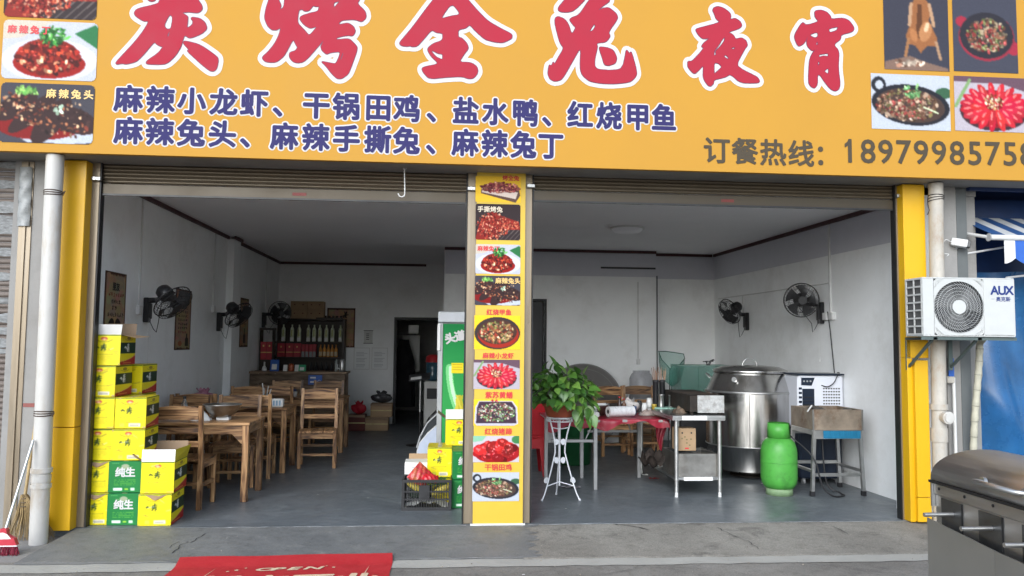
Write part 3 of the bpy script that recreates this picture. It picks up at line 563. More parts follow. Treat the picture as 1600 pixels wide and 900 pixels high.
def dish_pan(seed=8, w=104, h=72, bg=(176, 181, 190)):
    r = random.Random(seed); c = Cv(w, h, bg); c.ell(w*.92, h*.32, 11, 7, (56, 90, 66)); c.ell(w*.1, h*.2, w*.09, h*.14, (40, 42, 48)); c.ell(w*.11, h*.21, w*.05, h*.08, bg)
    c.ell(w*.5, h*.55, w*.49, h*.36, (38, 38, 44), .1); c.ell(w*.5, h*.56, w*.43, h*.3, (70, 55, 50), .1)
    c.heap(r, 300, w*.45, h*.56, w*.38, h*.27, [(150, 118, 98), (118, 84, 66), (140, 62, 58), (176, 152, 130), (92, 70, 54), (104, 96, 62)], 1.6, 3.8); c.heap(r, 40, w*.52, h*.3, w*.1, h*.12, [(80, 130, 80), (130, 170, 110)], 1.5, 4, .4); c.line([(w*.66, h*.58), (w*.84, h*.68)], 2, (205, 215, 180))
    return c.grain(seed, .08)
def dish_duck(seed=9, w=76, h=120):
    r = random.Random(seed); c = Cv(w, h, (58, 58, 68)); c.line([(w*.55, 0), (w*.56, h*.3)], 5, (150, 118, 92)); c.poly([(w*.52, h*.26), (w*.62, h*.26), (w*.72, h*.38), (w*.7, h*.52), (w*.82, h*.68), (w*.8, h*.76), (w*.66, h*.76), (w*.56, h*.83), (w*.48, h*.76), (w*.36, h*.74), (w*.34, h*.66), (w*.44, h*.52), (w*.42, h*.38)], (142, 92, 58)); c.poly([(w*.53, h*.36), (w*.59, h*.36), (w*.6, h*.6), (w*.54, h*.7), (w*.5, h*.6)], (88, 56, 38)); c.ell(w*.64, h*.62, 7, 12, (170, 118, 78), .3); c.ell(w*.66, h*.58, 2.5, 6, (215, 180, 145), .3); c.ell(w*.46, h*.66, 4, 8, (165, 110, 70), -.3)
    c.line([(w*.38, h*.7), (w*.33, h*.86)], 3.4, (150, 105, 70)); c.line([(w*.8, h*.72), (w*.86, h*.88)], 3.4, (160, 126, 98)); c.line([(w*.43, h*.36), (w*.4, h*.56)], 4, (172, 136, 106)); c.line([(w*.71, h*.36), (w*.77, h*.56)], 4, (172, 136, 106))
    c.poly([(w*.02, h*.92), (w*.4, h*.86), (w*.66, h*.92), (w*.98, h*.97), (w*.98, h), (0, h)], (120, 96, 84)); c.heap(r, 40, w*.36, h*.93, w*.22, h*.03, [(200, 180, 160), (150, 110, 90)], 1.5, 4)
    return c.grain(seed, .07)
def dish_pot(seed=10, w=76, h=120):
    r = random.Random(seed); c = Cv(w, h, (64, 65, 76)); c.ell(w*.14, h*.52, 7, 6, (150, 46, 62)); c.ell(w*.93, h*.76, 7, 8, (150, 46, 62)); c.ell(w*.52, h*.66, w*.43, h*.23, (140, 46, 60)); c.ell(w*.52, h*.645, w*.41, h*.22, (46, 44, 50))
    c.heap(r, 260, w*.53, h*.65, w*.31, h*.16, [(165, 145, 118), (130, 84, 66), (145, 60, 58), (104, 110, 70), (84, 66, 56)], 1.5, 3.2); c.line([(w*.78, h*.28), (w*.8, h*.2)], 1, (120, 120, 130))
    return c.grain(seed, .07)
def dish_roast(seed=11, w=104, h=70):
    r = random.Random(seed); c = Cv(w, h, (226, 182, 50)); c.poly([(w*.14, h*.4), (w*.95, h*.5), (w*.98, h*.72), (w*.88, h), (w*.12, h*.66)], (92, 70, 62)); c.poly([(w*.14, h*.45), (w*.93, h*.6), (w*.88, h*.86), (w*.14, h*.62)], (205, 188, 178))
    c.heap(r, 200, w*.55, h*.44, w*.42, h*.2, [(128, 54, 60), (160, 80, 80), (100, 40, 46), (190, 120, 100)], 2, 5)
    return c.grain(seed, .08)
DISH = {}
def dish(fn): 
    if fn not in DISH: DISH[fn] = fn()
    return DISH[fn]
def put_print(fn, x0, y0, x1, y1, par, plane, yoff, name='dish_photo', rounded=0, zoff=0.0):
    """photo rectangle (pixels) -> upright print on plane y"""
    a, b, c_, d = W(x0, y0, y=plane), W(x1, y0, y=plane), W(x0, y1, y=plane), W(x1, y1, y=plane)
    w = ((b.x-a.x)+(d.x-c_.x))/2; h = ((a.z-c_.z)+(b.z-d.z))/2
    return link(name, dish(fn).mesh(name, w, h, rounded=rounded), par, ((a.x+b.x+c_.x+d.x)/4, plane-yoff, (a.z+b.z+c_.z+d.z)/4-zoff))
for fn, r in ((dish_ribs, (8, -70, 153, 29)), (dish_dice, (4, 33.5, 152, 125)), (dish_head, (0, 131, 147, 224))): put_print(fn, *r, sg, SY, .004, rounded=6, zoff=SZ0)
for fn, r in ((dish_duck, (1380, -50, 1481, 110)), (dish_pot, (1488, -48, 1588, 113)), (dish_pan, (1361, 117, 1484, 203)), (dish_cray, (1491, 121, 1614, 206))): put_print(fn, *r, sg, SY, .004, zoff=SZ0)
def caption(s, px, py, hpx, m, par, plane, yoff, bold, zoff=0.0, pitch=1.02):
    a = W(px, py, y=plane); b = W(px, py+hpx, y=plane); em = (a.z-b.z)/.93
    return text(s, em, bold, 6, pitch).build('caption', m, par, (a.x, plane-yoff, b.z+.08*em-zoff), fix=False)
GOLD = mat('caption_gold', (0.72, 0.47, 0.16), 0.5, 0, .03); CRED = mat('caption_red', (0.56, 0.03, 0.035), 0.5, 0, .03); CREAM = mat('caption_cream', (0.6, 0.52, 0.4), .5)
caption('麻辣兔丁', 13, 39, 12.5, CRED, sg, SY, .007, .003, SZ0, 1.22); caption('麻辣兔头', 73, 139, 14, GOLD, sg, SY, .007, .0025, SZ0, 1.22)

# ------------------------------------------------------------------ roller shutters, guide rails
def slat_mesh(w, h, m, name='slat'):
    pts = [(0, 0), (-.004, h*.08), (-.010, h*.3), (-.011, h*.55), (-.008, h*.8), (-.001, h*.94), (0, h)]; n = len(pts)
    vs = [(-w/2, y, z) for y, z in pts]+[(w/2, y, z) for y, z in pts]
    return MB().add(vs, [(i, i+1, n+i+1, n+i) for i in range(n-1)], True).mesh(name, m)
def rolled_shutter(label, x0, x1, zb, railz, lock_px):
    t = T('roller_shutter', label, 'shutter', ((x0+x1)/2, .06, 0)); w = x1-x0
    me = slat_mesh(w-.02, .0325, BROWN); k = 0; z = zb+.105
    while z < 3.06: link('slat', me, t, (0, 0, z)); z += .033
    MB().box(-w/2+.01, w/2-.01, -.02, .02, zb, zb+.1, .006).build('bottom_bar', mat('dark_bronze_bar', (.07, .055, .036), .4, .3, .12, 3), t)
    B(-w/2+.008, w/2-.008, -.026, -.021, zb-.004, zb+.012).build('rubber_seal', BLACKP, t)
    B(-.06+.1, .06+.1, -.0215, -.0205, zb+.035, zb+.062).build('maker_label', mat('faded_red_label', (0.2, 0.04, 0.035), .6), t)
    for s in (-1, 1):
        a = w/2*s
        g = MB(); g.box(a, a+s*.095, -.045, .04, 0, 3.05, .004); g.build('guide_rail', GUIDE, t)
        MB().box(a-s*.012, a-s*.002, -.046, .03, 0, 3.05).build('guide_lip', BLACKM, t)
        MB().box(a+s*.025-.03, a+s*.025+.045, -.085, -.046, zb+.11, zb+.145, .006).cyl((a+s*.03, -.09, zb+.128), (a+s*.03, -.05, zb+.128), .014).build('latch', STEEL_T, t)
    return t
LGX = W(147, 560, y=.06).x; PLX = W(727, 560, y=.06).x; PRX = W(829, 560, y=.06).x; RGX = W(1401, 560, y=.06).x
rolled_shutter('rolled-up bronze roller shutter above the dining tables', LGX, PLX, W(440, 312, y=.06).z, 0, 0)
rolled_shutter('rolled-up bronze roller shutter above the steel oven', PRX, RGX, W(1110, 322, y=.06).z, 0, 0)
# ------------------------------------------------------------------ middle pillar and its banner
PW0, PW1 = W(742, 545, y=-.03).x, W(819, 545, y=-.03).x
bn = T('menu_banner', 'tall yellow menu banner with dish photos on the middle pillar', 'banner', (0, -.03, 0))
B(PW0, PW1, 0, .006, -.003, 3.05).build('vinyl_sheet', mat('yellow_banner_vinyl', (0.60, 0.40, 0.04), .45, 0, .03), bn)
B(PW0-.02, PW1+.02, -.008, -.001, -.02, .012).build('hem_bar', WHITEP, bn)
BP = -.03
for fn, y0, y1, xl, xr, rd in ((dish_roast, 276, 316, 743, 814, 0), (dish_ribs, 319, 375, 743, 813, 5), (dish_dice, 382, 428, 743, 813, 4), (dish_head, 431, 477, 742, 813, 4), (dish_bowl, 493, 546, 741, 813, 0), (dish_cray, 562, 608, 740, 812, 0), (dish_eel, 624, 665, 740, 810, 0), (dish_trotter, 681, 722, 739, 811, 0), (dish_pan, 738, 783, 738, 811, 0)):
    o = put_print(fn, xl, y0, xr, y1, bn, BP, .003, rounded=rd); o.location.y -= BP
for s, x, y, h, m in (('烤全兔', 785, 274, 8, CRED), ('手撕烤兔', 746, 322, 9, CREAM), ('麻辣兔丁', 746, 384, 8, CRED), ('麻辣兔头', 774, 434, 9, GOLD), ('红烧甲鱼', 760, 483, 9, CRED), ('麻辣小龙虾', 754, 551, 9, CRED), ('紫苏黄鳝', 758, 612, 10, CRED), ('红烧猪蹄', 757, 669, 10, CRED), ('干锅田鸡', 757, 725, 10, CRED)):
    o = caption(s, x, y, h, m, bn, BP, .0045, .0016); o.location.y -= BP
# ------------------------------------------------------------------ yellow cladding at both ends
def clad(label, x0, x1, z_split, name='yellow_cladding'):
    t = T(name, label, 'cladding', ((x0+x1)/2, -.10, 0)); w = (x1-x0)/2
    MB().box(-w, w, 0, .12, -.0, z_split-.003, .004).build('panel', YELLOW, t); MB().box(-w, w, 0, .12, z_split+.003, 3.04, .004).build('panel', YELLOW, t)
    return t
clad('yellow cladding panels beside the left drainpipe and beer cartons', W(86, 545, y=-.1).x, W(122, 545, y=-.1).x, W(90, 668, y=-.1).z)
t = T('yellow_cladding', 'yellow cladding panels under the outdoor air conditioner', 'cladding', (0, 0, 0))
xa, xb, xc = W(1413, 400, y=-.08).x, W(1447, 400, y=-.08).x, W(1451, 700, y=-.1).x
zb_ = W(1435, 815, y=-.1).z; zs = W(1435, 777, y=-.1).z; zt = W(1435, 563, y=-.1).z
MB().box(xa, xb, -.08, .04, zt+.02, 3.04, .003).build('panel', YELLOW, t); MB().box(xa, xa+.05, -.085, .04, .0, zt+.017, .003).build('panel', YELLOW, t)
MB().box(xa+.045, xc, -.125, .03, zs+.003, zt, .003).build('panel', YELLOW, t); MB().box(xa+.045, xc, -.125, .03, zb_, zs-.002, .003).build('panel', YELLOW, t)
# ------------------------------------------------------------------ drainpipes
def pipe(label, px_t, px_b, py_b, y, r, m, coup):
    a, b = W(px_t, 250, y=y), W(px_b, py_b, y=y); a.z = 3.04; x = (a.x+b.x)/2
    t = T('drain_pipe', label, 'drainpipe', (b.x, y, ZR)); dx = a.x-b.x
    MB().cyl((0, 0, -.02), (dx, 0, 3.1), r, n=24).build('pipe', m, t)
    for k, (zz, hh, rr) in enumerate(coup): q = dx*(zz-ZR)/3.1; MB().cyl((q, 0, zz-ZR), (q, 0, zz-ZR+hh), r+rr, n=24).build('coupling', m, t)
    return t, dx
yp = -.26
t, dx = pipe('long white drainpipe in front of the left concrete column', 86, 60, 845, yp, .067, PVC, ((W(62, 738, y=yp).z, .035, .012), (W(62, 752, y=yp).z, .05, .005), (W(62, 756, y=yp).z-.03, .03, .01)))
for py in (302, 646):
    z = W(75, py, y=yp).z; q = MB(); 
    for k in range(3): q.torus((dx*(z-ZR)/3.1, 0, z-ZR+k*.012-.01), .069, .0045, (0, .1*(k-1), 1), 24, 5)
    q.tube([(.06, -.03, z-ZR), (.1, -.06, z-ZR+.01), (.09, -.07, z-ZR-.02)], .004, 5); q.build('wire_tie', mat('rusty_wire', (0.09, 0.06, 0.045), .7, .5), t)
yq = -.14
t, dx = pipe('flaking drainpipe behind the outdoor air conditioner', 1461, 1470, 830, yq, .062, PVC_R, ((W(1468, 640, y=yq).z, .05, .012), (W(1468, 690, y=yq).z, .12, .008)))
z = W(1474, 660, y=yq).z; MB().cyl((.03, -.05, z-ZR+.05), (.03, -.115, z-ZR+.05), .055, n=20).cyl((.03, -.115, z-ZR+.05), (.03, -.125, z-ZR+.05), .042, n=20).build('inspection_cap', PVC, t)
z = W(1460, 310, y=yq).z; q = MB()
for k in range(3): q.torus((dx*(z-ZR)/3.1, 0, z-ZR+k*.02-.02), .065, .004, (.1*k-.1, .1, 1), 20, 5)
q.tube([(-.06, -.03, z-ZR), (-.075, -.05, z-ZR-.06), (-.06, -.05, z-ZR-.12), (-.072, -.04, z-ZR-.16)], .004, 5).build('wire_tie', mat('dark_wire', (0.03, 0.025, 0.025), .6), t)
# ------------------------------------------------------------------ the shuttered shop next door (left)
ns = T('neighbour_shutter', 'closed brown roller shutter with torn newspaper strips, next door', 'shutter', (-4.6, .06, ZR))
NX1 = W(22, 560, y=.05).x+4.6
SLB = mat('dusty_brown_slat', (0.125, 0.10, 0.085), .55, .2, .25, 3, dirt=(0.22, 0.2, 0.18), damt=.6, dscale=3)
me = slat_mesh(NX1+1.2, .046, SLB)
for k in range(67): link('slat', me, ns, ((NX1-1.2)/2, 0, .0+k*.0465))
B(NX1, NX1+.10, -.05, .03, 0, 3.1).build('guide_rail', GUIDE, ns); B(NX1+.04, NX1+.06, -.062, -.05, 0, 3.1).build('guide_rib', GUIDE, ns)
NEWS = mat('torn_newspaper', (0.23, 0.235, 0.235), .9, 0, .45, 26, stretch=(1, 1, 3), dirt=(0.12, 0.12, 0.12), damt=.7, dscale=14)
rr = random.Random(11)
for py, h in ((258, .05), (288, .075), (324, .09), (342, .06), (356, .10), (394, .07), (432, .07), (470, .05), (497, .075), (517, .06), (536, .08), (549, .03)):
    z = W(15, py, y=.04).z-ZR; ph = rr.random()*9; x1 = NX1-rr.uniform(.0, .05); lift = .05 if py in (470, 497, 536) else .012
    def fn(u, v, z=z, h=h, ph=ph, x1=x1, lift=lift):
        x = x1-(1.0)*(1-u); edge = .005*math.sin(17*u+ph)+.004*math.sin(41*u+2*ph)
        return (x, -.014-abs(lift*.5*math.sin(9*u+ph)*math.sin(4*v+ph))*(.1+v), z-h/2+h*v+(edge if v > .5 else -edge*.7))
    MB().grid(fn, 36, 4).build('newspaper_strip', NEWS, ns)
wrap = MB().grid(lambda u, v: (NX1+.045+.05*math.cos(3.1*u+.2), -.06-.02*math.sin(3.1*u)-.006*math.sin(20*v+5*u), 2.55+.5*v), 8, 14); wrap.build('plastic_wrap', mat('grey_plastic_film', (0.26, 0.27, 0.27), .3, 0, .3, 14), ns)
B(-60, -3.62, .08, .5, ZR, 3.6).build('unused', CONC) if False else None
nb = tag(B(-9, -5.85, .1, .4, ZR, 3.5).build('neighbour_wall', CONC), 'bare concrete wall beyond the closed brown shutter', 'wall')
# red paint mark on the concrete column is part of its surface wear
MB().box(W(36, 632, y=.018).x, W(54, 632, y=.018).x, .0165, .0195, W(45, 636, y=.018).z, W(45, 630, y=.018).z).build('paint_mark', mat('faded_red_paint', (0.25, 0.09, 0.08), .9), bd)

# ------------------------------------------------------------------ brooms
bl = W(22, 850, z=ZR); br = T('straw_broom', 'straw broom standing behind the red broom and left drainpipe', 'broom', (bl.x, bl.y+.12, ZR))
STRAW = mat('dry_straw', (0.27, 0.19, 0.09), .85, 0, .4, 18)
hb = MB(); r = random.Random(3)
for k in range(170):
    a = r.uniform(-1, 1); b = r.uniform(-1, 1); w = .18*a+.05; L_ = r.uniform(.9, 1.1)
    hb.tube([(.0+.02*a, .015*b, .36), (.02+.55*w, .03*b, .2), (.02+w*L_, .07*b, r.uniform(.0, .05))], [.004, .003, .0015], 3, caps=False)
hb.build('straw_head', STRAW, br)
MB().cyl((0, 0, .30), (.035, .05, W(17, 655, y=bl.y+.14).z-ZR), .013, .011, n=8).build('bamboo_handle', mat('bamboo', (0.4, 0.29, 0.14), .5, 0, .2, 8, stretch=(1, 1, .3)), br)
bh = MB(); [bh.torus((.005, 0, .33-.03*k), .022+.004*k, .005, (0, 0, 1), 12, 4) for k in range(3)]; bh.build('binding', mat('twine', (0.12, 0.09, 0.06), .9), br)
rb = W(5, 868, z=ZR); rb_t = T('plastic_broom', 'red plastic broom with steel handle leaning on the drainpipe', 'broom', (rb.x, rb.y, ZR))
top = W(52, 688, y=yp-.085); MB().cyl((0, 0, .16), (top.x-rb.x, top.y-rb.y, top.z-ZR), .011, n=10).build('steel_handle', STEEL_T, rb_t)
hd = MB(); hd.prism([(-.13, .075), (.10, .075), (.08, .125), (.03, .15), (.02, .2), (-.02, .2), (-.03, .15), (-.11, .125)], -.02, .02); hd.build('broom_head', mat('broom_red', (0.45, 0.03, 0.05), .4), rb_t)
MB().prism([(-.07, .14), (-.03, .17), (.0, .172), (.03, .16), (.06, .125), (-.08, .12)], -.0215, -.0205).build('printed_flower', WHITEP, rb_t)
bs = MB(); r = random.Random(8)
for k in range(220):
    x = r.uniform(-.125, .095); bs.tube([(x, r.uniform(-.015, .015), .08), (x*1.12+r.uniform(-.01, .01), r.uniform(-.03, .03), r.uniform(0, .012))], .0022, 3, caps=False)
bs.build('bristles', mat('bristle_red', (0.23, 0.012, 0.035), .6, 0, .3), rb_t)
B(-.134, .104, -.021, .021, .069, .077).build('white_trim', WHITEP, rb_t)

# ------------------------------------------------------------------ printed cartons
def logo_one(c, x, y, s, col):
    """brush-written pair of characters"""
    c.line([(x, y+s*.42), (x+s*.14, y+s*.28), (x+s*.34, y+s*.42)], s*.14, col)
    x += s*.62
    c.line([(x, y+s*.2), (x+s*.55, y+s*.08)], s*.11, col); c.line([(x+s*.3, y-s*.08), (x+s*.24, y+s*.42), (x+s*.02, y+s*.72)], s*.12, col)
    c.line([(x-s*.02, y+s*.42), (x+s*.58, y+s*.3)], s*.1, col); c.line([(x+s*.3, y+s*.5), (x+s*.52, y+s*.56), (x+s*.34, y+s*.8)], s*.1, col)
def logo_side(c, x, y, s, col):
    c.line([(x, y+s*.45), (x+s*.2, y+s*.34), (x+s*.36, y+s*.42), (x+s*.36, y+s*.62)], s*.16, col); x += s*.62
    for k in range(4): c.line([(x, y+s*(.08+.2*k)), (x+s*.5, y+s*(.04+.2*k))], s*.09, col)
    c.line([(x+s*.28, y-s*.1), (x+s*.24, y+s*.95)], s*.12, col); c.line([(x+s*.05, y+s*.45), (x+s*.05, y+s*.95)], s*.08, col); c.line([(x+s*.46, y+s*.45), (x+s*.46, y+s*.95)], s*.08, col)
YEL = (232, 214, 12); 
def face_yellow(seed=1, label=True):
    r = random.Random(seed); c = Cv(56, 58, YEL); c.rect(0, 0, 56, 2, (40, 90, 40))
    c.ell(28, 8, 6, 3.5, (190, 70, 40)); c.ell(28, 9, 4, 1.6, (240, 200, 150)); c.line([(13, 9), (20, 13), (28, 14), (36, 13), (43, 9)], 1.3, (150, 140, 30))
    logo_one(c, 14, 19, 15, (26, 52, 32)); c.line([(12, 38), (44, 37)], 1.1, (170, 160, 30))
    for y in (41, 44, 47): 
        for x in range(13, 44, 2):
            if r.random() < .8: c.rect(x, y, x+2, y+1, (205, 185, 20))
    if label: c.rect(27, 48, 47, 55, (232, 226, 205)); [c.rect(29+2*k, 50, 30+2*k, 54, (130, 125, 110)) for k in range(8)]; c.rect(12, 48, 20, 55, (205, 195, 60))
    for _ in range(5): x, y = r.uniform(4, 52), r.uniform(4, 54); a = r.uniform(-.8, .8); L_ = r.uniform(3, 12); c.line([(x, y), (x+L_*math.cos(a), y+L_*math.sin(a))], r.uniform(.7, 1.3), r.choice([(250, 246, 190), (196, 178, 30), (170, 150, 60)]))
    for _ in range(3): c.ell(r.choice([1, 55, r.uniform(0, 56)]), r.choice([2, 56, 57]), r.uniform(2, 5), r.uniform(1, 3), (178, 156, 96))
    return c.soft().grain(seed, .04)
def face_side():
    c = Cv(56, 58, YEL); c.ell(30, 7, 7, 3, (150, 130, 40)); c.line([(16, 9), (30, 12), (44, 9)], 1.2, (170, 150, 40))
    c.rect(0, 15, 56, 36, (12, 52, 32)); logo_side(c, 15, 18, 15, (225, 228, 222))
    c.poly([(0, 58), (0, 52), (20, 50), (40, 46), (56, 40), (56, 58)], (168, 20, 24)); c.line([(0, 51), (20, 49), (40, 45), (56, 39)], 1.6, (225, 190, 90)); c.rect(10, 53, 40, 55, (205, 120, 60)); c.rect(0, 0, 56, 1.6, (40, 90, 40))
    return c
def face_green(seed=5):
    r = random.Random(seed); c = Cv(56, 58, (14, 116, 52)); c.ell(28, 9, 7, 4, (150, 160, 130)); c.line([(15, 10), (28, 14), (41, 10)], 1.2, (150, 160, 110))
    for y in (34, 37, 40, 43): 
        for x in range(10, 46, 2):
            if r.random() < .75: c.rect(x, y, x+2, y+1.2, (110, 175, 60))
    c.rect(9, 49, 24, 54, (225, 235, 225)); c.rect(38, 49, 45, 54, (200, 220, 200)); c.rect(28, 50, 34, 53, (150, 200, 60)); [c.rect(6+3*k, 3, 8+3*k, 4.2, (140, 200, 120)) for k in range(4)]
    return c.grain(seed, .03)
def face_greenside():
    c = Cv(56, 58, (16, 100, 48)); c.rect(8, 4, 40, 7, (150, 200, 150)); logo_side(c, 14, 20, 17, (226, 120, 90)); c.rect(10, 44, 46, 54, (60, 140, 80)); [c.rect(12, 45+3*k, 44, 46+3*k, (150, 200, 150)) for k in range(3)]
    return c
FACES = {'y1': face_yellow(1), 'y2': face_yellow(2, False), 'y3': face_yellow(8), 'y4': face_yellow(11, False), 's': face_side(), 'g': face_green(), 'gs': face_greenside()}
BW, BD_, BH = .268, .36, .262
_fm = {}
def facemesh(key, w, h):
    k = (key, w, h)
    if k not in _fm: _fm[k] = FACES[key].mesh('printed_face', w, h, CARD)
    return _fm[k]
YCARD = mat('yellow_carton_card', (0.58, 0.48, 0.015), .5, 0, .05); GCARD = mat('green_carton_card', (0.012, 0.17, 0.055), .5, 0, .1)
_pure = text('纯生', .082, .0035, pitch=.98).mesh('brand_lettering', SWHITE)
_bm = {}
def carton(label, loc, rz=0.0, green=False, front='y1', flaps=False, w=BW, d=BD_, h=BH, group=None, torn=False):
    """loc = middle of the front lower edge; flaps: None closed, else open-topped"""
    if sum(map(ord, label)) % 2: front = {'y1': 'y3', 'y2': 'y4'}[front]
    t = T('beer_carton', label, 'carton', loc, rz, group); key = (w, d, h, green, bool(flaps))
    if key not in _bm:
        q = MB()
        if not flaps: q.box(-w/2, w/2, 0, d, 0, h, .004)
        else:
            q.box(-w/2, w/2, 0, .004, 0, h); q.box(-w/2, w/2, d-.004, d, 0, h); q.box(-w/2, -w/2+.004, .004, d-.004, 0, h); q.box(w/2-.004, w/2, .004, d-.004, 0, h); q.box(-w/2+.004, w/2-.004, .004, d-.004, 0, .005)
        _bm[key] = q.mesh('body', GCARD if green else YCARD)
    link('body', _bm[key], t)
    link('printed_front', facemesh('g' if green else front, w-.006, h-.006), t, (0, -.0012, h/2))
    link('printed_side', facemesh('gs' if green else 's', d-.006, h-.006), t, (w/2+.0012, d/2, h/2), (0, 0, math.pi/2))
    if green: link('brand_lettering', _pure, t, (-.08, -.0018, h*.535))
    if torn: MB().add([(-.09, 0, 0), (.0, -.006, -.05), (.05, -.004, -.03), (.1, 0, 0), (.03, -.008, -.012)], [(0, 1, 4), (1, 2, 4), (2, 3, 4)]).build('torn_flap', KRAFT, t, (0, -.004, h-.003))
    if flaps:
        for nm, m, pts in flaps: MB().add(pts, [(0, 1, 2, 3)]).build(nm, m, t, fix=False)
    else: B(-.02, .02, .006, d-.006, h+.0002, h+.001).build('tape', mat('parcel_tape', (0.5, 0.42, 0.2), .3), t)
    return t
GB = 'beer cartons stacked beside the left guide rail'
def at(px, py, y, z): p = W(px, py, y=y); return (p.x, y, z)
y1 = .10
xs1 = [W(158.5, 822-47*k, y=y1).x for k in range(6)]
nm1 = ['bottom', 'second from bottom', 'third from bottom', 'fourth from bottom', 'fifth from bottom']
x1c = W(147, 798, y=y1).x
fl_top = lambda w, d, h: [('white_flap', PAPER, [(-w/2, 0, h), (w/2, 0, h), (w/2+.02, -.03, h+.085), (-w/2-.01, -.03, h+.085)]), ('side_flap', KRAFT, [(w/2, 0, h), (w/2, d, h), (w/2+.13, d, h-.015), (w/2+.12, .03, h-.03)]), ('back_flap', KRAFT_IN, [(-w/2, d, h), (w/2, d, h), (w/2, d+.02, h+.10), (-w/2, d+.02, h+.10)]), ('side_flap', KRAFT_IN, [(-w/2, 0, h), (-w/2, d, h), (-w/2-.07, d, h+.09), (-w/2-.07, 0, h+.09)])]
for k in range(5): carton('yellow beer carton, %s in the tall stack against the guide rail' % nm1[k], (x1c+.006*(k % 2)-.003*k, y1+.01*(k % 3), k*(BH+.004)), rz=.02*((k*7) % 3-1), front='y1' if k in (0, 4) else 'y2', group=GB, torn=k in (0, 1))
carton('open-topped yellow beer carton crowning the tall stack, brown flap hanging out', (x1c+.012, y1+.02, 5*(BH+.004)), .03, front='y2', flaps=fl_top(BW, BD_, BH), group=GB)
for k in range(5): carton('yellow beer carton in the back row behind the tall stack, %s' % (nm1[k] if k < 4 else 'topmost'), (x1c+.06, y1+BD_+.06, k*(BH+.004)), .0, group=GB)
x2 = W(194, 798, y=y1).x
for k in range(4):
    carton(('green beer carton on the floor under another green one' if k == 0 else 'green beer carton between yellow and green ones' if k == 1 else 'yellow beer carton resting directly on a green carton' if k == 2 else 'topmost yellow beer carton of the four-high stack'), (x2+(.012 if k > 1 else 0)-.002*k, y1-.02+.012*(k % 2)+(.02 if k > 1 else 0), k*(BH+.004)), (-.02, .03, .05, .06)[k], green=k < 2, front='y1', group=GB)
x3 = W(243, 796, y=y1-.03).x
carton('yellow beer carton on the floor beneath the open white-flapped one', (x3, y1-.05, 0), .04, group=GB, torn=True)
fl3 = [('white_flap', PAPER, [(-BW/2, 0, BH), (BW/2, 0, BH), (BW/2, .01, BH+.10), (-BW/2, .01, BH+.10)]), ('side_flap', YCARD, [(BW/2, 0, BH), (BW/2, BD_, BH), (BW/2+.03, BD_, BH+.10), (BW/2+.0, .01, BH+.10)]), ('back_flap', KRAFT_IN, [(-BW/2, BD_, BH), (BW/2, BD_, BH), (BW/2, BD_+.02, BH+.13), (-BW/2, BD_+.02, BH+.13)]), ('side_flap', KRAFT_IN, [(-BW/2, .0, BH), (-BW/2, BD_, BH), (-BW/2-.08, BD_, BH+.06), (-BW/2-.08, .0, BH+.06)])]
carton('open yellow beer carton with upright white flap beside the chairs', (x3+.01, y1-.04, BH+.004), .03, front='y2', flaps=fl3, group=GB)

# ------------------------------------------------------------------ dining tables and chairs
def make_chair(label):
    t = T('wooden_chair', label, 'chair', group='wooden chairs at the dining tables'); w, d = .21, .20     # sits facing +y, back at -y
    for s in (-1, 1):
        MB().box(s*w-.02, s*w+.02, d-.045, d-.005, 0, .43, .003).build('leg', WV, t)
        q = MB(); q.add([(s*w-.02, -d-.02, 0), (s*w+.02, -d-.02, 0), (s*w+.02, -d+.025, 0), (s*w-.02, -d+.025, 0), (s*w-.02, -d+.0, .45), (s*w+.02, -d+.0, .45), (s*w+.02, -d+.042, .45), (s*w-.02, -d+.042, .45), (s*w-.018, -d-.05, .95), (s*w+.018, -d-.05, .95), (s*w+.018, -d-.015, .95), (s*w-.018, -d-.015, .95)],
                        [(3, 2, 1, 0), (8, 9, 10, 11)]+[(a+i, a+(i+1) % 4, a+4+(i+1) % 4, a+4+i) for a in (0, 4) for i in range(4)]); q.build('back_post', WV, t)
        MB().box(s*w-.012, s*w+.012, -d+.03, d-.046, .2, .235, .002).build('stretcher', WYY, t); MB().box(s*w-.013, s*w+.013, -d+.043, d-.046, .37, .428, .002).build('side_rail', WYY, t)
    for k in range(3): x = -w-.015+.151*k; MB().box(x, x+.1485, -d+.044, d+.02, .431, .455, .003).build('seat_plank', WYY, t)
    MB().box(-w+.021, w-.021, d-.035, d-.012, .36, .428, .002).build('front_rail', WX, t); MB().box(-w+.021, w-.021, d-.03, d-.012, .15, .18, .002).build('stretcher', WX, t); MB().box(-w+.021, w-.021, -d, -d+.02, .22, .25, .002).build('stretcher', WX, t)
    for z0, z1, yy in ((.57, .625, -.018), (.70, .745, -.026)): MB().box(-w+.019, w-.019, -d+yy-.002, -d+yy+.022, z0, z1, .002).build('back_rail', WX, t)
    MB().grid(lambda u, v: (-w+.019+(2*w-.038)*u, -d-.045, .82+.11*v+(.018*math.sin(math.pi*u) if v > .5 else .0)), 12, 1, False).grid(lambda u, v: (-w+.019+(2*w-.038)*u, -d-.02, .82+.11*v+(.018*math.sin(math.pi*u) if v > .5 else .0)), 12, 1, False).grid(lambda u, v: (-w+.019+(2*w-.038)*u, -d-.045+.025*v, .93+.018*math.sin(math.pi*u)), 12, 1, False).grid(lambda u, v: (-w+.019+(2*w-.038)*u, -d-.045+.025*v, .82), 12, 1, False).build('top_rail', WX, t)
    return t
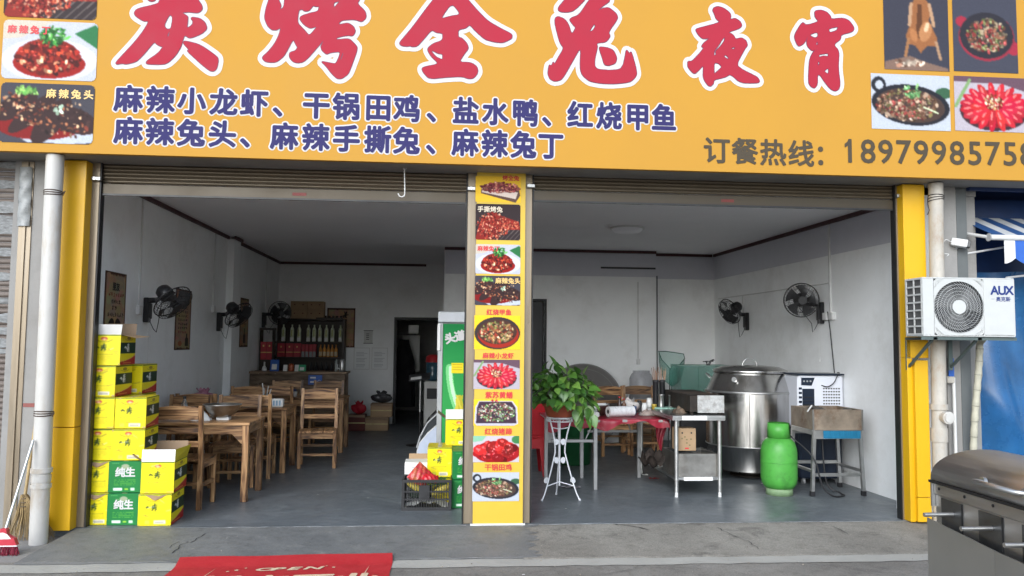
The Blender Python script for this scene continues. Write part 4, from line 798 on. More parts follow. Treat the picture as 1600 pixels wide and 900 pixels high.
def make_table(label):
    t = T('wooden_table', label, 'table', group='wooden dining tables'); w, d, h = .62, .34, .76
    for k in range(4): y = -d+k*.1705; MB().box(-w, w, y, y+.169, h-.028, h, .003).build('top_plank', WX, t)
    for sx in (-1, 1):
        for sy in (-1, 1): MB().box(sx*(w-.04)-.03, sx*(w-.04)+.03, sy*(d-.04)-.03, sy*(d-.04)+.03, 0, h-.029, .004).build('leg', WV, t)
        MB().box(sx*(w-.04)-.012, sx*(w-.04)+.012, -d+.071, d-.071, h-.115, h-.029, .002).build('apron', WYY, t)
        for sy in (-1, 1):
            x0 = sx*(w-.071); MB().prism([(x0, h-.115), (x0-sx*.1, h-.116), (x0, h-.215)], sy*(d-.04)-.01, sy*(d-.04)+.01).build('corner_brace', WX, t)
    for sy in (-1, 1): MB().box(-w+.071, w-.071, sy*(d-.04)-.012, sy*(d-.04)+.012, h-.115, h-.029, .002).build('apron', WX, t)
    return t
tb = make_table('wooden dining table behind the beer cartons, steel bowl on it')
leg1 = W(381, 784, z=0); TX1, TY1 = leg1.x-.58, leg1.y+.30
tb.location = (TX1, TY1, 0)
leg2 = W(441, 739, z=0); TX2, TY2 = leg2.x-.58, leg2.y+.30
again(tb, 'middle wooden dining table with a pot and tissue packet', (TX2, TY2, 0), 0)
TX3, TY3 = W(534, 705, z=0).x-.58, 4.75
again(tb, 'wooden dining table nearest the bar counter', (TX3, TY3, 0), 0)
ch = make_chair('wooden chair with its back to the street, beside the open carton')
c1 = W(312, 797, z=0); ch.location = (c1.x-.21, c1.y+.21, 0); ch.rotation_euler = (0, 0, -.05)
def chair(label, x, y, rz): return again(ch, label, (x, y, 0), rz)
chair('wooden chair half hidden behind the beer cartons, back to the street', c1.x-.21-.50, c1.y+.25, .03)
P2 = math.pi
chair('wooden chair facing the street across the bowl table, by the aisle', TX1+.25, TY1+.62, P2+.06); chair('wooden chair facing the street across the bowl table, by the wall', TX1-.3, TY1+.6, P2-.04)
chair('wooden chair drawn up to the middle table, back to the street, by the aisle', TX2+.28, TY2-.5, .05); chair('wooden chair drawn up to the middle table, back to the street, by the wall', TX2-.3, TY2-.48, -.05)
chair('wooden chair facing the street across the middle table', TX2-.1, TY2+.6, P2)
c3 = W(491, 733, z=0); chair('wooden chair standing out in the aisle between middle table and counter table', c3.x, c3.y+.22, P2+.10)
chair('wooden chair with its back to the street at the counter table', TX3-.25, TY3-.5, .04); chair('wooden chair facing the street at the counter table, by the aisle', TX3+.25, TY3+.55, P2); chair('wooden chair facing the street at the counter table, by the wall', TX3-.35, TY3+.55, P2+.1)
# things on the tables
def lathe_thing(name, label, cat, loc, prof, m, n=28, group=None):
    return tag(MB().lathe(prof, n=n).build(name, m, None, loc), label, cat, group)
p = W(347, 652, y=TY1-.05); bowl = T('steel_bowl', 'wide steel bowl on the table behind the beer cartons', 'bowl', (p.x, TY1-.05, .79))
MB().lathe([(.0, .002), (.07, .0), (.085, .004), (.12, .03), (.155, .075), (.175, .115), (.185, .12), (.182, .125), (.172, .12), (.15, .078), (.115, .035), (.08, .01), (0, .008)], n=36).build('basin', STEEL_D, bowl); MB().torus((0, 0, .122), .182, .004, n=36, m=5).build('rim', STEEL_T, bowl)
tag(MB().box(-.06, .06, -.05, .05, 0, .028, .003).build('tissue_packet', PAPER, None, (p.x+.02, TY1-.06, .7605)), 'flat white packet under the steel bowl', 'packet')
p = W(287, 640, y=TY1); bt = T('water_bottle', 'clear plastic bottle with dark cap beside the steel bowl', 'bottle', (p.x, TY1+.02, .7605))
MB().lathe([(0, 0), (.03, .002), (.033, .02), (.033, .13), (.028, .16), (.014, .19), (.013, .2)], n=18).build('body', GLASS, bt); MB().cyl((0, 0, .2), (0, 0, .225), .016).build('cap', BLACKP, bt)
p = W(315, 643, y=TY1-.12); wc = MB(); r = random.Random(5); wc.grid(lambda u, v: (-.09+.18*u, -.06+.12*v, .09*math.sin(math.pi*u)*math.sin(math.pi*v)**.6+.012*math.sin(9*u+3)*math.sin(11*v)), 14, 12); tag(wc.build('napkin_heap', PAPER, None, (p.x, TY1-.12, .762)), 'crumpled white napkins beside the steel bowl', 'napkins')
FILM = mat('clear_film', (0.6, 0.58, 0.62), .25, 0, .2, trans=.5)
p = W(270, 640, y=TY1-.1); tag(MB().grid(lambda u, v: (-.08+.16*u, -.06+.12*v, (.1+.02*math.sin(12*u)*math.sin(9*v+1))*math.sin(math.pi*u)**.7*math.sin(math.pi*v)**.7), 14, 12).build('film_bag', FILM, None, (p.x, TY1-.08, .762)), 'scrunched clear plastic bag at the table end by the cartons', 'plastic bag')
PINK = mat('pink_bag_plastic', (0.42, 0.17, 0.24), .35, 0, .15, trans=.25)
def bag(name, label, loc, w, h, m, seed, cat='plastic bag'):
    r = random.Random(seed); ph = [r.random()*6 for _ in range(6)]
    def fn(u, v):
        a = 2*math.pi*u; k = 1-v; rad = w*(.5*(math.sin(math.pi*min(1, k*.95+.05))**.5) if v < .75 else .18*(1+.6*(v-.75)*4))*(1+.16*math.sin(3*a+ph[0]+2*v)+.1*math.sin(7*a+ph[1]+5*v))
        if v < .05: rad *= .75
        return (rad*math.cos(a), rad*.7*math.sin(a), h*v+.02*math.sin(5*a+ph[2])*v)
    return tag(MB().grid(fn, 28, 12).build(name, m, None, loc), label, cat)
p = W(320, 622, y=TY2); bag('carrier_bag', 'pink plastic carrier bag on the middle table by the wall', (p.x, TY2-.05, .7605), .26, .2, PINK, 3)
p = W(413, 638, y=TY2); pt = T('stock_pot', 'dark steel pot of utensils on the middle table', 'pot', (p.x, TY2, .7605))
MB().lathe([(0, .002), (.09, .0), (.1, .01), (.105, .12), (.115, .125), (.112, .13), (.1, .12), (.095, .02), (0, .015)], n=28).build('body', STEEL_D, pt)
for k, (dx_, dy_, L_) in enumerate(((.03, .01, .24), (-.03, .02, .27), (.0, -.02, .22), (.05, .03, .2))): MB().tube([(dx_*.5, dy_, .03), (dx_, dy_*1.4, L_-.05), (dx_*1.3, dy_*1.6, L_)], .006, 6).build('utensil', STEEL_T, pt)
p = W(431, 640, y=TY2-.2); tp = T('tissue_pack', 'printed blue and white tissue pack on the middle table edge', 'tissue pack', (p.x, TY2-.18, .7605)); MB().box(-.085, .085, -.05, .05, 0, .10, .012).build('pack', PAPER, tp)
for k in range(4): B(-.065+.035*k, -.045+.035*k, -.0515, -.0505, .02, .08).build('print', mat('pale_blue_print', (0.22, 0.36, 0.5), .6), tp)
p = W(391, 622, y=TY2+.2); lathe_thing('paper_roll', 'white paper roll standing on the middle table', 'paper roll', (p.x, TY2+.2, .7605), [(.02, .0), (.05, 0), (.052, .01), (.052, .075), (.05, .08), (.02, .08), (.02, 0)], PAPER)
p = W(345, 628, y=TY1+.2); lathe_thing('dark_jar', 'small dark jar behind the steel bowl', 'jar', (p.x, TY1+.2, .7605), [(0, 0), (.032, 0), (.035, .01), (.035, .1), (.028, .12), (.03, .135), (0, .136)], DARKG)

cup = MB().lathe([(0, .0), (.026, .0), (.034, .07), (.036, .072), (.032, .07), (.024, .004), (0, .004)], n=16).mesh('tea_cup', WHITEP)
for x, y, lb in ((TX1+.12, TY1+.2, 'small white cup behind the steel bowl, aisle side'), (TX1-.32, TY1+.18, 'small white cup on the bowl table by the wall'), (TX2+.25, TY2+.15, 'small white cup on the middle table, aisle side'), (TX3-.1, TY3-.1, 'small white cup on the counter table')): tag(link('tea_cup', cup, None, (x, y, .7605)), lb, 'cup', 'white cups on the dining tables')
# ------------------------------------------------------------------ bar counter, liquor rack and what is on them
YC = 6.3
cx0, cx1, ct = W(388, 585, y=YC).x, W(541, 585, y=YC).x, W(460, 584, y=YC).z
cn = T('bar_counter', 'rough dark wood bar counter at the back of the dining room', 'counter', ((cx0+cx1)/2, YC, 0)); cw = (cx1-cx0)/2
nb_ = 6
for k in range(nb_): z0 = ct*k/nb_; MB().box(-cw+.02, cw-.02, 0, .03, z0+.002, z0+ct/nb_-.004, .004).build('front_board', WD, cn)
MB().box(-cw-.01, cw+.01, -.03, .5, ct, ct+.035, .004).build('counter_top', WD, cn); B(-cw+.02, -cw+.05, .031, .48, 0, ct-.001).build('side_panel', WD, cn); B(cw-.05, cw-.02, .031, .48, 0, ct-.001).build('side_panel', WD, cn)
def sheet(name, label, cat, px0, py0, px1, py1, y, m, th=.004, group=None, dy=0):
    a, b = W(px0, py0, y=y), W(px1, py1, y=y)
    return tag(MB().box(-(b.x-a.x)/2, (b.x-a.x)/2, -th, 0, 0, a.z-b.z).build(name, m, None, ((a.x+b.x)/2, y+dy, b.z)), label, cat, group)
BLUE = mat('blue_sign_plastic', (0.03, 0.11, 0.42), .4)
bs_ = T('payment_sign', 'blue payment sign fixed to the front of the bar counter', 'sign', (0, 0, 0))
a, b = W(482, 586, y=YC-.04), W(503, 601, y=YC-.04); B(a.x, b.x, YC-.046, YC-.036, b.z, a.z).build('plate', BLUE, bs_)
for k in range(2): B(a.x+.03, a.x+.12, YC-.0475, YC-.0465, b.z+.03+k*.07, b.z+.055+k*.07).build('print_line', WHITEP, bs_)
MB().torus((b.x-.045, YC-.047, b.z+.05), .022, .005, (0, 1, 0), 16, 4).build('print_ring', WHITEP, bs_)
sheet('blue_notice', 'small faded blue notice on the counter front above a chair back', 'notice', 448, 604, 463, 616, YC-.005, mat('faded_blue_paper', (0.1, 0.13, 0.27), .7))
stand_specs = ((388, 398, 579, WHITEP, 'small white name block at the counter end'), (423, 436, 562, BLUE, 'dark blue plastic payment stand on the bar counter'), (467, 478, 570, mat('green_stand', (0.05, 0.35, 0.17), .4), 'green plastic payment stand on the bar counter'), (443, 449, 570, PAPER, 'white card holder left of the small gold figure'), (461, 467, 570, PAPER, 'white card holder right of the small gold figure'))
for x0, x1, yt, m, lb in stand_specs:
    a, b = W(x0, yt, y=YC+.15), W(x1, yt, y=YC+.15); w = (b.x-a.x)/2; h = a.z-(ct+.036); t = T('counter_stand', lb, 'stand', ((a.x+b.x)/2, YC+.15, ct+.036))
    MB().prism([(-.04, 0), (.04, 0), (.02, h), (.008, h)], -w, w, 'yz').build('panel', m, t)
    if h > .09: MB().add([(-w*.6, -.043+.0, h*.15), (w*.6, -.043, h*.15), (w*.6, -.0165, h*.62), (-w*.6, -.0165, h*.62)], [(0, 1, 2, 3)]).build('white_square', PAPER, t, fix=False)
a = W(455, 575, y=YC+.15); lathe_thing('lucky_figure', 'small red and gold figure between white card holders', 'figurine', (a.x, YC+.15, ct+.036), [(0, 0), (.045, 0), (.05, .02), (.04, .06), (.045, .09), (.035, .12), (0, .13)], mat('red_gold_lacquer', (0.35, 0.08, 0.03), .3, .2, .4, 20))
a = W(413, 575, y=YC+.12); lathe_thing('wine_decanter', 'small pale bottle standing at the left of the counter', 'bottle', (a.x, YC+.12, ct+.036), [(0, 0), (.035, 0), (.04, .02), (.032, .06), (.012, .09), (.012, .15), (0, .151)], WHITEP)
YS = YB-.32
sx0, sx1, st = W(420, 500, y=YS).x, W(537, 500, y=YS).x, W(480, 500, y=YS).z
rk = T('liquor_rack', 'dark wooden liquor rack against the back wall', 'shelf', ((sx0+sx1)/2, YS, 0)); sw = (sx1-sx0)/2
DWOOD = mat('dark_rack_wood', (0.03, 0.018, 0.012), .5, 0, .3, 6)
shz = [st, W(480, 536, y=YS).z, W(480, 560, y=YS).z, .95, .4]
for s in (-1, 1): B(s*sw-.02, s*sw+.02, 0, .3, 0, st-.001).build('side_panel', DWOOD, rk)
for z in shz: MB().box(-sw+.021 if z < st else -sw-.03, sw-.021 if z < st else sw+.03, -.01, .3, z, z+.025).build('shelf_board', DWOOD, rk)
B(-sw+.02, sw-.02, .295, .305, .0, st-.002).build('back_board', DWOOD, rk)
CLEARB = mat('clear_bottle_glass', (0.62, 0.66, 0.5), .12, 0, .25, 14); AMBER = mat('amber_bottle', (0.62, 0.27, 0.07), .15, 0, .25, 12)
bp = MB().lathe([(0, 0), (.034, .0), (.036, .01), (.036, .22), (.03, .25), (.014, .27), (.014, .31), (.017, .315), (0, .316)], n=14).mesh('liquor_bottle', CLEARB)
z = shz[1]+.026
for k, px in enumerate((443, 456.5, 467.5, 482, 491, 500, 510, 519.5, 532)):
    o = link('liquor_bottle', bp, None, (W(px, 520, y=YS+.1).x, YS+.1, z)); tag(o, 'clear spirit bottle with pale label on the top rack shelf', 'bottle', 'clear bottles on the liquor rack')
    B(-.03, .03, -.0375, -.0365, .01, .075).build('label_band', PAPER, o); B(-.012, .012, -.0375, -.0365, .1, .22).build('neck_label', mat('yellow_green_label', (0.4, 0.42, 0.15), .6), o)
ap = MB().lathe([(0, 0), (.03, .0), (.032, .01), (.032, .14), (.012, .19), (.012, .23), (0, .231)], n=12).mesh('amber_bottle', AMBER)
for px in (501, 507, 513, 519, 525): o = tag(link('amber_bottle', ap, None, (W(px, 550, y=YS+.1).x, YS+.1, shz[2]+.026)), 'small amber bottle on the middle rack shelf', 'bottle', 'amber bottles on the liquor rack'); B(-.026, .026, -.0335, -.0325, .02, .1).build('label_band', mat('cream_label', (0.55, 0.42, 0.25), .6), o)
RBOX = mat('red_gift_box', (0.42, 0.03, 0.045), .4, 0, .2)
for k, px in enumerate((439, 452, 464)):
    t = T('gift_box', 'red boxed liquor in the row on the middle rack shelf', 'gift box', (W(px, 550, y=YS+.05).x, YS+.05, shz[2]+.026), group='red gift boxes on the rack'); MB().box(-.066, .066, 0, .12, 0, .25, .003).build('box', RBOX, t); B(-.064, .064, -.0015, -.0005, .08, .092).build('gold_band', GOLD, t); B(-.012, .012, -.0015, -.0005, .17, .2).build('gold_seal', GOLD, t)
for k, px in enumerate((473.5, 479.5, 485.5, 491)): t = T('gift_tube', 'slim red and grey gift box beside the amber bottles', 'gift box', (W(px, 550, y=YS+.05).x, YS+.05, shz[2]+.026), group='slim gift boxes on the rack'); MB().box(-.03, .03, 0, .1, 0, .235, .003).build('box', RBOX, t); B(-.028, .028, -.0015, -.0005, .0, .1).build('lower_print', mat('grey_print', (0.25, 0.24, 0.24), .5), t)
YK = 6.9; zk = W(413, 562, y=YK).z; xk0 = XL+.02; xk1 = W(426, 562, y=YK).x; hk = W(413, 534, y=YK).z-zk
for k in range(2):
    t = T('gift_box', 'tall red gift box on the narrow cabinet by the left wall', 'gift box', (xk0+(xk1-xk0)*(.27+.46*k), YK, zk+.001), group='red gift boxes left of the rack'); wk = (xk1-xk0)*.22; MB().box(-wk, wk, 0, .14, 0, hk, .003).build('box', RBOX, t); B(-wk, wk, -.0015, -.0005, hk*.38, hk*.43).build('gold_band', GOLD, t); B(-.012, .012, -.0015, -.0005, hk*.72, hk*.82).build('gold_seal', GOLD, t)
t = T('side_cabinet', 'narrow dark cabinet on the left wall behind the counter', 'cabinet', (xk0, YK-.02, 0)); B(0, xk1-xk0, 0, .22, 0, zk).build('cupboard', DWOOD, t); B(0, .012, .0, .2, zk+.0005, zk+hk+.2).build('upright', DWOOD, t); B(xk1-xk0-.012, xk1-xk0, .0, .2, zk+.0005, zk+hk+.2).build('upright', DWOOD, t); B(-.005, xk1-xk0+.005, -.005, .22, zk+hk+.2005, zk+hk+.235).build('top_board', DWOOD, t)
db = MB().lathe([(0, 0), (.026, .0), (.028, .1), (.01, .15), (.01, .18), (0, .181)], n=10).mesh('dark_bottle', BLACKP)
for px in (486, 494, 502, 510, 518, 527): tag(link('dark_bottle', db, None, (W(px, 575, y=YS+.1).x, YS+.1, shz[3]+.026)), 'dark little bottle on the low rack shelf behind the counter', 'bottle', 'dark bottles on the low rack shelf')
for k, (px, m, lb) in enumerate(((527, GLASS, 'clear glass jar at the right end of the bar counter'), (534, STEEL_T, 'shiny steel shaker at the right end of the bar counter'))): lathe_thing('counter_jar', lb, 'jar', (W(px, 580, y=YC+.2).x, YC+.2, ct+.036), [(0, 0), (.045, 0), (.05, .02), (.05, .16), (.04, .18), (.042, .2), (0, .201)], m)
# cartons and tray on top of the rack, fan by the rack
a = W(456, 471, y=YS+.15); b = W(507, 498, y=YS+.15); wc = (b.x-a.x)/4; hc = (a.z-st-.027)/2
for i in range(2):
    for j in range(2):
        t = T('plain_carton', 'brown carton on top of the liquor rack', 'carton', (a.x+wc*(2*i+1), YS+.03, st+.026+j*(hc+.002)), group='brown cartons on the liquor rack'); MB().box(-wc+.003, wc-.003, 0, .24, 0, hc, .003).build('box', KRAFT, t)
        for k in (-1, 1): B(k*wc*.5-.012, k*wc*.5+.012, -.0015, -.0005, hc*.55, hc*.68).build('printed_mark', mat('dark_red_print', (0.12, 0.03, 0.02), .8), t)
a = W(497, 496, y=YS+.08); b = W(533, 496, y=YS+.08)
bt_ = MB(); [bt_.cyl((a.x+(b.x-a.x)*k/6-a.x, 0, .0), (a.x+(b.x-a.x)*k/6-a.x, 0, .06), .022, n=10) for k in range(7)]; bt_.box(-.03, b.x-a.x+.03, -.04, .04, .0, .025); tag(bt_.build('cup_tray', DWOOD, None, (a.x, YS+.06, st+.026)), 'dark tray of small cups on the right end of the rack top', 'tray')
# posters and notices
def poster(label, name, plane, cen, w, h, cv, rz, edge):
    t = T(name, label, 'poster', cen, rz); link('print', cv.mesh('print', w, h, PRINT), t, (0, -.004, 0)); B(-w/2-.012, w/2+.012, -.003, 0, -h/2-.012, h/2+.012).build('backing', edge, t)
    return t
PEDGE = mat('dark_brown_edge', (0.07, 0.03, 0.022), .8)
def paper_cv(w, h, seed):
    c = Cv(w, h, (150, 122, 96)); r = random.Random(seed)
    for k in range(90): c.ell(r.uniform(0, w), r.uniform(0, h), r.uniform(3, 12), r.uniform(3, 12), tuple(v*r.uniform(.9, 1.1) for v in (156, 130, 104)))
    c.heap(r, 60, w/2, 0, w/2, 2, [(82, 50, 36)], 1, 3); c.heap(r, 60, w/2, h, w/2, 2, [(82, 50, 36)], 1, 3); c.rect(0, 0, 2, h, (84, 52, 40)); c.rect(w-2, 0, w, h, (84, 52, 40))
    return c.grain(seed, .06)
def scrawl(c, r, x, y, n, s, col):
    for k in range(n):
        for q in range(5):
            if r.random() < .5: c.line([(x+k*s*1.15+r.uniform(0, s*.2), y+r.uniform(0, s)), (x+k*s*1.15+s*.85, y+r.uniform(0, s))], s*.14, col)
            else: c.line([(x+k*s*1.15+r.uniform(0, s*.85), y), (x+k*s*1.15+r.uniform(0, s*.85), y+s*.95)], s*.14, col)
pc = paper_cv(56, 110, 3); r = random.Random(2)
pc.poly([(12, 92), (16, 78), (28, 74), (40, 78), (44, 92), (46, 110), (10, 110)], (190, 176, 168)); pc.ell(28, 86, 9, 11, (196, 178, 162)); pc.ell(19, 76, 8, 10, (26, 22, 22), .3); pc.ell(37, 76, 8, 10, (26, 22, 22), -.3); pc.ell(15, 86, 3, 9, (26, 22, 22)); pc.ell(41, 86, 3, 9, (26, 22, 22)); pc.line([(24, 85), (27, 85)], 1.2, (50, 30, 30)); pc.line([(30, 85), (33, 85)], 1.2, (50, 30, 30)); pc.line([(27, 91), (30, 91)], 1.4, (150, 50, 50))
scrawl(pc, r, 9, 29, 7, 5.4, (120, 40, 34)); scrawl(pc, r, 16, 39, 4, 6, (52, 38, 30)); scrawl(pc, r, 20, 48, 2, 6, (52, 38, 30)); scrawl(pc, r, 8, 58, 7, 5.6, (62, 42, 32))
a = W(166, 421, x=XL+.004); b = W(197, 429, x=XL+.004); zl = W(162, 527, x=XL+.004).z
wp = b.y-a.y; hp = a.z-zl+.08
t1 = poster('parchment poster with a girl and slogan, above the beer cartons', 'wall_poster', XL, (XL+.003, (a.y+b.y)/2, a.z-hp/2-.02), wp, hp, pc, math.pi/2, PEDGE)
text('朋友', wp*.18, .004).build('lettering', mat('poster_black', (0.02, 0.018, 0.016), .8), t1, (-wp*.18, -.006, hp*.28), fix=False)
pc = paper_cv(46, 116, 5); r = random.Random(4)
for k in range(9): scrawl(pc, r, 8, 8+8*k, 5, 5, (58, 44, 36))
scrawl(pc, r, 8, 80, 5, 4.5, (130, 50, 60)); pc.poly([(30, 110), (30, 96), (33, 92), (33, 85), (37, 85), (37, 92), (40, 96), (40, 110)], (50, 44, 36)); pc.ell(15, 105, 6, 5, (150, 90, 60))
a = W(276, 452, x=XL+.004); b = W(299, 457, x=XL+.004); zl = W(287, 545, x=XL+.004).z; w2, h2 = b.y-a.y, a.z-zl
poster('narrow parchment poster with a bottle behind the first wall fan', 'wall_poster', XL, (XL+.003, (a.y+b.y)/2, a.z-h2/2), w2, h2, pc, math.pi/2, PEDGE)
pc2 = paper_cv(46, 116, 6); 
for k in range(7): scrawl(pc2, r, 8, 10+8*k, 5, 5, (58, 44, 36))
pc2.poly([(18, 108), (18, 90), (22, 84), (22, 72), (27, 72), (27, 84), (31, 90), (31, 108)], (60, 52, 40))
a = W(376, 466, x=XL+.004); b = W(389, 468, x=XL+.004); zl = W(382, 541, x=XL+.004).z
poster('narrow parchment poster beyond the pilaster behind the second wall fan', 'wall_poster', XL, (XL+.003, max(5.5, (a.y+b.y)/2), a.z-(a.z-zl)/2), .5, a.z-zl, pc2, math.pi/2, PEDGE)
pc3 = paper_cv(60, 90, 8); scrawl(pc3, random.Random(6), 32, 8, 1, 15, (24, 20, 18)); pc3.rect(0, 0, 60, 3, (60, 40, 32)); pc3.line([(4, 20), (30, 84)], 1, (120, 80, 70))
a, b = W(512.5, 482, y=YB-.004), W(553, 542, y=YB-.004); poster('large parchment poster on the back wall behind the liquor rack', 'wall_poster', 0, ((a.x+b.x)/2, YB-.002, (a.z+b.z)/2), b.x-a.x, a.z-b.z, pc3, 0, PEDGE)
for x0, x1, lb in ((553, 577.5, 'framed white licence sheet next to the parchment poster'), (581, 605.5, 'framed white licence sheet next to the dark doorway')):
    c = Cv(30, 42, (236, 238, 238)); 
    for k in range(14): c.line([(4, 6+2.4*k), (random.Random(k).uniform(18, 26), 6+2.4*k)], .8, (185, 187, 190))
    a, b = W(x0, 543, y=YB-.004), W(x1, 577.5, y=YB-.004); t = T('licence_frame', lb, 'notice', ((a.x+b.x)/2, YB-.003, (a.z+b.z)/2)); w, h = b.x-a.x, a.z-b.z
    link('sheet', c.mesh('sheet', w-.03, h-.03), t, (0, -.006, 0)); f = MB(); f.box(-w/2, w/2, -.01, 0, h/2-.015, h/2); f.box(-w/2, w/2, -.01, 0, -h/2, -h/2+.015); f.box(-w/2, -w/2+.015, -.01, 0, -h/2+.0151, h/2-.0151); f.box(w/2-.015, w/2, -.01, 0, -h/2+.0151, h/2-.0151); f.build('frame', WHITEP, t)
a, b = W(569, 517, y=YB-.004), W(582, 536, y=YB-.004); t = T('small_notice', 'small grey notice above the licence sheets', 'notice', ((a.x+b.x)/2, YB-.003, (a.z+b.z)/2)); w, h = (b.x-a.x)/2, (a.z-b.z)/2
B(-w, w, -.003, 0, -h, h).build('paper', mat('grey_notice_paper', (0.6, 0.6, 0.58), .8), t); [B(-w*.5, w*.2, -.005, -.0035, h*(.5-.3*k)-.006, h*(.5-.3*k)+.006).build('print_line', DARKG, t) for k in range(4)]; MB().box(-w-.01, w+.01, -.006, -.0035, -h-.012, -h, .002).box(-w-.01, w+.01, -.006, -.0035, h, h+.012, .002).build('clip_rail', DARKG, t)
# ------------------------------------------------------------------ wall fans
CAGE = mat('black_fan_wire', (0.018, 0.017, 0.018), .4, .2); BLADE = mat('smoked_fan_blade', (0.035, 0.035, 0.037), .3, 0, .1)
def wall_fan(label, mount, head, facing, R, cord=True):
    """mount = point on the wall, head = middle of the cage, facing = where it blows"""
    m, h, f = Vector(mount), Vector(head), Vector(facing).normalized()
    t = T('wall_fan', label, 'fan', m); M = f.to_track_quat('-Y', 'Z').to_matrix().to_4x4(); M.translation = h-m
    def part(name, fill, mt): q = MB(); q.M = M; fill(q); return q.build(name, mt, t)
    def cage(q):
        for rr, yy in ((R, .0), (R*.98, -.045), (R*.72, -.075), (R*.42, -.085), (R*.72, .04), (R*.4, .055)): q.torus((0, yy, 0), rr, .006 if rr >= R else .0026, (0, 1, 0), 40, 5)
        for k in range(36):
            a = 2*math.pi*k/36; c, s = math.cos(a), math.sin(a)
            q.tube([(R*c, -.0, R*s), (R*.98*c, -.045, R*.98*s), (R*.6*c, -.08, R*.6*s), (R*.22*c, -.09, R*.22*s)], .0017, 3, caps=False)
            if k % 2 == 0: q.tube([(R*c, 0, R*s), (R*.6*c, .045, R*.6*s), (R*.25*c, .055, R*.25*s)], .0013, 3, caps=False)
    part('cage', cage, CAGE)
    def hub(q): q.cyl((0, -.098, 0), (0, -.085, 0), R*.24, n=20); q.cyl((0, -.06, 0), (0, -.02, 0), R*.2, n=20)
    hb_ = part('hub', hub, BLACKP)
    for k in range(5):
        a0 = 2*math.pi*k/5
        def bl(q):
            def fn(u, v): r_ = R*(.18+.74*u); a = a0+(v-.5)*(.62+.35*u)+.25*u; return (r_*math.cos(a), -.045+.05*(v-.5)*(1-.4*u), r_*math.sin(a))
            q.grid(fn, 6, 5)
        part('blade', bl, BLADE)
    def motor(q): q.lathe([(0, 0), (.05, .0), (.072, .015), (.078, .05), (.07, .11), (.045, .135), (0, .14)], n=22); q.v = [tuple(v) for v in q.v]
    q = MB(); q.M = M @ Matrix.Translation((0, .055, 0)) @ Matrix.Rotation(-math.pi/2, 4, 'X'); motor(q); q.build('motor', BLACKP, t)
    back = (M @ Vector((0, .12, -.05))); n = Vector((1, 0, 0)) if facing[0] > 0 or mount[0] < 0 else Vector((-1, 0, 0))
    o_ = n*.05
    q = MB(); q.box(min(0, o_.x), max(0, o_.x), -.05, .05, -.2, .06, .008); q.build('wall_bracket', BLACKP, t)
    q = MB(); q.tube([o_+Vector((0, 0, .03)), o_*2.2+Vector((0, 0, .035)), (o_*2+back)*.5+Vector((0, 0, .01)), back], [.03, .028, .025, .03], 10); q.build('arm', BLACKP, t)
    q = MB(); q.box(min(o_.x, o_.x*1.35), max(o_.x, o_.x*1.35), -.03, .03, -.16, .0, .004); q.build('switch_panel', DARKG, t)
    if cord: q = MB(); q.tube([o_+Vector((0, .02, -.19)), o_*1.6+Vector((0, .05, -.27)), o_*2.4+Vector((0, .02, -.3)), o_*3+Vector((0, -.02, -.2)), back+Vector((0, 0, -.05))], .004, 5); q.build('cable', BLACKP, t)
    q = MB(); q.tube([o_*1.2+Vector((0, -.03, -.15)), o_*1.2+Vector((0, -.03, -.62))], .0016, 4); q.cyl(o_*1.2+Vector((0, -.03, -.62)), o_*1.2+Vector((0, -.03, -.655)), .007, .004, n=8); q.build('pull_cord', WHITEP, t)
    return t
fm = W(228, 474, x=XL+.01); fh = W(269, 471, x=XL+.50)
wall_fan('black wall fan nearest the street above the dining tables', (XL, fm.y, fm.z), fh, (.62, -.25, -.62), .19)
fm = W(341, 495, x=XL+.01); fh = W(372, 491, x=XL+.48)
wall_fan('black wall fan above the tables, beside the white pilaster', (XL, fm.y, fm.z), fh, (.62, -.28, -.6), .19)
fm = W(418, 500, x=XL+.01); fh = W(437, 489, y=6.9)
t = wall_fan('black wall fan in the corner over the liquor rack', (XL, 7.1, fh.z-.05), fh, (.55, -.85, -.1), .2)
fm = W(1170, 495, x=XRW(3.7)-.01); fh = W(1141, 486, x=XRW(3.7)-.42)
wall_fan('black wall fan above the steel oven with a looped cable', (XRW(fm.y), fm.y, fm.z), fh, (-.75, -.22, -.42), .19)
fm = W(1285, 480, x=XRW(2)-.01); fh = W(1252, 469, x=XRW(2)-.34)
wall_fan('black wall fan turned to the street above the air cooler', (XRW(fm.y), fm.y, fm.z), fh, (-.28, -1.0, -.10), .2)
FM2 = fm
# trunking, sockets, cables on the walls
TRK = mat('white_trunking', (0.62, 0.62, 0.61), .5)
def conduit(label, pts, w, plates=(), m=TRK):
    t = T('cable_trunking', label, 'trunking', pts[0]); o = Vector(pts[0]); 
    for a, b in zip(pts[:-1], pts[1:]): a, b = Vector(a)-o, Vector(b)-o; MB().box(min(a.x, b.x)-w, max(a.x, b.x)+w, min(a.y, b.y)-w, max(a.y, b.y)+w, min(a.z, b.z), max(a.z, b.z)).build('channel', m, t)
    for p in plates: p = Vector(p)-o; MB().box(p.x-.025, p.x+.025, p.y-.045, p.y+.045, p.z-.045, p.z+.045, .004).build('socket_plate', WHITEP, t)
    return t
for px, lb in ((217, 'thin white trunking down the left wall beside the parchment poster'), (333, 'thin white trunking down the left wall beside the pilaster')):
    q = W(px, 480, x=XL+.01); conduit(lb, [(XL+.008, q.y, q.z+.02), (XL+.008, q.y, ZC-.05)], .008, [(XL+.01, q.y, q.z-.03)])
q = W(420, 500, x=XL+.008); conduit('thin white trunking in the left back corner', [(XL+.008, 7.3, 1.9), (XL+.008, 7.3, ZC-.05)], .006)
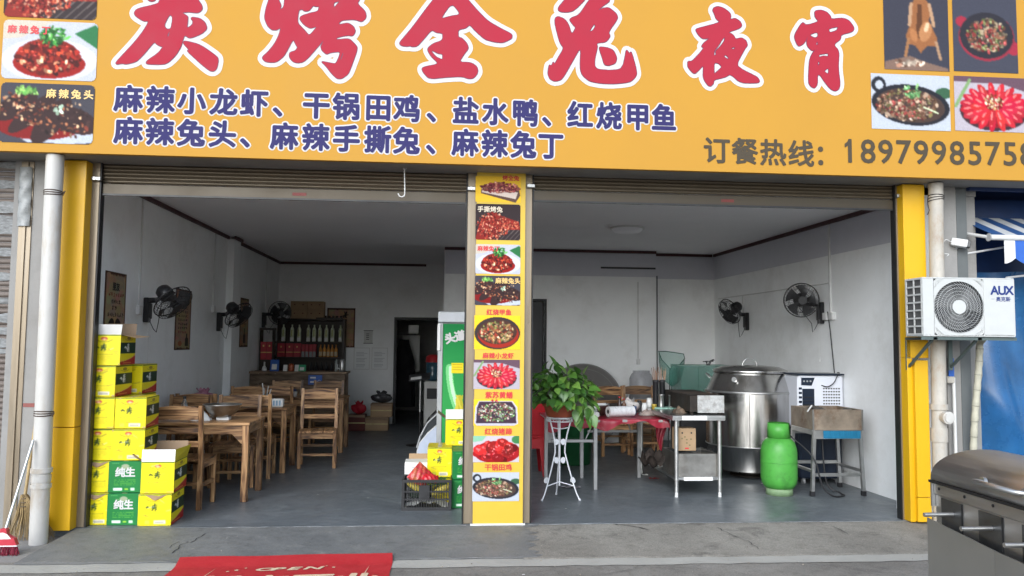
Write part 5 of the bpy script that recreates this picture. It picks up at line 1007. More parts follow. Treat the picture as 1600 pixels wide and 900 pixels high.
q = W(1299, 490, x=XRW(1.8)-.01); XQ = XRW(q.y); conduit('white vertical trunking with sockets above the air cooler', [(XQ-.012, q.y, q.z), (XQ-.012, q.y, ZC-.06)], .012, [(XQ-.02, q.y-.05, q.z-.03), (XQ-.02, q.y+.1, q.z-.03)])
a = W(1240, 445, x=XRW(2)-.006); b = W(1135, 470, x=XRW(5)-.006); zz = (a.z+b.z)/2
tag(MB().tube([(0, 0, 0), (XRW(YP+.1)-XRW(q.y+.05), YP+.05-q.y, 0)], .008, 6).build('cable_trunking', TRK, None, (XRW(q.y+.05)-.008, q.y+.05, zz)), 'thin white trunking running along the right wall between the fans', 'trunking')
qy = W(1163, 480, x=XRW(4)-.006).y; conduit('short white trunking above the oven fan', [(XRW(qy)-.007, qy, zz-.3), (XRW(qy)-.007, qy, zz)], .007)
q = W(997, 562, y=YP-.01); conduit('thin trunking and socket on the rear wall by the round board', [(q.x, YP-.008, q.z), (q.x, YP-.008, 2.55)], .008, [(q.x, YP-.01, q.z-.03)])
q = W(1026, 500, y=YP-.01); tag(MB().cyl((0, 0, 0), (0, 0, 2.6), .009, n=8).build('wall_cable', DARKG, None, (PX1+.012, YP-.02, .05)), 'thin dark cable down the corner by the green net', 'cable')
c_ = [W(a_, b_, x=XRW(1.9)-.03) for a_, b_ in ((1293, 487), (1297, 515), (1300, 545), (1304, 585), (1306, 640))]
tag(MB().tube([p-c_[0] for p in c_], .006, 6).build('power_cable', BLACKP, None, c_[0]), 'black power cable hanging from the socket to the air cooler', 'cable')
# ceiling light, hook
q = W(980, 358, z=ZC-.02); t = T('ceiling_light', 'round flat ceiling lamp, unlit, in the right half', 'ceiling lamp', (q.x, q.y, ZC)); MB().cyl((0, 0, -.02), (0, 0, -.001), .22, n=40).build('base', WHITE, t); MB().lathe([(0, -.075), (.1, -.072), (.17, -.055), (.2, -.021)], n=40).build('diffuser', mat('lamp_white', (.92, .92, .95), .4, 0, .02), t)
q = W(633, 271, y=-.02); t = T('hanging_hook', 'white metal hook hanging under the sign', 'hook', (q.x, -.12, 3.045)); bz = W(633, 308, y=-.12).z-3.045; k = .045
MB().tube([(0, 0, 0), (0, 0, -.04), (.004, 0, bz*.6), (.006, 0, bz+k*.6), (-.0, 0, bz+k*.2), (-.02, 0, bz), (-.04, 0, bz+.008), (-.052, 0, bz+.03)], .0055, 7).build('hook_wire', WHITE, t); MB().torus((0, 0, .0), .012, .003, (0, 1, 0), 14, 5).build('eye', WHITE, t)

# ------------------------------------------------------------------ back doorway and room
t = T('water_dispenser', 'white water dispenser with blue bottle and red cover by the back doorway', 'water dispenser', (W(676, 620, y=7.0).x, 7.0, 0)); zt_ = W(676, 596, y=7.0).z
MB().box(-.15, .15, 0, .3, 0, zt_, .01).build('cabinet', WHITE, t); MB().lathe([(0, zt_), (.09, zt_+.01), (.125, zt_+.05), (.13, zt_+.12), (.12, zt_+.15), (.13, zt_+.2), (.12, zt_+.34), (.06, zt_+.37), (0, zt_+.375)], (0, .15, 0), n=24).build('bottle', mat('blue_bottle_plastic', (0.05, 0.13, 0.19), .2, trans=.3), t); MB().lathe([(.14, zt_+.33), (.13, zt_+.42), (.08, zt_+.46), (0, zt_+.47)], (0, .15, 0), n=20).build('cover', REDP, t); B(-.1, .1, -.012, -.001, zt_-.3, zt_-.12).build('tap_recess', DARKG, t)
sp = W(655, 696, z=0); t = T('tablet_stand', 'black pole stand with a tilted tablet before the back doorway', 'stand', (sp.x, sp.y, 0)); zt_ = W(653, 590, y=sp.y).z
MB().lathe([(0, .0), (.2, .0), (.2, .012), (.05, .03), (.02, .05), (0, .05)], n=32).build('base', BLACKM, t); MB().cyl((0, 0, .04), (0, 0, .5), .014, n=12).build('lower_pole', BLACKM, t); MB().cyl((0, 0, .5), (0, 0, zt_-.02), .011, n=12).build('upper_pole', STEEL_T, t)
q = MB(); q.M = Matrix.Translation((0, 0, zt_)) @ Matrix.Rotation(.35, 4, 'X') @ Matrix.Rotation(-.15, 4, 'Y'); q.box(-.17, .15, -.12, .12, 0, .02, .004); q.build('tablet', BLACKP, t); q = MB(); q.M = Matrix.Translation((0, 0, zt_)) @ Matrix.Rotation(.35, 4, 'X') @ Matrix.Rotation(-.15, 4, 'Y'); q.box(-.14, .02, -.1, -.0, .0205, .022); q.build('paper_slip', PAPER, t)
yb = YB+.9; q = W(630, 600, y=yb); COAT = mat('black_cloth', (0.008, 0.008, 0.01), .9, bump=.2, bscale=20)
MB_ = MB().grid(lambda u, v: ((.07+.11*min(1, (1-v)*3)+.03*math.sin(10*u*3+4*v))*math.cos(2*math.pi*u)*(1+.2*(1-v)), (.07+.05*(1-v))*math.sin(2*math.pi*u), 1.35*v), 30, 12); tag(MB_.build('hanging_coat', COAT, None, (q.x, yb, .25)), 'dark coat hanging inside the back doorway', 'coat')
a, b = W(629, 524, y=YB+1.3), W(648, 558, y=YB+1.3); t = T('white_sheet', 'pale sheet hanging in the back room', 'sheet', (a.x, YB+1.3, b.z)); B(0, b.x-a.x+.1, -.01, 0, -.3, a.z-b.z).build('sheet_panel', PAPER, t)
a, b = W(640, 508, y=YB+.7), W(653, 521, y=YB+.7); t = T('water_heater', 'white box heater mounted high in the back room', 'heater', ((a.x+b.x)/2, YB+.7, b.z)); MB().box(-.1, .1, -.1, .1, 0, a.z-b.z, .01).build('casing', WHITE, t); MB().box(-.42, .05, .0, .1, -.03, -.005).build('bracket_shelf', DARKG, t)
# cartons and bags by the back wall
q = W(595, 673, z=0); yk = min(q.y, YB-.5)
def plain_box(label, px0, px1, pyt, pyb, y, z, d=.3, m=KRAFT, cat='carton'):
    a, b = W(px0, pyt, y=y), W(px1, pyb, y=y); t = T('brown_carton', label, cat, ((a.x+b.x)/2, y, z)); w, h = (b.x-a.x)/2, a.z-b.z
    MB().box(-w, w, 0, d, 0, h, .004).build('box', m, t); B(-w+.001, w-.001, -.001, -.0002, h*.46, h*.54).build('tape', mat('parcel_tape', (0.5, 0.42, 0.2), .3), t); MB().add([(-w, 0, h), (w, 0, h), (w, -.05, h-.04), (-w, -.05, h-.03)], [(0, 1, 2, 3)]).build('flap', KRAFT_IN, t, fix=False)
    return h
h1 = plain_box('brown carton on the floor left of the back doorway', 571, 606, 653, 674, yk, 0); h2 = plain_box('brown carton stacked upon another, under a black bag', 579, 612, 631, 652, yk, h1+.003)
bag('rubbish_bag', 'black plastic bag on the stacked cartons by the doorway', (W(597, 640, y=yk+.15).x, yk+.15, h1+h2+.006), .34, .2, mat('black_bag_film', (0.05, 0.05, 0.055), .25, 0, .4), 9)
h3 = plain_box('dark red carton under a red bag beside the counter', 543, 570, 651, 676, yk-.05, 0, m=mat('dark_red_card', (0.12, 0.03, 0.025), .7))
bag('carrier_bag', 'red plastic carrier bag on the dark red carton', (W(560, 650, y=yk).x, yk+.1, h3+.002), .26, .22, mat('red_bag_film', (0.45, 0.015, 0.03), .3, 0, .15, trans=.1), 12)

# ------------------------------------------------------------------ drinks fridge, freezer, cartons and crate behind the pillar
yf = 1.65; xf0 = W(683, 600, y=yf).x; zt_ = W(700, 487, y=yf).z; fw = .62
t = T('drinks_fridge', 'tall green drinks fridge with grey frame behind the middle pillar', 'fridge', (xf0, yf, 0))
GREY = mat('grey_fridge_frame', (0.36, 0.37, 0.38), .4, .2, .05)
MB().box(0, fw, .035, .6, .06, zt_-.12, .008).build('cabinet', GREY, t); MB().box(0, fw, .0, .6, zt_-.115, zt_, .008).build('header', mat('pale_grey_header', (0.5, 0.52, 0.55), .35), t); MB().box(.03, fw-.03, .06, .56, 0, .06).build('plinth', BLACKP, t)
f = MB(); f.box(0, .055, 0, .034, .07, zt_-.12, .006); f.box(fw-.055, fw, 0, .034, .07, zt_-.12, .006); f.box(.056, fw-.056, 0, .034, .07, .12, .004); f.build('door_frame', GREY, t); MB().box(-.006, .03, -.02, .0, zt_-.42, zt_-.13, .006).build('handle', WHITEP, t)
c = Cv(96, 240, (20, 132, 66)); r = random.Random(5)
for k in range(240):
    y_ = k/240; c.a[k, :, :] = np.array([(20+30*math.sin(3.1*y_)), 120+30*math.sin(3.1*y_), 62+14*math.sin(3.1*y_)])/255
for k in range(26): q_ = k/25; c.ell(14+34*q_**2, 70+90*q_, 7, 6, (120, 200, 130))
for k in range(26): q_ = k/25; c.ell(16+34*q_**2, 70+90*q_, 3.4, 3, (190, 232, 190))
for bx, by, a in ((24, 150, -.25), (34, 156, .1), (46, 150, .35)):
    for k in range(12): c.ell(bx-12*a*k/3, by-k*3.2+0, 3.4, 1.9, (205, 190, 70), .8); c.ell(bx+5-12*a*k/3, by-k*3.2, 3.4, 1.9, (180, 170, 50), -.8)
    c.line([(bx, by), (bx+10, by+36)], 1.4, (170, 190, 60))
c.rect(18, 62, 42, 78, (226, 205, 40)); [c.rect(20, 64+4*k, 40, 65+4*k, (190, 150, 40)) for k in range(3)]
link('printed_door', c.mesh('printed_door', fw-.112, zt_-.25), t, (fw/2, .012, .12+(zt_-.25)/2))
o = text('头道', .115, .006, pitch=.95).build('lettering', SWHITE, t, (.085, .008, zt_-.34), (0, -.25, 0), fix=False)
# chest freezer with slanted glass lid, seen from its end
yz = 2.55; t = T('display_freezer', 'low white display freezer with slanted glass behind the cartons', 'freezer', (0, yz, 0))
pr = [W(px, py, y=yz) for px, py in ((652, 728), (651, 705), (655, 692), (668, 676), (690, 657))]; zf = pr[-1].z; X_ = [(p.x, p.z) for p in pr]; X_ = [(X_[0][0], .05)]+X_[1:]+[(X_[-1][0]+.35, zf+.03), (X_[-1][0]+.35, .05)]
MB().prism(X_, 0, .9).build('body', WHITE, t)
PALE = mat('pale_blue_panel', (0.50, 0.56, 0.68), .35); MB().prism([(x*.92+.08*X_[3][0], z*.93+.02) for x, z in X_], -.004, -.001).build('end_panel', PALE, t)
gl = [W(px, py, y=yz) for px, py in ((652, 700), (657, 683), (668, 662), (690, 641))]; MB().prism([(p.x, p.z) for p in gl]+[(gl[-1].x+.3, gl[-1].z+.05), (gl[-1].x+.3, zf+.02), (X_[4][0], X_[4][1]+.006), (X_[3][0], X_[3][1]+.006)], .01, .89).build('slanted_lid', mat('dark_lid_glass', (0.05, 0.055, 0.06), .1, spec=.6), t)
MB().tube([(p.x-.005, .0, p.z+.004) for p in gl]+[(gl[-1].x+.3, 0, gl[-1].z+.054)], .012, 6).build('lid_trim', GREY, t)
# cartons
yc = .66; GB2 = 'beer cartons behind the middle pillar'
q = W(728, 790, z=0); xg = W(706, 742, y=yc).x
carton('green beer carton on the floor behind the black crate', (xg+BW/2, yc, 0), .0, green=True, group=GB2); carton('green beer carton standing on another behind the pillar', (xg+BW/2+.005, yc, BH+.004), .03, green=True, group=GB2)
z_ = 2*(BH+.004); fl4 = [('white_flap', PAPER, [(-BW/2, 0, BH), (BW/2, 0, BH), (BW/2, .0, BH+.095), (-BW/2, .0, BH+.095)]), ('side_flap', YCARD, [(BW/2, 0, BH), (BW/2, BD_, BH), (BW/2+.05, BD_, BH+.08), (BW/2+.05, .0, BH+.08)]), ('side_flap', KRAFT_IN, [(-BW/2, .0, BH), (-BW/2, BD_, BH), (-BW/2-.08, BD_, BH+.06), (-BW/2-.08, .0, BH+.06)])]
xh = W(696, 690, y=.95).x+BW/2; 
for k in range(2): carton('green beer carton hidden low in the stack before the fridge, %s' % ('on the floor' if k == 0 else 'second up'), (xh+.02, 1.05, k*(BH+.004)), 0, green=True, group=GB2)
carton('open yellow beer carton with white flap against the green fridge', (xh, 1.05, z_), 0, front='y1', flaps=fl4, group=GB2)
ya = .84; xa_ = W(686.5, 740, y=ya).x; plain_z = W(686, 746, y=ya).z
carton('white-flapped carton on the floor behind the black crate', (xa_-.02, ya+.02, 0), .0, front='y2', group=GB2, h=max(.2, plain_z-.003))
carton('yellow beer carton standing tall behind the black crate', (xa_, ya, max(.2, plain_z-.003)+.004), -.02, w=.235, h=.285, front='y1', group=GB2)
a = W(634, 724, y=ya+.05); t = T('white_carton', 'low white-faced carton beside the yellow carton behind the crate', 'carton', (a.x+.12, ya+.05, 0)); zw = W(640, 724, y=ya).z
MB().box(-.13, .13, 0, .25, 0, zw, .003).build('box', PAPER, t); MB().add([(-.1, .25, zw), (.13, .25, zw), (.13, .27, zw+.05), (-.1, .27, zw+.05)], [(0, 1, 2, 3)]).build('flap', KRAFT, t, fix=False); [B(-.06, .04, -.001, -.0003, zw-.05-.02*k, zw-.045-.02*k).build('print_line', GREY, t) for k in range(3)]
# black plastic crate
cr0 = W(627, 798, z=0); cr1 = W(705, 798, z=0); wcr = cr1.x-cr0.x; yk_ = (cr0.y+cr1.y)/2; hcr = W(665, 750, y=yk_).z
t = T('plastic_crate', 'black slotted plastic crate of vegetables before the pillar', 'crate', ((cr0.x+cr1.x)/2, yk_, 0), -.02); w = wcr/2; d = .32
def crate_side(L_, name, tr):
    q = MB(); q.M = tr; q.box(-L_, L_, 0, .012, 0, .03); q.box(-L_, L_, 0, .012, hcr-.025, hcr); q.box(-L_, -L_+.025, 0, .012, .0301, hcr-.0251); q.box(L_-.025, L_, 0, .012, .0301, hcr-.0251)
    for z0 in (.095, .165): q.box(-L_+.0251, L_-.0251, .001, .011, z0, z0+.014)
    n_ = int(2*L_/.022)
    for k in range(1, n_): x = -L_+2*L_*k/n_; q.box(x-.0035, x+.0035, .002, .010, .0301, hcr-.0251)
    q.box(-L_*.3, L_*.12, .0, .004, .11, hcr-.05); return q.build(name, BLACKP, t)
crate_side(w, 'front_side', Matrix.Identity(4)); crate_side(w, 'back_side', Matrix.Translation((0, d-.012, 0))); crate_side(d/2-.013, 'end_side', Matrix.Translation((-w, d/2, 0)) @ Matrix.Rotation(-math.pi/2, 4, 'Z')); crate_side(d/2-.013, 'end_side', Matrix.Translation((w-.012, d/2, 0)) @ Matrix.Rotation(-math.pi/2, 4, 'Z')); B(-w+.013, w-.013, .013, d-.013, .004, .012).build('base', BLACKP, t)
CX, CY = (cr0.x+cr1.x)/2, yk_
SNACK = mat('red_snack_foil', (0.42, 0.03, 0.035), .25, 0, .5, 22, dirt=(0.5, 0.32, 0.1), damt=.6, dscale=20)
def pillow(name, label, loc, w, h, m, rot, cat='packet'):
    o = MB().grid(lambda u, v: (w*(u-.5), -.035*math.sin(math.pi*u)**.6*math.sin(math.pi*v)**.6-.006*math.sin(23*u+11*v), h*(v-.5)), 16, 16).grid(lambda u, v: (w*(u-.5), .03*math.sin(math.pi*u)**.6*math.sin(math.pi*v)**.6, h*(v-.5)), 10, 10).build(name, m, None, loc, rot); return tag(o, label, cat)
pillow('snack_bag', 'red printed snack bag leaning point-up out of the crate', (CX-.06, CY+.1, hcr+.02), .19, .19, SNACK, (-.3, .75, .1)); pillow('snack_bag', 'bright red snack bag lying on the crate rim', (CX+.03, CY+.09, hcr+.0), .16, .10, mat('bright_red_foil', (0.5, 0.02, 0.03), .22, 0, .2, 15), (-.9, .2, .2))
gv = MB(); r = random.Random(9)
for k in range(90):
    x, y_, z0 = r.uniform(.02, .19), r.uniform(.05, .25), hcr-.08+r.uniform(0, .03); a = r.uniform(0, 6.28); l = r.uniform(.04, .09)
    gv.add([(x, y_, z0), (x+l*.5*math.cos(a)-.012*math.sin(a), y_+l*.5*math.sin(a)+.012*math.cos(a), z0+l*.5), (x+l*math.cos(a), y_+l*math.sin(a), z0+l*.7), (x+l*.5*math.cos(a)+.012*math.sin(a), y_+l*.5*math.sin(a)-.012*math.cos(a), z0+l*.5)], [(0, 1, 2, 3)])
for v_ in range(len(gv.v)): gv.v[v_] = (max(-w+.04, min(w-.04, gv.v[v_][0])), max(.03, min(d-.03, gv.v[v_][1])), gv.v[v_][2])
tag(gv.build('green_leaves', mat('herb_green', (0.05, 0.13, 0.03), .6, 0, .4), None, (CX, CY, 0), fix=False), 'bunch of green leaves in the black crate', 'vegetables')
YV = mat('yellow_squash', (0.6, 0.48, 0.08), .5, 0, .15); 
for k, (x, y_, z0, a, lb) in enumerate(((-.1, .06, .20, -.5, 'pale yellow gourd showing through the left of the crate'), (.13, .06, .18, .5, 'pale yellow gourd showing through the right of the crate'))): tag(MB().tube([(-.1*math.cos(a), 0, .1*math.sin(-a)), (-.05*math.cos(a), 0, -.05*math.sin(a)), (0, 0, 0), (.06*math.cos(a), 0, .05*math.sin(a)), (.1*math.cos(a), 0, .09*math.sin(a))], [.012, .026, .032, .03, .01], 10).build('gourd', YV, None, (CX+x, CY+y_, z0)), lb, 'vegetables')
tag(MB().grid(lambda u, v: (-.2+.4*u, .03+.24*v, .02+.05*math.sin(math.pi*u)+.012*math.sin(20*u+9*v)), 14, 8).build('white_bag', PAPER, None, (CX, CY, 0)), 'white plastic bag at the bottom of the black crate', 'plastic bag')
tag(MB().box(-.16, .05, .1, .27, .09, .19, .02).build('dark_bundle', mat('dark_green_bundle', (0.02, 0.035, 0.022), .7, 0, .4), None, (CX, CY, 0)), 'dark green bundle inside the black crate', 'vegetables')
# ------------------------------------------------------------------ potted plant on its wire stand
fl_, fr_ = W(845, 780, z=0), W(904, 780, z=0); PX_, PY_ = (fl_.x+fr_.x)/2, fl_.y+.02; zt_ = W(873, 652, y=PY_).z
t = T('plant_stand', 'slim white wire plant stand with leaf ornaments', 'plant stand', (PX_, PY_, 0), .0); R0 = (fr_.x-fl_.x)/2/math.cos(math.radians(30))
LEAFW = mat('white_stand_paint', (0.74, 0.75, 0.78), .4, 0, .03)
def leg_pt(a, s):
    r = R0*(1-.76*min(1, s*1.7)**.8) if s < .62 else R0*.26+R0*.34*((s-.62)/.38)**1.5
    return Vector((r*math.cos(a), r*math.sin(a), zt_*s))
for k, a in enumerate((math.radians(210), math.radians(330), math.radians(90))):
    if k < 2: pts = [leg_pt(a, s/14) for s in range(15)]
    else: pts = [leg_pt(a, s/14) for s in range(15)]
    MB().tube(pts, .0075, 8).build('leg', LEAFW, t); MB().lathe([(0, -.0), (.011, .0), (.013, .008), (.008, .02)], tuple(pts[0]), 10).build('foot', LEAFW, t)
    q = leg_pt(a, .17); MB().tube([q, (0, 0, q.z+.03)], .006, 6).build('brace', LEAFW, t); q2 = leg_pt(a, .88); MB().tube([q2, (q2.x*.3, q2.y*.3, q2.z-.015), (0, 0, q2.z-.02)], .005, 6).build('brace', LEAFW, t)
MB().cyl((0, 0, .13), (0, 0, zt_-.01), .009, n=8).build('centre_post', LEAFW, t)
def leaf_orn(x, z, sx, rz): MB().prism([(0, 0), (sx*.012, .022), (sx*.03, .03), (sx*.048, .022), (sx*.052, .0), (sx*.045, -.024), (sx*.028, -.034), (sx*.012, -.026)], -.003, .003).build('leaf_ornament', LEAFW, t, (x, -.012, z), (0, rz, 0))
for z in (.39, .575):
    for s in (-1, 1): leaf_orn(s*.006, z*zt_/.82, s, 0)
for s in (-1, 1): leaf_orn(s*.11, .17, s, -.6*s)
rg = MB(); rg.torus((0, 0, zt_), .135, .006, n=36, m=6); rg.torus((0, 0, zt_-.035), .13, .005, n=36, m=6)
for k in range(12): a = 2*math.pi*k/12; rg.torus((.132*math.cos(a), .132*math.sin(a), zt_-.018), .015, .003, (math.cos(a), math.sin(a), 0), 10, 4)
rg.build('top_ring', LEAFW, t)
pt = T('potted_plant', 'leafy green pothos in a terracotta pot on the white stand', 'plant', (PX_, PY_, zt_+.007))
MB().lathe([(0, .0), (.12, .0), (.135, .01), (.16, .10), (.17, .105), (.17, .125), (.155, .125), (.15, .11), (0, .105)], n=32).build('pot', mat('terracotta_red', (0.36, 0.085, 0.04), .5, 0, .12), pt)
def leaf_mat(name, col, col2):
    m = mat(name, col, .35, 0, .25, 9, dirt=col2, damt=.5, dscale=6, spec=.5); return m
LM = [leaf_mat('pothos_mid', (.065, .17, .025), (.12, .26, .05)), leaf_mat('pothos_dark', (.04, .115, .02), (.07, .17, .03)), leaf_mat('pothos_light', (.13, .26, .045), (.24, .36, .09))]
def leaf_mesh(m, bend):
    prof = [(0, .0), (.12, .30), (.3, .42), (.5, .38), (.7, .26), (.86, .13), (1, 0)]; q = MB(); vs = []
    for s, w in prof: z = -bend*s*s; vs += [(-w, s, z+w*.22), (0, s, z), (w, s, z+w*.22)]
    q.add(vs, [(3*i+j, 3*i+j+1, 3*i+4+j, 3*i+3+j) for i in range(len(prof)-1) for j in (0, 1)], True); return q.mesh('leaf', m)
LF = [leaf_mesh(m, b) for m in LM for b in (.12, .38)]
r = random.Random(21); st_ = MB()
for k in range(290):
    u = r.random(); a = r.uniform(0, 2*math.pi); el = math.asin(r.uniform(-.25, 1)); rr = .15+.19*r.random()**.6
    p = Vector((1.12*rr*math.cos(a)*math.cos(el), rr*math.sin(a)*math.cos(el), .17+.86*rr*math.sin(el)+.03)); s = r.uniform(.065, .122)
    if k > 276: p = Vector((r.uniform(.10, .30), -r.uniform(.12, .2), r.uniform(.0, .16))); s = r.uniform(.09, .14)
    o = link('leaf', r.choice(LF), pt, p); dirv = Vector((p.x, p.y, (p.z-.25)*.6-.15)).normalized(); dirv += Vector((r.uniform(-.5, .5), r.uniform(-.5, .5), r.uniform(-.4, .5)))
    if k > 276: dirv = Vector((r.uniform(-.4, .4), -.35, -1))
    if k % 9 == 0 and k < 276: dirv = Vector((r.uniform(-.5, .5), r.uniform(-.4, .2), 1)); p.z += .05; o.location = p
    o.rotation_euler = (dirv.normalized().to_track_quat('Y', 'Z') @ Euler((0, r.uniform(-.8, .8), 0)).to_quaternion()).to_euler(); o.scale = (s*r.uniform(.8, 1), s*1.1, s)
    if k % 4 == 0: st_.tube([(p.x*.1, p.y*.1, .1), (p.x*.6, p.y*.6, max(.12, p.z*.7+.06)), tuple(p)], .003, 4, caps=False)
st_.build('stems', LM[1], pt)

# ------------------------------------------------------------------ red plastic chair, green bin behind the plant
q = W(851, 745, z=0); t = T('plastic_chair', 'red moulded plastic chair behind the white plant stand', 'chair', (q.x-.205, q.y+.205, 0), .0)
for sx in (-1, 1):
    for sy in (-1, 1):
        x, y_ = sx*.2, sy*.2; MB().add([(x*1.06-.03*sx, y_*1.06, 0), (x*1.06, y_*1.06, 0), (x*1.06, y_*1.06-.04*sy, 0), (x*.95-.06*sx, y_*.95, .46), (x*.95, y_*.95, .46), (x*.95, y_*.95-.07*sy, .46)], [(0, 1, 4, 3), (1, 2, 5, 4), (0, 3, 5, 2), (0, 2, 1), (3, 4, 5)]).build('leg', REDP, t)
MB().box(-.21, .21, -.2, .2, .44, .475, .012).build('seat', REDP, t); MB().box(-.2, .2, -.195, -.18, .32, .439, .006).build('skirt', REDP, t); MB().box(.18, .195, -.18, .18, .32, .439, .006).build('skirt', REDP, t)
MB().grid(lambda u, v: (-.2+.4*u, -.2-.06*v-.04*math.sin(math.pi*u)*0, .476+.36*v), 8, 6).grid(lambda u, v: (-.2+.4*u, -.185-.06*v, .476+.36*v), 8, 6).box(-.2, .2, -.262, -.243, .834, .85, .004).build('backrest', REDP, t)
q = W(903, 730, z=0); t = T('green_bin', 'dark green plastic tub under the red-covered table', 'bin', (q.x, q.y+.3, 0)); GB_ = mat('dark_green_plastic', (0.012, 0.085, 0.03), .4)
MB().lathe([(0, .0), (.2, .0), (.21, .02), (.25, .55), (.265, .56), (.265, .6), (.25, .6), (.24, .58), (.2, .03), (0, .025)], n=32).build('tub', GB_, t); MB().torus((0, 0, .35), .238, .008, n=32).build('rib', GB_, t)

# ------------------------------------------------------------------ table under red film, and its clutter
A = W(930, 765, z=0); Bq = W(998, 746, z=0); tz = .745
tx0, tx1, ty0, ty1 = A.x-.5, Bq.x+.12, A.y-.04, Bq.y+.06
t = T('folding_table', 'steel-legged folding table beside the plant', 'table', ((tx0+tx1)/2, (ty0+ty1)/2, 0)); w, d = (tx1-tx0)/2, (ty1-ty0)/2
MB().box(-w, w, -d, d, tz-.03, tz, .004).build('table_top', mat('grey_laminate', (0.3, 0.29, 0.28), .5), t)
lx = [A.x-(tx0+tx1)/2, Bq.x-(tx0+tx1)/2]; SQ = mat('dull_square_tube', (.33, .33, .33), .45, .6, .12, 8)
for x, y_ in ((lx[0], A.y-(ty0+ty1)/2), (lx[1], Bq.y-(ty0+ty1)/2), (-w+.06, d-.1), (lx[0]-.02, d-.08)): MB().box(x-.02, x+.02, y_-.02, y_+.02, 0, tz-.031, .003).build('leg', SQ, t)
yl = A.y-(ty0+ty1)/2; MB().box(-w+.02, lx[0]-.021, yl-.012, yl+.012, .5, .53, .002).build('crossbar', SQ, t); yl2 = Bq.y-(ty0+ty1)/2; MB().box(lx[0]+.05, lx[1]-.021, yl2-.012, yl2+.012, .52, .55, .002).build('crossbar', SQ, t)
MB().tube([(lx[0]-.1, yl+.03, .53), (lx[0]-.02, yl+.03, tz-.05)], .008, 6).build('stay', SQ, t); MB().tube([(lx[1]-.16, yl2-.03, tz-.05), (lx[1]-.1, yl2-.03, .54)], .008, 6).build('stay', SQ, t)
REDF = mat('red_table_film', (0.33, 0.022, 0.042), .32, 0, .15, 7, bump=.2, bscale=18, trans=.12)
CXt, CYt = (tx0+tx1)/2, (ty0+ty1)/2; r = random.Random(2)
def cloth(u, v):
    # one sheet over the top, its rim hanging over the near and right edges
    x = -w-.02+(2*w+.10)*u; y_ = -d-.17+(2*d+.19)*v
    over = max(0, -d-.005-y_)+max(0, x-w-.005); xx = min(x, w+.012+.012*math.sin(20*v)); yy = max(y_, -d-.012-.014*math.sin(26*u+1)-.006*math.sin(61*u))
    z = tz+.004-over*1.0+.004*math.sin(17*u+5*v)*math.sin(13*v)
    if over > 0: z += .5*over*(1-.35*math.sin(5*u+1)-.35*math.sin(13*u+2)-.2*math.sin(31*u))
    return (xx, yy, z)
tag(MB().grid(cloth, 60, 26).build('red_tablecloth', REDF, None, (CXt, CYt, 0)), 'thin red film cloth crumpled over the folding table', 'tablecloth')
q = W(1027, 690, y=ty0+.5); tag(MB().grid(lambda u, v: (.05*math.sin(7*v)*(1-v)*.3+(.07*(1-v)+.012)*(u-.5)*2+.0, .02*math.sin(9*u+6*v), -.42*v+.012*math.sin(14*u)), 10, 18).build('cloth_corner', REDF, None, (tx1+.04, ty0+.42, tz-.0)), 'twisted red film corner hanging off the folding table', 'tablecloth')
def on_table(px, y, z=None): return (W(px, 640, y=y).x, y, tz+.012 if z is None else z)
# roll of plastic bags
p = on_table(950, ty0+.16); t = T('film_roll', 'big white roll of plastic bags on the red cloth', 'roll', (p[0], p[1], tz+.012+.058), .0); L_ = W(1005, 640, y=ty0+.2).x-p[0]+.0
q = MB(); q.cyl((0, 0, 0), (.0+L_*.75, .10, 0), .056, n=28, caps=False); q.build('film', mat('milky_film', (0.66, 0.67, 0.68), .3, 0, .12, 30, stretch=(1, 1, 1), bump=.1, bscale=60), t)
dv = Vector((L_*.75, .10, 0)).normalized(); MB().cyl((0, 0, 0), dv*.003, .056, .056, n=28).build('roll_end', PAPER, t) if False else None
q = MB(); a_ = dv.orthogonal().normalized(); b_ = dv.cross(a_); n = 28; vs = [a_*math.cos(2*math.pi*k/n)*R_+b_*math.sin(2*math.pi*k/n)*R_ for R_ in (.0555, .024) for k in range(n)]; q.add(vs, [(k, (k+1) % n, n+(k+1) % n, n+k) for k in range(n)]); q.build('roll_end', PAPER, t); MB().cyl(dv*.002, dv*.1, .024, n=20, caps=True).build('core', DARKG, t)
p = on_table(936, ty0+.42); t = T('sauce_bowl', 'dark bowl of sauce behind the plastic roll', 'bowl', p); MB().lathe([(0, 0), (.06, 0), (.075, .01), (.115, .10), (.118, .105), (.108, .10), (.07, .02), (0, .015)], n=28).build('bowl', mat('brown_bowl', (0.07, 0.035, 0.03), .3), t); MB().lathe([(0, .07), (.095, .07)], n=24).build('sauce', mat('brown_sauce', (0.05, 0.02, 0.012), .2), t); MB().box(-.04, .08, -.02, .02, .105, .13, .006).build('white_ladle', WHITEP, t)
p = on_table(924, ty0+.2); t = T('packet_stack', 'white packets stacked beside the plant pot', 'packets', p); MB().box(-.09, .08, -.05, .06, 0, .05, .006).build('packet', PAPER, t); MB().box(-.08, .06, -.04, .06, .051, .085, .006).build('packet', mat('grey_packet', (.3, .32, .31), .6), t); MB().box(-.05, .09, -.03, .05, .086, .115, .01).build('packet', WHITEP, t)
p = on_table(1012, ty0+.42); t = tag(MB().grid(lambda u, v: (-.1+.2*u, -.06+.12*v, (.055+.02*math.sin(17*u)*math.sin(13*v))*math.sin(math.pi*u)**.6*math.sin(math.pi*v)**.6), 18, 12).build('film_bag', mat('dirty_film', (.36, .29, .26), .3, 0, .5, 20, trans=.2), None, p), 'scrunched clear bag beside the plastic roll', 'plastic bag')
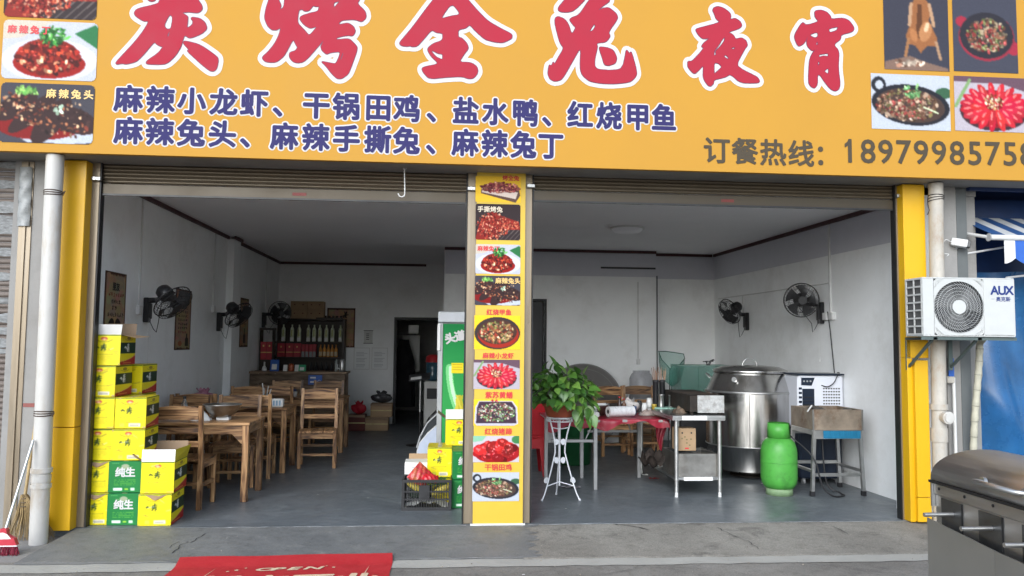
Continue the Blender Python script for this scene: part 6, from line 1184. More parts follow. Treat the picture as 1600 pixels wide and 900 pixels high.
jars = ((1015, .72, .036, .17, PAPER, 'white paper-wrapped spice jar, the tallest on the back of the table'), (999, .74, .028, .14, DARKG, 'small dark spice jar behind the plastic roll'), (1007, .62, .03, .12, PAPER, 'short white spice jar with dark lid'), (1031, .7, .03, .13, mat('red_label_jar', (.25, .05, .04), .4), 'red-labelled sauce jar near the steel canisters'), (1038, .8, .032, .15, mat('cream_jar', (.5, .44, .36), .5), 'cream spice jar behind the steel canisters'))
for px, dy_, rr, h, m, lb in jars:
    p = on_table(px, ty0+dy_, tz+.012); p = (min(p[0], tx1+.2), p[1], p[2]); t = T('spice_jar', lb, 'jar', p); MB().lathe([(0, 0), (rr, 0), (rr*1.02, .01), (rr*1.02, h*.8), (rr*.85, h*.86)], n=18).build('body', m, t); MB().cyl((0, 0, h*.85), (0, 0, h), rr*.92, n=18).build('lid', WHITEP if m is PAPER else BLACKP, t)
p = on_table(983, ty0+.75); bag('film_bag', 'white bag of supplies by the spice jars', (p[0], p[1], tz+.012), .24, .16, mat('milky_bag', (.5, .47, .45), .4, 0, .2), 17)
# more small things crowded on the red table and the work table
SB = mat('soy_bottle', (.03, .015, .01), .2); more = ((968, .5, .03, .20, SB, 'tall dark soy bottle behind the plastic roll', 'bottle'), (975, .6, .028, .17, mat('vinegar_bottle', (.12, .05, .02), .2), 'brown vinegar bottle next to the soy bottle', 'bottle'), (946, .72, .045, .10, STEEL_T, 'small steel pot at the back of the red table', 'pot'), (990, .5, .034, .09, mat('blue_tin', (.05, .12, .3), .4), 'short blue tin behind the plastic roll', 'tin'), (1022, .45, .028, .12, mat('yellow_shaker', (.5, .36, .06), .4), 'yellow spice shaker near the hanging red corner', 'jar'))
for px, dy_, rr, h, m, lb, ct_ in more:
    p = on_table(px, ty0+dy_); t = T('sauce_bottle' if ct_ == 'bottle' else 'small_container', lb, ct_, (min(p[0], tx1-.02), p[1], tz+.012))
    if ct_ == 'bottle': MB().lathe([(0, 0), (rr, 0), (rr, h*.6), (rr*.4, h*.78), (rr*.4, h*.95)], n=16).build('body', m, t); MB().cyl((0, 0, h*.94), (0, 0, h), rr*.5, n=12).build('cap', REDP, t); MB().lathe([(rr*1.02, h*.15), (rr*1.02, h*.45)], n=16).build('label_band', PAPER, t)
    else: MB().lathe([(0, 0), (rr, 0), (rr, h*.85), (rr*1.06, h*.86), (rr*1.06, h), (0, h*1.001)], n=18).build('body', m, t); MB().cyl((0, 0, h), (0, 0, h+.015), rr*.3, n=10).build('knob', BLACKP, t)
for k in range(3):
    p = on_table(958, ty0+.30); tag(MB().lathe([(0, .0), (.05, .0), (.085, .014), (.088, .018), (.05, .008), (0, .006)], n=26).build('plate', WHITEP, None, (p[0]+.18+.004*k, p[1]+.36, tz+.013+.011*k)), ('bottom', 'middle', 'top')[k]+' white plate of the small stack among the sauces', 'plate', 'white plates stacked on the red table')
# ------------------------------------------------------------------ things along the rear wall
q = W(1005, 720, z=0); WC = [('wooden chair behind the red table, left of a pair', 958, 4.2), ('wooden chair behind the red table, right of a pair', 1002, 4.35)]
for lb, px, y in WC: o = again(ch, lb, (W(px, 640, y=y).x, y, 0), P2+(.12 if px < 980 else -.05)); o['group'] = 'wooden chairs behind the red table'
q = W(893, 582, y=YP-.15); zc_ = W(905, 569, y=YP-.12).z; xr_ = W(972, 600, y=YP-.15).x; R_ = .82
t = T('round_table_board', 'big grey round table board leaning on the rear wall', 'table board', (W(912, 600, y=YP-.2).x, YP-.28, 0)); q = MB(); q.M = Matrix.Rotation(-.12, 4, 'X'); zr = zc_/2/math.cos(.12); q.cyl((0, -.012, zr), (0, .012, zr), zr, n=72, smooth=True); q.build('board', mat('grey_board', (.12, .112, .105), .6, 0, .08, dirt=(.18, .17, .16)), t); q = MB(); q.M = Matrix.Rotation(-.12, 4, 'X'); q.torus((0, 0, zr), zr-.004, .016, (0, 1, 0), 72, 6); q.build('edge_trim', mat('grey_edge', (.2, .195, .19), .5), t); q = MB(); q.M = Matrix.Rotation(-.12, 4, 'X'); q.torus((0, -.0125, zr), zr-.075, .005, (0, 1, 0), 72, 4); q.build('inner_ring', mat('grey_edge', (.2, .195, .19), .5), t)
q = W(1002, 640, y=YP-.45); t = T('plastic_bucket', 'translucent plastic storage jar before the rear wall', 'jar', (q.x, YP-.45, .55)); zt_ = W(1002, 579, y=YP-.45).z-.55
MB().lathe([(0, 0), (.16, 0), (.18, .02), (.18, zt_-.12), (.15, zt_-.05), (.13, zt_-.04), (.13, zt_), (.11, zt_), (0, zt_-.002)], n=30).build('jar', mat('cloudy_plastic', (.5, .5, .53), .3, 0, .05, alpha=.55), t)
tag(MB().box(-.3, .3, -.2, .2, 0, .545, .004).build('low_cabinet', WD, None, (q.x, YP-.42, 0)), 'low dark wooden cabinet under the plastic jar', 'cabinet')
# landing net
NET = mat('green_net', (.05, .27, .2), .6, 0, .25, 60, alpha=.42); NETS = mat('green_net_tank', (.03, .2, .14), .5, 0, .2, 30, alpha=.6)
yn = 4.2; a, b = W(1029, 548, y=yn), W(1070, 555, y=yn); nb_ = W(1050, 604, y=yn); t = T('landing_net', 'green fishing net on a pole behind the steel table', 'net', (nb_.x, yn, .0))
hoop = [W(px, py, y=yn+dy)-Vector((nb_.x, yn, 0)) for px, py, dy in ((1029, 549, 0), (1040, 549, -.1), (1055, 551, -.14), (1068, 553, -.1), (1070, 560, 0), (1060, 572, .1), (1047, 576, .14), (1034, 562, .1))]
MB().tube(hoop, .006, 6, closed=True).build('hoop', mat('dark_green_rim', (.012, .06, .045), .5), t)
n_ = 8; vs = []; apex = nb_-Vector((nb_.x, yn, 0)); fs = []
for j in range(8):
    s = j/7; 
    for i in range(32):
        f_ = i/32*8; i0 = int(f_); pp = hoop[i0].lerp(hoop[(i0+1) % 8], f_-i0); cq = sum(hoop, Vector())/8; k = math.sqrt(max(0, 1-s**2.2)); e_ = cq+(pp-cq)*k; e_.z = pp.z*(1-s)+s*apex.z; e_.x += (apex.x-cq.x)*s; vs.append(e_)
fs = [(j*32+i, j*32+(i+1) % 32, (j+1)*32+(i+1) % 32, (j+1)*32+i) for j in range(7) for i in range(32)]
MB().add(vs, fs, True).build('net_bag', NET, t); pb = W(1047, 655, y=yn)-Vector((nb_.x, yn, 0)); MB().tube([hoop[6], (pb.x, .1, .05)], .009, 7).build('pole', mat('dark_pole', (.03, .035, .035), .5), t)
a, b = W(1064, 571, y=3.9), W(1112, 607, y=3.9); t = T('fish_tank', 'green glass tank behind the steel oven', 'tank', (a.x, 3.9, .0)); wq = b.x-a.x+.3; zt_, zb_ = a.z, b.z-.12
TG = mat('green_tank_glass', (.09, .27, .21), .15, 0, .3, 5, alpha=.33)
B(0, wq, 0, .008, zb_, zt_).build('glass_pane', TG, t); B(0, .008, .0081, .5, zb_, zt_).build('glass_pane', TG, t); B(0, wq, .5, .508, zb_, zt_).build('glass_pane', TG, t); B(0, wq, .009, .499, zb_, zb_+.01).build('tank_base', DARKG, t)
f = MB(); f.tube([(0, 0, zt_), (wq, 0, zt_), (wq, .5, zt_), (0, .5, zt_)], .007, 5, closed=True); f.build('rim', mat('pale_green_rim', (.3, .4, .36), .4), t); B(0, wq, .01, .5, 0, zb_-.002).build('tank_stand', DARKG, t); [B(k*wq/3, k*wq/3+.004, -.001, .0, zb_, zt_).build('seam', mat('dark_green_rim', (.012, .06, .045), .5), t) for k in (1, 2)]
q = MB(); r = random.Random(5); [q.tube([(r.uniform(-.02, .02), 0, 0), (r.uniform(-.06, .06), r.uniform(-.02, .02), .06), (r.uniform(-.1, .1), r.uniform(-.02, .02), r.uniform(.05, .09))], .007, 5) for k in range(6)]; tag(q.build('black_clamps', BLACKP, None, (W(1106, 566, y=4.0).x, 4.0, zt_)), 'small black clamps lying on the green tank', 'clamps')

# ------------------------------------------------------------------ stainless work table
f0, f1 = W(1056, 776, z=0), W(1126, 777, z=0); yt0 = (f0.y+f1.y)/2; wx0, wx1 = f0.x-.05, f1.x+.05; Lw = 1.45; hz = W(1090, 650, y=yt0-.03).z
t = T('steel_work_table', 'long stainless work table with undershelf beside the oven', 'table', ((wx0+wx1)/2, yt0, 0)); w = (wx1-wx0)/2
MB().box(-w, w, -.04, Lw+.05, hz-.004, hz, .001).box(-w, w, -.04, -.036, hz-.045, hz-.0041).box(-w, -w+.004, -.0359, Lw+.05, hz-.045, hz-.0041).box(w-.004, w, -.0359, Lw+.05, hz-.045, hz-.0041).build('table_top', STEEL, t); MB().box(-w, w, -.046, -.0405, hz-.02, hz+.004, .002).build('rolled_edge', STEEL_T, t)
for sx, px in ((-1, f0), (1, f1)):
    x = px.x-(wx0+wx1)/2
    for y_ in (0, Lw):
        lg = MB().cyl((x, y_, .05), (x, y_, hz-.046), .021, n=18).build('leg', STEEL_T, t); MB().cyl((x, y_, .0), (x, y_, .05), .017, n=14).build('foot', WHITEP, lg); MB().torus((x, y_, .175), .024, .006, n=16).build('collar', STEEL_T, lg)
MB().box(-w+.03, w-.03, -.005, Lw+.01, .17, .2, .002).build('undershelf', STEEL, t); B(-w*.55, w*.55, -.0075, -.0055, .165, .203).build('white_label', PAPER, t)
B(-w*.65, w*.3, -.0485, -.0465, hz-.04, hz+.003).build('paper_label', PAPER, t)
OX = (wx0+wx1)/2
a, b = W(1058, 709, y=yt0+.05), W(1120, 744, y=yt0+.05); t = T('steel_tray_box', 'deep stainless box on the undershelf of the work table', 'steel box', (OX, yt0+.03, .2015)); hb2 = a.z-.2; q = MB(); ww = w-.06
q.box(-ww, ww, 0, .006, 0, hb2); q.box(-ww, -ww+.006, .0061, .5, 0, hb2); q.box(ww-.006, ww, .0061, .5, 0, hb2); q.box(-ww, ww, .5, .506, 0, hb2); q.box(-ww+.0061, ww-.0061, .0061, .4999, 0, .006); q.build('box_body', STEEL_D, t); q = MB(); [q.tube([(-ww+.01, .06+.05*k, hb2+.004), (ww-.01, .06+.05*k, hb2+.02+.008*(k % 2))], .004, 4) for k in range(8)]; q.build('grate', BLACKM, t)
a, b = W(1056, 672, y=yt0+.04), W(1085, 707, y=yt0+.04); t = T('face_carton', 'brown carton with two holes and printed face on the steel box', 'carton', (OX-ww*.45, yt0+.06, .2015+hb2+.027), .0); wq, hq = (b.x-a.x)/2, a.z-b.z
MB().box(-wq, wq, 0, .2, 0, hq, .003).build('box', KRAFT, t); [MB().cyl((s*wq*.5, -.001, hq*.8), (s*wq*.5, .002, hq*.8), .009, n=12).build('hand_hole', BLACKP, t) for s in (-1, 1)]
GP = mat('green_print', (.17, .15, .07), .85); [MB().box(x-.009, x+.008, -.0015, -.0005, z-.006, z+.007).build('printed_mark', GP, t) for x, z in ((-.05, hq*.55), (.0, hq*.5), (.045, hq*.52), (.0, hq*.35), (.03, hq*.25), (-.02, hq*.62))]; B(-.02, .02, -.0015, -.0005, hq*.08, hq*.14).build('printed_mark', CRED, t)
tag(MB().grid(lambda u, v: (-.25+.3*u, .0+.35*v, .10+.06*math.sin(9*u+4*v)+.04*math.sin(15*v)), 16, 12).build('dark_cloth_heap', mat('dark_rag', (.03, .022, .018), .9, 0, .4, bump=.3), None, (wx0+.1, yt0+.45, .2)), 'dark rags heaped on the undershelf behind the carton', 'rags')
# charcoal trough on the work table
a, b = W(1090, 619, y=yt0+.1), W(1128, 646, y=yt0+.1); x1 = W(1131, 620, y=yt0+.1).x; x0 = x1-.36; t = T('charcoal_trough', 'soot-black skewer grill trough on the work table', 'grill', ((x0+x1)/2, yt0+.11, hz+.001)); w2 = (x1-x0)/2; ht = a.z-hz
SOOT = mat('sooty_steel', (.035, .03, .026), .55, .5, .4, 6, dirt=(.09, .06, .04), damt=.6)
q = MB(); q.box(-w2, w2, 0, .008, .03, ht); q.box(-w2, -w2+.008, .0081, 1.1, .03, ht); q.box(w2-.008, w2, .0081, 1.1, .03, ht); q.box(-w2, w2, 1.1, 1.108, .03, ht); q.box(-w2+.0081, w2-.0081, .0081, 1.0999, .03, .04); q.build('trough', SOOT, t); [B(s*w2*.8-.015, s*w2*.8+.015, y_, y_+.03, 0, .0299).build('foot', SOOT, t) for s in (-1, 1) for y_ in (.05, 1.0)]
q = MB(); [q.tube([(-w2+.01, .03+.045*k, ht+.006), (w2-.01, .03+.045*k, ht+.006)], .005, 5) for k in range(22)]; q.build('grate', SOOT, t); FOIL = mat('crinkled_foil', (.46, .46, .45), .45, .35, .3, 30, bump=.6, bscale=70, dirt=(.2, .17, .14), damt=.7, dscale=14); B(a.x-(x0+x1)/2, w2+.004, -.007, -.001, .02, ht+.006).build('foil_front', FOIL, t)
# canisters and cloth at the far left of the work table
p = W(1033, 640, y=yt0+.9); t = T('skewer_tray', 'green tray holding steel canisters of skewers', 'tray', (p.x+.03, yt0+.9, hz+.001)); MB().box(-.13, .13, -.1, .1, 0, .016, .004).build('tray', mat('mint_tray', (.3, .5, .42), .5), t)
cz = W(1032, 616, y=yt0+.88).z-hz-.017; 
for k, (dx_, dy_, h, m, lb) in enumerate(((-.04, -.04, cz, STEEL_T, 'steel canister in the green tray, the left of two short ones'), (.08, -.03, cz*.95, STEEL_T, 'steel canister in the green tray, nearest the trough'), (-.08, .05, cz+.16, BLACKP, 'tall black skewer cup in the green tray'), (.0, .06, cz+.16, BLACKP, 'tall black skewer cup beside its twin in the green tray'))):
    t = T('skewer_canister', lb, 'canister', (p.x+.03+dx_, yt0+.9+dy_, hz+.0175)); MB().lathe([(0, 0), (.032, 0), (.033, .005), (.033, h*.9), (.036, h*.91), (.036, h), (.03, h), (.028, .01), (0, .008)], n=20).build('cup', m, t)
    if m is BLACKP: r = random.Random(k); q = MB(); [q.tube([(r.uniform(-.015, .015), r.uniform(-.015, .015), .02), (r.uniform(-.06, .06), r.uniform(-.03, .03), h+r.uniform(.08, .15))], .0035, 4) for _ in range(9)]; q.build('skewers', mat('skewer_wood', (.35, .2, .13), .7, 0, .3), t)
tag(MB().grid(lambda u, v: (-.07+.14*u, -.06+.12*v, (.06+.02*math.sin(12*u)*math.sin(10*v))*math.sin(math.pi*u)**.7*math.sin(math.pi*v)**.7), 14, 12).build('oily_rag', mat('oily_rag', (.1, .075, .055), .6, 0, .5, 15, dirt=(.4, .25, .16), damt=.7, dscale=12), None, (W(1062, 640, y=yt0+.35).x, yt0+.35, hz+.001)), 'oily crumpled rag left of the charcoal trough', 'rag')

# ------------------------------------------------------------------ big steel roasting oven
yo = 2.45; oc = W(1172, 650, y=yo); 
def oz(py): return W(1172, py, y=yo-.3).z
def orr(pxa, pxb): return (W(pxb, 620, y=yo).x-W(pxa, 620, y=yo).x)/2
Rb = orr(1104, 1240)*.99; Rr = orr(1116, 1222); z_r, z_s, z_b2, z_b = oz(580), oz(613), oz(697), max(.10, oz(736))
t = T('roasting_oven', 'big barrel-shaped stainless roasting oven with domed lid', 'oven', (oc.x, yo, 0)); n = 64
MB().lathe([(Rb*.93, z_b), (Rb*.95, z_b2), (Rb*.965, z_b2+.004)], n=n).lathe([(0, z_b), (Rb*.93, z_b)], n=n).build('lower_drum', OVEN, t); MB().lathe([(Rb*.97, z_b2+.003), (Rb*.97, z_s)], n=n).build('drum', OVEN, t)
MB().lathe([(Rb*.985, z_s-.012), (Rb, z_s), (Rb*.985, z_s+.012), (Rb*.95, z_s+.016)], n=n).build('shoulder_band', STEEL_T, t); MB().torus((0, 0, z_b2), Rb*.968, .008, n=n).build('lower_band', STEEL_T, t)
MB().lathe([(Rb*.975, z_s+.014), (Rr*.98, z_r-.025)], n=n).build('shoulder', OVEN, t)
ld = MB().lathe([(Rr*1.0, z_r-.026), (Rr*1.04, z_r-.02), (Rr*1.04, z_r+.005), (Rr, z_r+.012), (Rr*.8, z_r+.045), (Rr*.4, z_r+.062), (0, z_r+.066)], n=n).build('lid', OVEN, t)
MB().tube([(.09*math.cos(a), 0, z_r+.06+.085*math.sin(a)) for a in (math.pi*k/12 for k in range(13))], .009, 7).build('lid_handle', STEEL_T, ld)
a = math.radians(-132); rm = (Rb+Rr)/2; zm = (z_s+z_r)/2+.02; MB().cyl((rm*math.cos(a)*.98, rm*math.sin(a)*.98, zm), (rm*math.cos(a)*1.05, rm*math.sin(a)*1.05, zm+.01), .028, n=18).build('gauge', STEEL_T, t)
for a in (math.radians(-28), math.radians(152)):
    c, s = math.cos(a), math.sin(a); rh = rm*.98; MB().tube([(rh*c-.05*s, rh*s+.05*c, zm), ((rh+.04)*c-.05*s, (rh+.04)*s+.05*c, zm+.05), ((rh+.05)*c, (rh+.05)*s, zm+.06), ((rh+.04)*c+.05*s, (rh+.04)*s-.05*c, zm+.05), (rh*c+.05*s, rh*s-.05*c, zm)], .008, 7).build('side_handle', STEEL_T, t)
MB().cyl((0, 0, .02), (0, 0, z_b), .14, n=28).lathe([(0, .0), (.24, .0), (.24, .02), (.15, .022)], n=28).build('pedestal', SOOT, t)
for k in range(3): a = math.radians(-90+120*k+20); MB().cyl((Rb*.8*math.cos(a), Rb*.8*math.sin(a), 0), (Rb*.8*math.cos(a), Rb*.8*math.sin(a), z_b), .025, n=12).build('foot', SOOT, t)
a = math.radians(-112); MB().tube([(Rb*.975*math.cos(a), Rb*.975*math.sin(a), z_s-.02), (Rb*.972*math.cos(a), Rb*.972*math.sin(a), z_b2)], .005, 5).build('seam', STEEL_D, t)
# ------------------------------------------------------------------ gas cylinder
g = W(1226, 776, z=0); R_ = (W(1255, 720, y=g.y+.15).x-W(1200, 720, y=g.y+.15).x)/2*.97; g = Vector((g.x, g.y+R_*.7, 0)); GG = mat('green_gas_enamel', (.07, .32, .05), .42, 0, .16, 4, dirt=(.035, .15, .028), damt=.75, dscale=5.5, bump=.08, bscale=14)
zt_ = W(1227, 662, y=g.y-.1).z; zn = zt_-.16; t = T('gas_cylinder', 'bright green gas cylinder standing before the oven', 'gas cylinder', (g.x, g.y, 0))
MB().lathe([(R_*.55, .055), (R_*.8, .075), (R_*.95, .12), (R_, .18), (R_, zn-.15), (R_*.97, zn-.10), (R_*.86, zn-.04), (R_*.68, zn-.005), (R_*.5, zn+.012), (.0, zn+.03)], n=40).build('body', GG, t); MB().torus((0, 0, (zn+.1)/2), R_, .004, n=40, m=5).build('weld_seam', GG, t)
MB().lathe([(R_*.72, .0), (R_*.74, .0), (R_*.74, .085), (R_*.72, .085)], n=36).build('foot_ring', mat('scuffed_green_ring', (.2, .3, .16), .6, 0, .2, 9, dirt=(.3, .27, .2), damt=.8), t)
MB().lathe([(R_*.60, zn+.005), (R_*.62, zn+.005), (R_*.60, zt_), (R_*.58, zt_)], n=36, a0=math.radians(-15), a1=math.radians(310)).build('guard_collar', GG, t); MB().cyl((0, 0, zn+.02), (0, 0, zn+.12), .022, n=12).cyl((0, 0, zn+.12), (0, 0, zn+.15), .035, n=8).build('valve', BLACKM, t)
# ------------------------------------------------------------------ steel stand with charcoal basin
f0, f1 = W(1273, 776, z=0), W(1349, 775, z=0); ys = (f0.y+f1.y)/2+.02; xs0, xs1 = f0.x, min(f1.x, XRW(ys)-.09); zb_ = W(1300, 672, y=ys).z; zt_ = W(1300, 640, y=ys).z; ds = .5
t = T('burner_stand', 'steel angle stand with black rubber feet beside the gas cylinder', 'stand', ((xs0+xs1)/2, ys, 0)); w = (xs1-xs0)/2; k = .022
for sx in (-1, 1):
    for y_ in (0, ds):
        x = sx*w; lg = MB().add([(x*1.04-.017, y_-.017, .03), (x*1.04+.017, y_-.017, .03), (x*1.04+.017, y_+.017, .03), (x*1.04-.017, y_+.017, .03), (x*.93-.017, y_-.017, zb_), (x*.93+.017, y_-.017, zb_), (x*.93+.017, y_+.017, zb_), (x*.93-.017, y_+.017, zb_)], [(0, 3, 2, 1), (4, 5, 6, 7), (0, 1, 5, 4), (1, 2, 6, 5), (2, 3, 7, 6), (3, 0, 4, 7)]).build('leg', STEEL_T, t); MB().box(x*1.04-.022, x*1.04+.022, y_-.022, y_+.022, 0, .05, .003).build('rubber_foot', BLACKP, lg)
MB().box(-w*1.0+.02, w*1.0-.02, -.012, .012, .2, .235, .002).build('crossbar', STEEL_T, t); MB().box(-w+.02, w-.02, ds-.012, ds+.012, .26, .295, .002).build('crossbar', STEEL_T, t)
for s in (-1, 1): MB().box(s*w-.012, s*w+.012, .018, ds-.018, .24, .27, .002).build('crossbar', STEEL_T, t)
MB().box(-w*.93-.0, w*.93, -.02, -.003, zb_-.09, zb_, .002).box(-w*.93, w*.93, ds+.003, ds+.02, zb_-.09, zb_, .002).box(-w*.93-.02, -w*.93-.001, -.002, ds+.002, zb_-.05, zb_, .002).box(w*.93+.001, w*.93+.02, -.002, ds+.002, zb_-.05, zb_, .002).build('top_frame', STEEL_T, t)
MB().box(-w*.6, w*.92, -.0235, -.0205, zb_-.085, zb_-.005).build('blue_strip', mat('blue_tape_plastic', (.01, .14, .26), .5, 0, .2, 12, stretch=(6, 1, 1)), t)
RUST = mat('rusted_basin', (.27, .22, .17), .55, .5, .35, 5, bump=.25, bscale=12, dirt=(.13, .06, .028), damt=.95, dscale=4.5)
q = T('charcoal_basin', 'rusty rectangular charcoal basin on the steel stand', 'basin', ((xs0+xs1)/2-.0, ys, zb_+.002)); hb3 = zt_-zb_; wq = w*1.0
m_ = MB(); m_.box(-wq, wq, -.02, -.012, 0, hb3); m_.box(-wq, -wq+.008, -.0119, ds, 0, hb3); m_.box(wq-.008, wq, -.0119, ds, 0, hb3); m_.box(-wq, wq, ds, ds+.008, 0, hb3); m_.box(-wq+.0081, wq-.0081, -.0119, ds-.0001, 0, .008); m_.build('basin_body', RUST, q); [MB().box(s*wq-.009, s*wq+.009, -.026, -.0205, 0, hb3).build('corner_strip', STEEL_D, q) for s in (-1, 1)]
MB().grid(lambda u, v: (-wq*.9+1.8*wq*u, .0+ds*.95*v, hb3-.05+.05*math.sin(7*u+2)*math.sin(5*v+1)+.02*math.sin(23*u+17*v)), 20, 12).build('ash_and_charcoal', mat('ash', (.1, .09, .08), .9, 0, .6, 20), q); MB().tube([(-wq-.06, -.02, hb3-.02), (-wq+.02, .05, hb3+.035)], .008, 6).build('poker', WHITEP, q)
h_ = [Vector((g.x+.03, g.y, zn+.1)), Vector((g.x+.16, g.y+.02, zn+.0)), Vector((xs0-.02, ys-.05, .4)), Vector((xs0+.06, ys-.08, .12)), Vector((xs0+.16, ys-.1, .02)), Vector((xs0+.3, ys-.06, .015)), Vector((xs0+.32, ys+.06, .02)), Vector((xs0+.22, ys+.16, .12)), Vector((xs0+.2, ys+.2, zb_-.05))]
def smooth_path(P_, n=8):
    out = []
    for i in range(len(P_)-1):
        p0, p1, p2, p3 = P_[max(0, i-1)], P_[i], P_[i+1], P_[min(len(P_)-1, i+2)]
        for k in range(n): s = k/n; out.append(.5*((2*p1)+(p2-p0)*s+(2*p0-5*p1+4*p2-p3)*s*s+(3*p1-p0-3*p2+p3)*s**3))
    return out+[P_[-1]]
tag(MB().tube([p-h_[0] for p in smooth_path(h_)], .009, 7).build('gas_hose', BLACKP, None, h_[0]), 'black gas hose looping under the steel stand', 'hose')
# ------------------------------------------------------------------ evaporative air cooler
ya_ = 1.78; x0 = W(1247, 610, y=ya_).x; x1 = min(W(1338, 610, y=ya_).x, XRW(ya_+.38)-.02); zt_ = W(1290, 584, y=ya_).z; w = (x1-x0)/2
t = T('air_cooler', 'white and navy air cooler behind the rusty basin', 'air cooler', ((x0+x1)/2, ya_, 0)); NAVY = mat('navy_plastic', (.012, .02, .038), .35)
MB().box(-w+.02, w-.02, .02, .36, .06, .62, .02).build('water_tank', NAVY, t); MB().box(-w, w, 0, .38, .621, zt_-.021, .025).build('housing', mat('cool_white_plastic', (.68, .70, .76), .35, 0, .03), t); MB().box(-w-.005, w+.005, -.005, .385, zt_-.02, zt_, .006).build('top_cover', NAVY, t)
MB().prism([(-w*.86, zt_-.045), (-w*.86, zt_-.13), (-w*.42, zt_-.135), (-w*.28, zt_-.045)], -.006, .002).build('control_panel', NAVY, t); [MB().cyl((-w*.75+w*.14*k, -.01, zt_-.085), (-w*.75+w*.14*k, -.005, zt_-.085), .011, n=10).build('knob', GREY, t) for k in range(3)]
MB().box(-w*.82, -w*.3, -.003, .002, .75, zt_-.17, .002).build('air_outlet', NAVY, t); [MB().box(-w*.80, -w*.32, -.012, -.0035, .77+.04*k, .778+.04*k).build('louvre', BLACKP, t) for k in range(int((zt_-.2-.77)/.04))]; [MB().box(-w*.97, -w*.84, -.004, -.0005, .76+.05*k, .785+.05*k).build('side_slot', NAVY, t) for k in range(7)]
for i in range(7):
    for j in range(12): x = w*(.08+.11*i); MB().box(x, x+w*.07, -.002, .001, zt_-.175-.034*j, zt_-.160-.034*j).build('grille_slot', DARKG, t)
MB().tube(smooth_path([Vector((w*.0, -.004, zt_-.13)), Vector((w*.25, -.025, zt_-.145)), Vector((w*.5, -.03, zt_-.1)), Vector((w*.66, -.02, zt_-.03)), Vector((w*.8, .0, zt_+.012)), Vector((w*.9, .1, zt_+.01))], 6), .006, 6).build('power_lead', BLACKP, t)
for sx in (-1, 1):
    for y_ in (.05, .32): MB().cyl((sx*(w-.07)-.012, y_, .03), (sx*(w-.07)+.012, y_, .03), .03, n=16).box(sx*(w-.07)-.016, sx*(w-.07)+.016, y_-.015, y_+.015, .035, .062).build('castor', GREY, t)
# grit, leaf crumbs and butts on the pavement: nobody could count them
gt = MB(); r = random.Random(77)
for k in range(700):
    x = r.uniform(-3.4, 4.6); y_ = -.03-1.6*r.random(); t_ = min(1, max(0, (-.014-y_)/.89)); z = -.006*(1-t_)+(ZR+.009)*t_ if y_ > -.9 else ZR+.005; s_ = r.uniform(.0015, .006)*(2.0 if r.random() < .06 else 1); a = r.uniform(0, 6.28)
    gt.add([(x+s_*math.cos(a), y_+s_*math.sin(a), z), (x+s_*math.cos(a+2.1), y_+s_*.7*math.sin(a+2.1), z), (x+s_*.8*math.cos(a+4.2), y_+s_*math.sin(a+4.2), z), (x, y_, z+s_*.8)], [(0, 1, 3), (1, 2, 3), (2, 0, 3)])
tag(gt.build('pavement_grit', mat('mixed_grit', (.2, .18, .15), .9, 0, .75, 9), None), kind='stuff')
# scraps of litter
for px, py, m, lb, s in ((1022, 748, REDP, 'scrap of red film on the floor under the folding table', .07), (892, 762, FILM, 'scrap of clear film on the floor by the plant stand', .13), (1008, 742, PAPER, 'white paper scrap on the floor under the folding table', .05), (575, 778, PAPER, 'tiny white litter on the dining room floor', .012), (497, 773, PAPER, 'little white scrap in the aisle by the chairs', .012), (355, 841, PAPER, 'tiny white scrap on the grey ramp', .01), (884, 795, PAPER, 'tiny white scrap near the plant stand', .012), (860, 832, PAPER, 'small white scrap on the concrete apron', .014), (818, 898, PAPER, 'small white scrap on the road', .012), (1195, 756, PAPER, 'pale scrap on the floor under the oven', .06)):
    z = 0.002 if py < 812 else (-.02 if py < 860 else ZR+.006); p = W(px, py, z=z); r = random.Random(px); ph = r.random()*6
    tag(MB().grid(lambda u, v: (s*(u-.5)*1.6, s*(v-.5), s*.16*abs(math.sin(6*u+ph)*math.sin(5*v+ph))+.001), 8, 6).build('litter', m, None, p), lb, 'litter')
# ------------------------------------------------------------------ outdoor air conditioner
ay = -.48; ax0, ax1 = W(1442, 480, y=ay).x, W(1583, 480, y=ay).x; az0, az1 = W(1500, 526, y=ay).z, W(1510, 434, y=ay).z; ad = .27
t = T('air_conditioner', 'white outdoor air conditioner unit with round fan grille', 'air conditioner', (ax0, ay, az0), math.radians(-1.5)); w, h = ax1-ax0, az1-az0; ACW = mat('ac_white', (.50, .51, .50), .42, .0, .04, dirt=(.42, .40, .36), damt=.3)
fx, fz, fr_ = w*.385, h*.5, h*.435
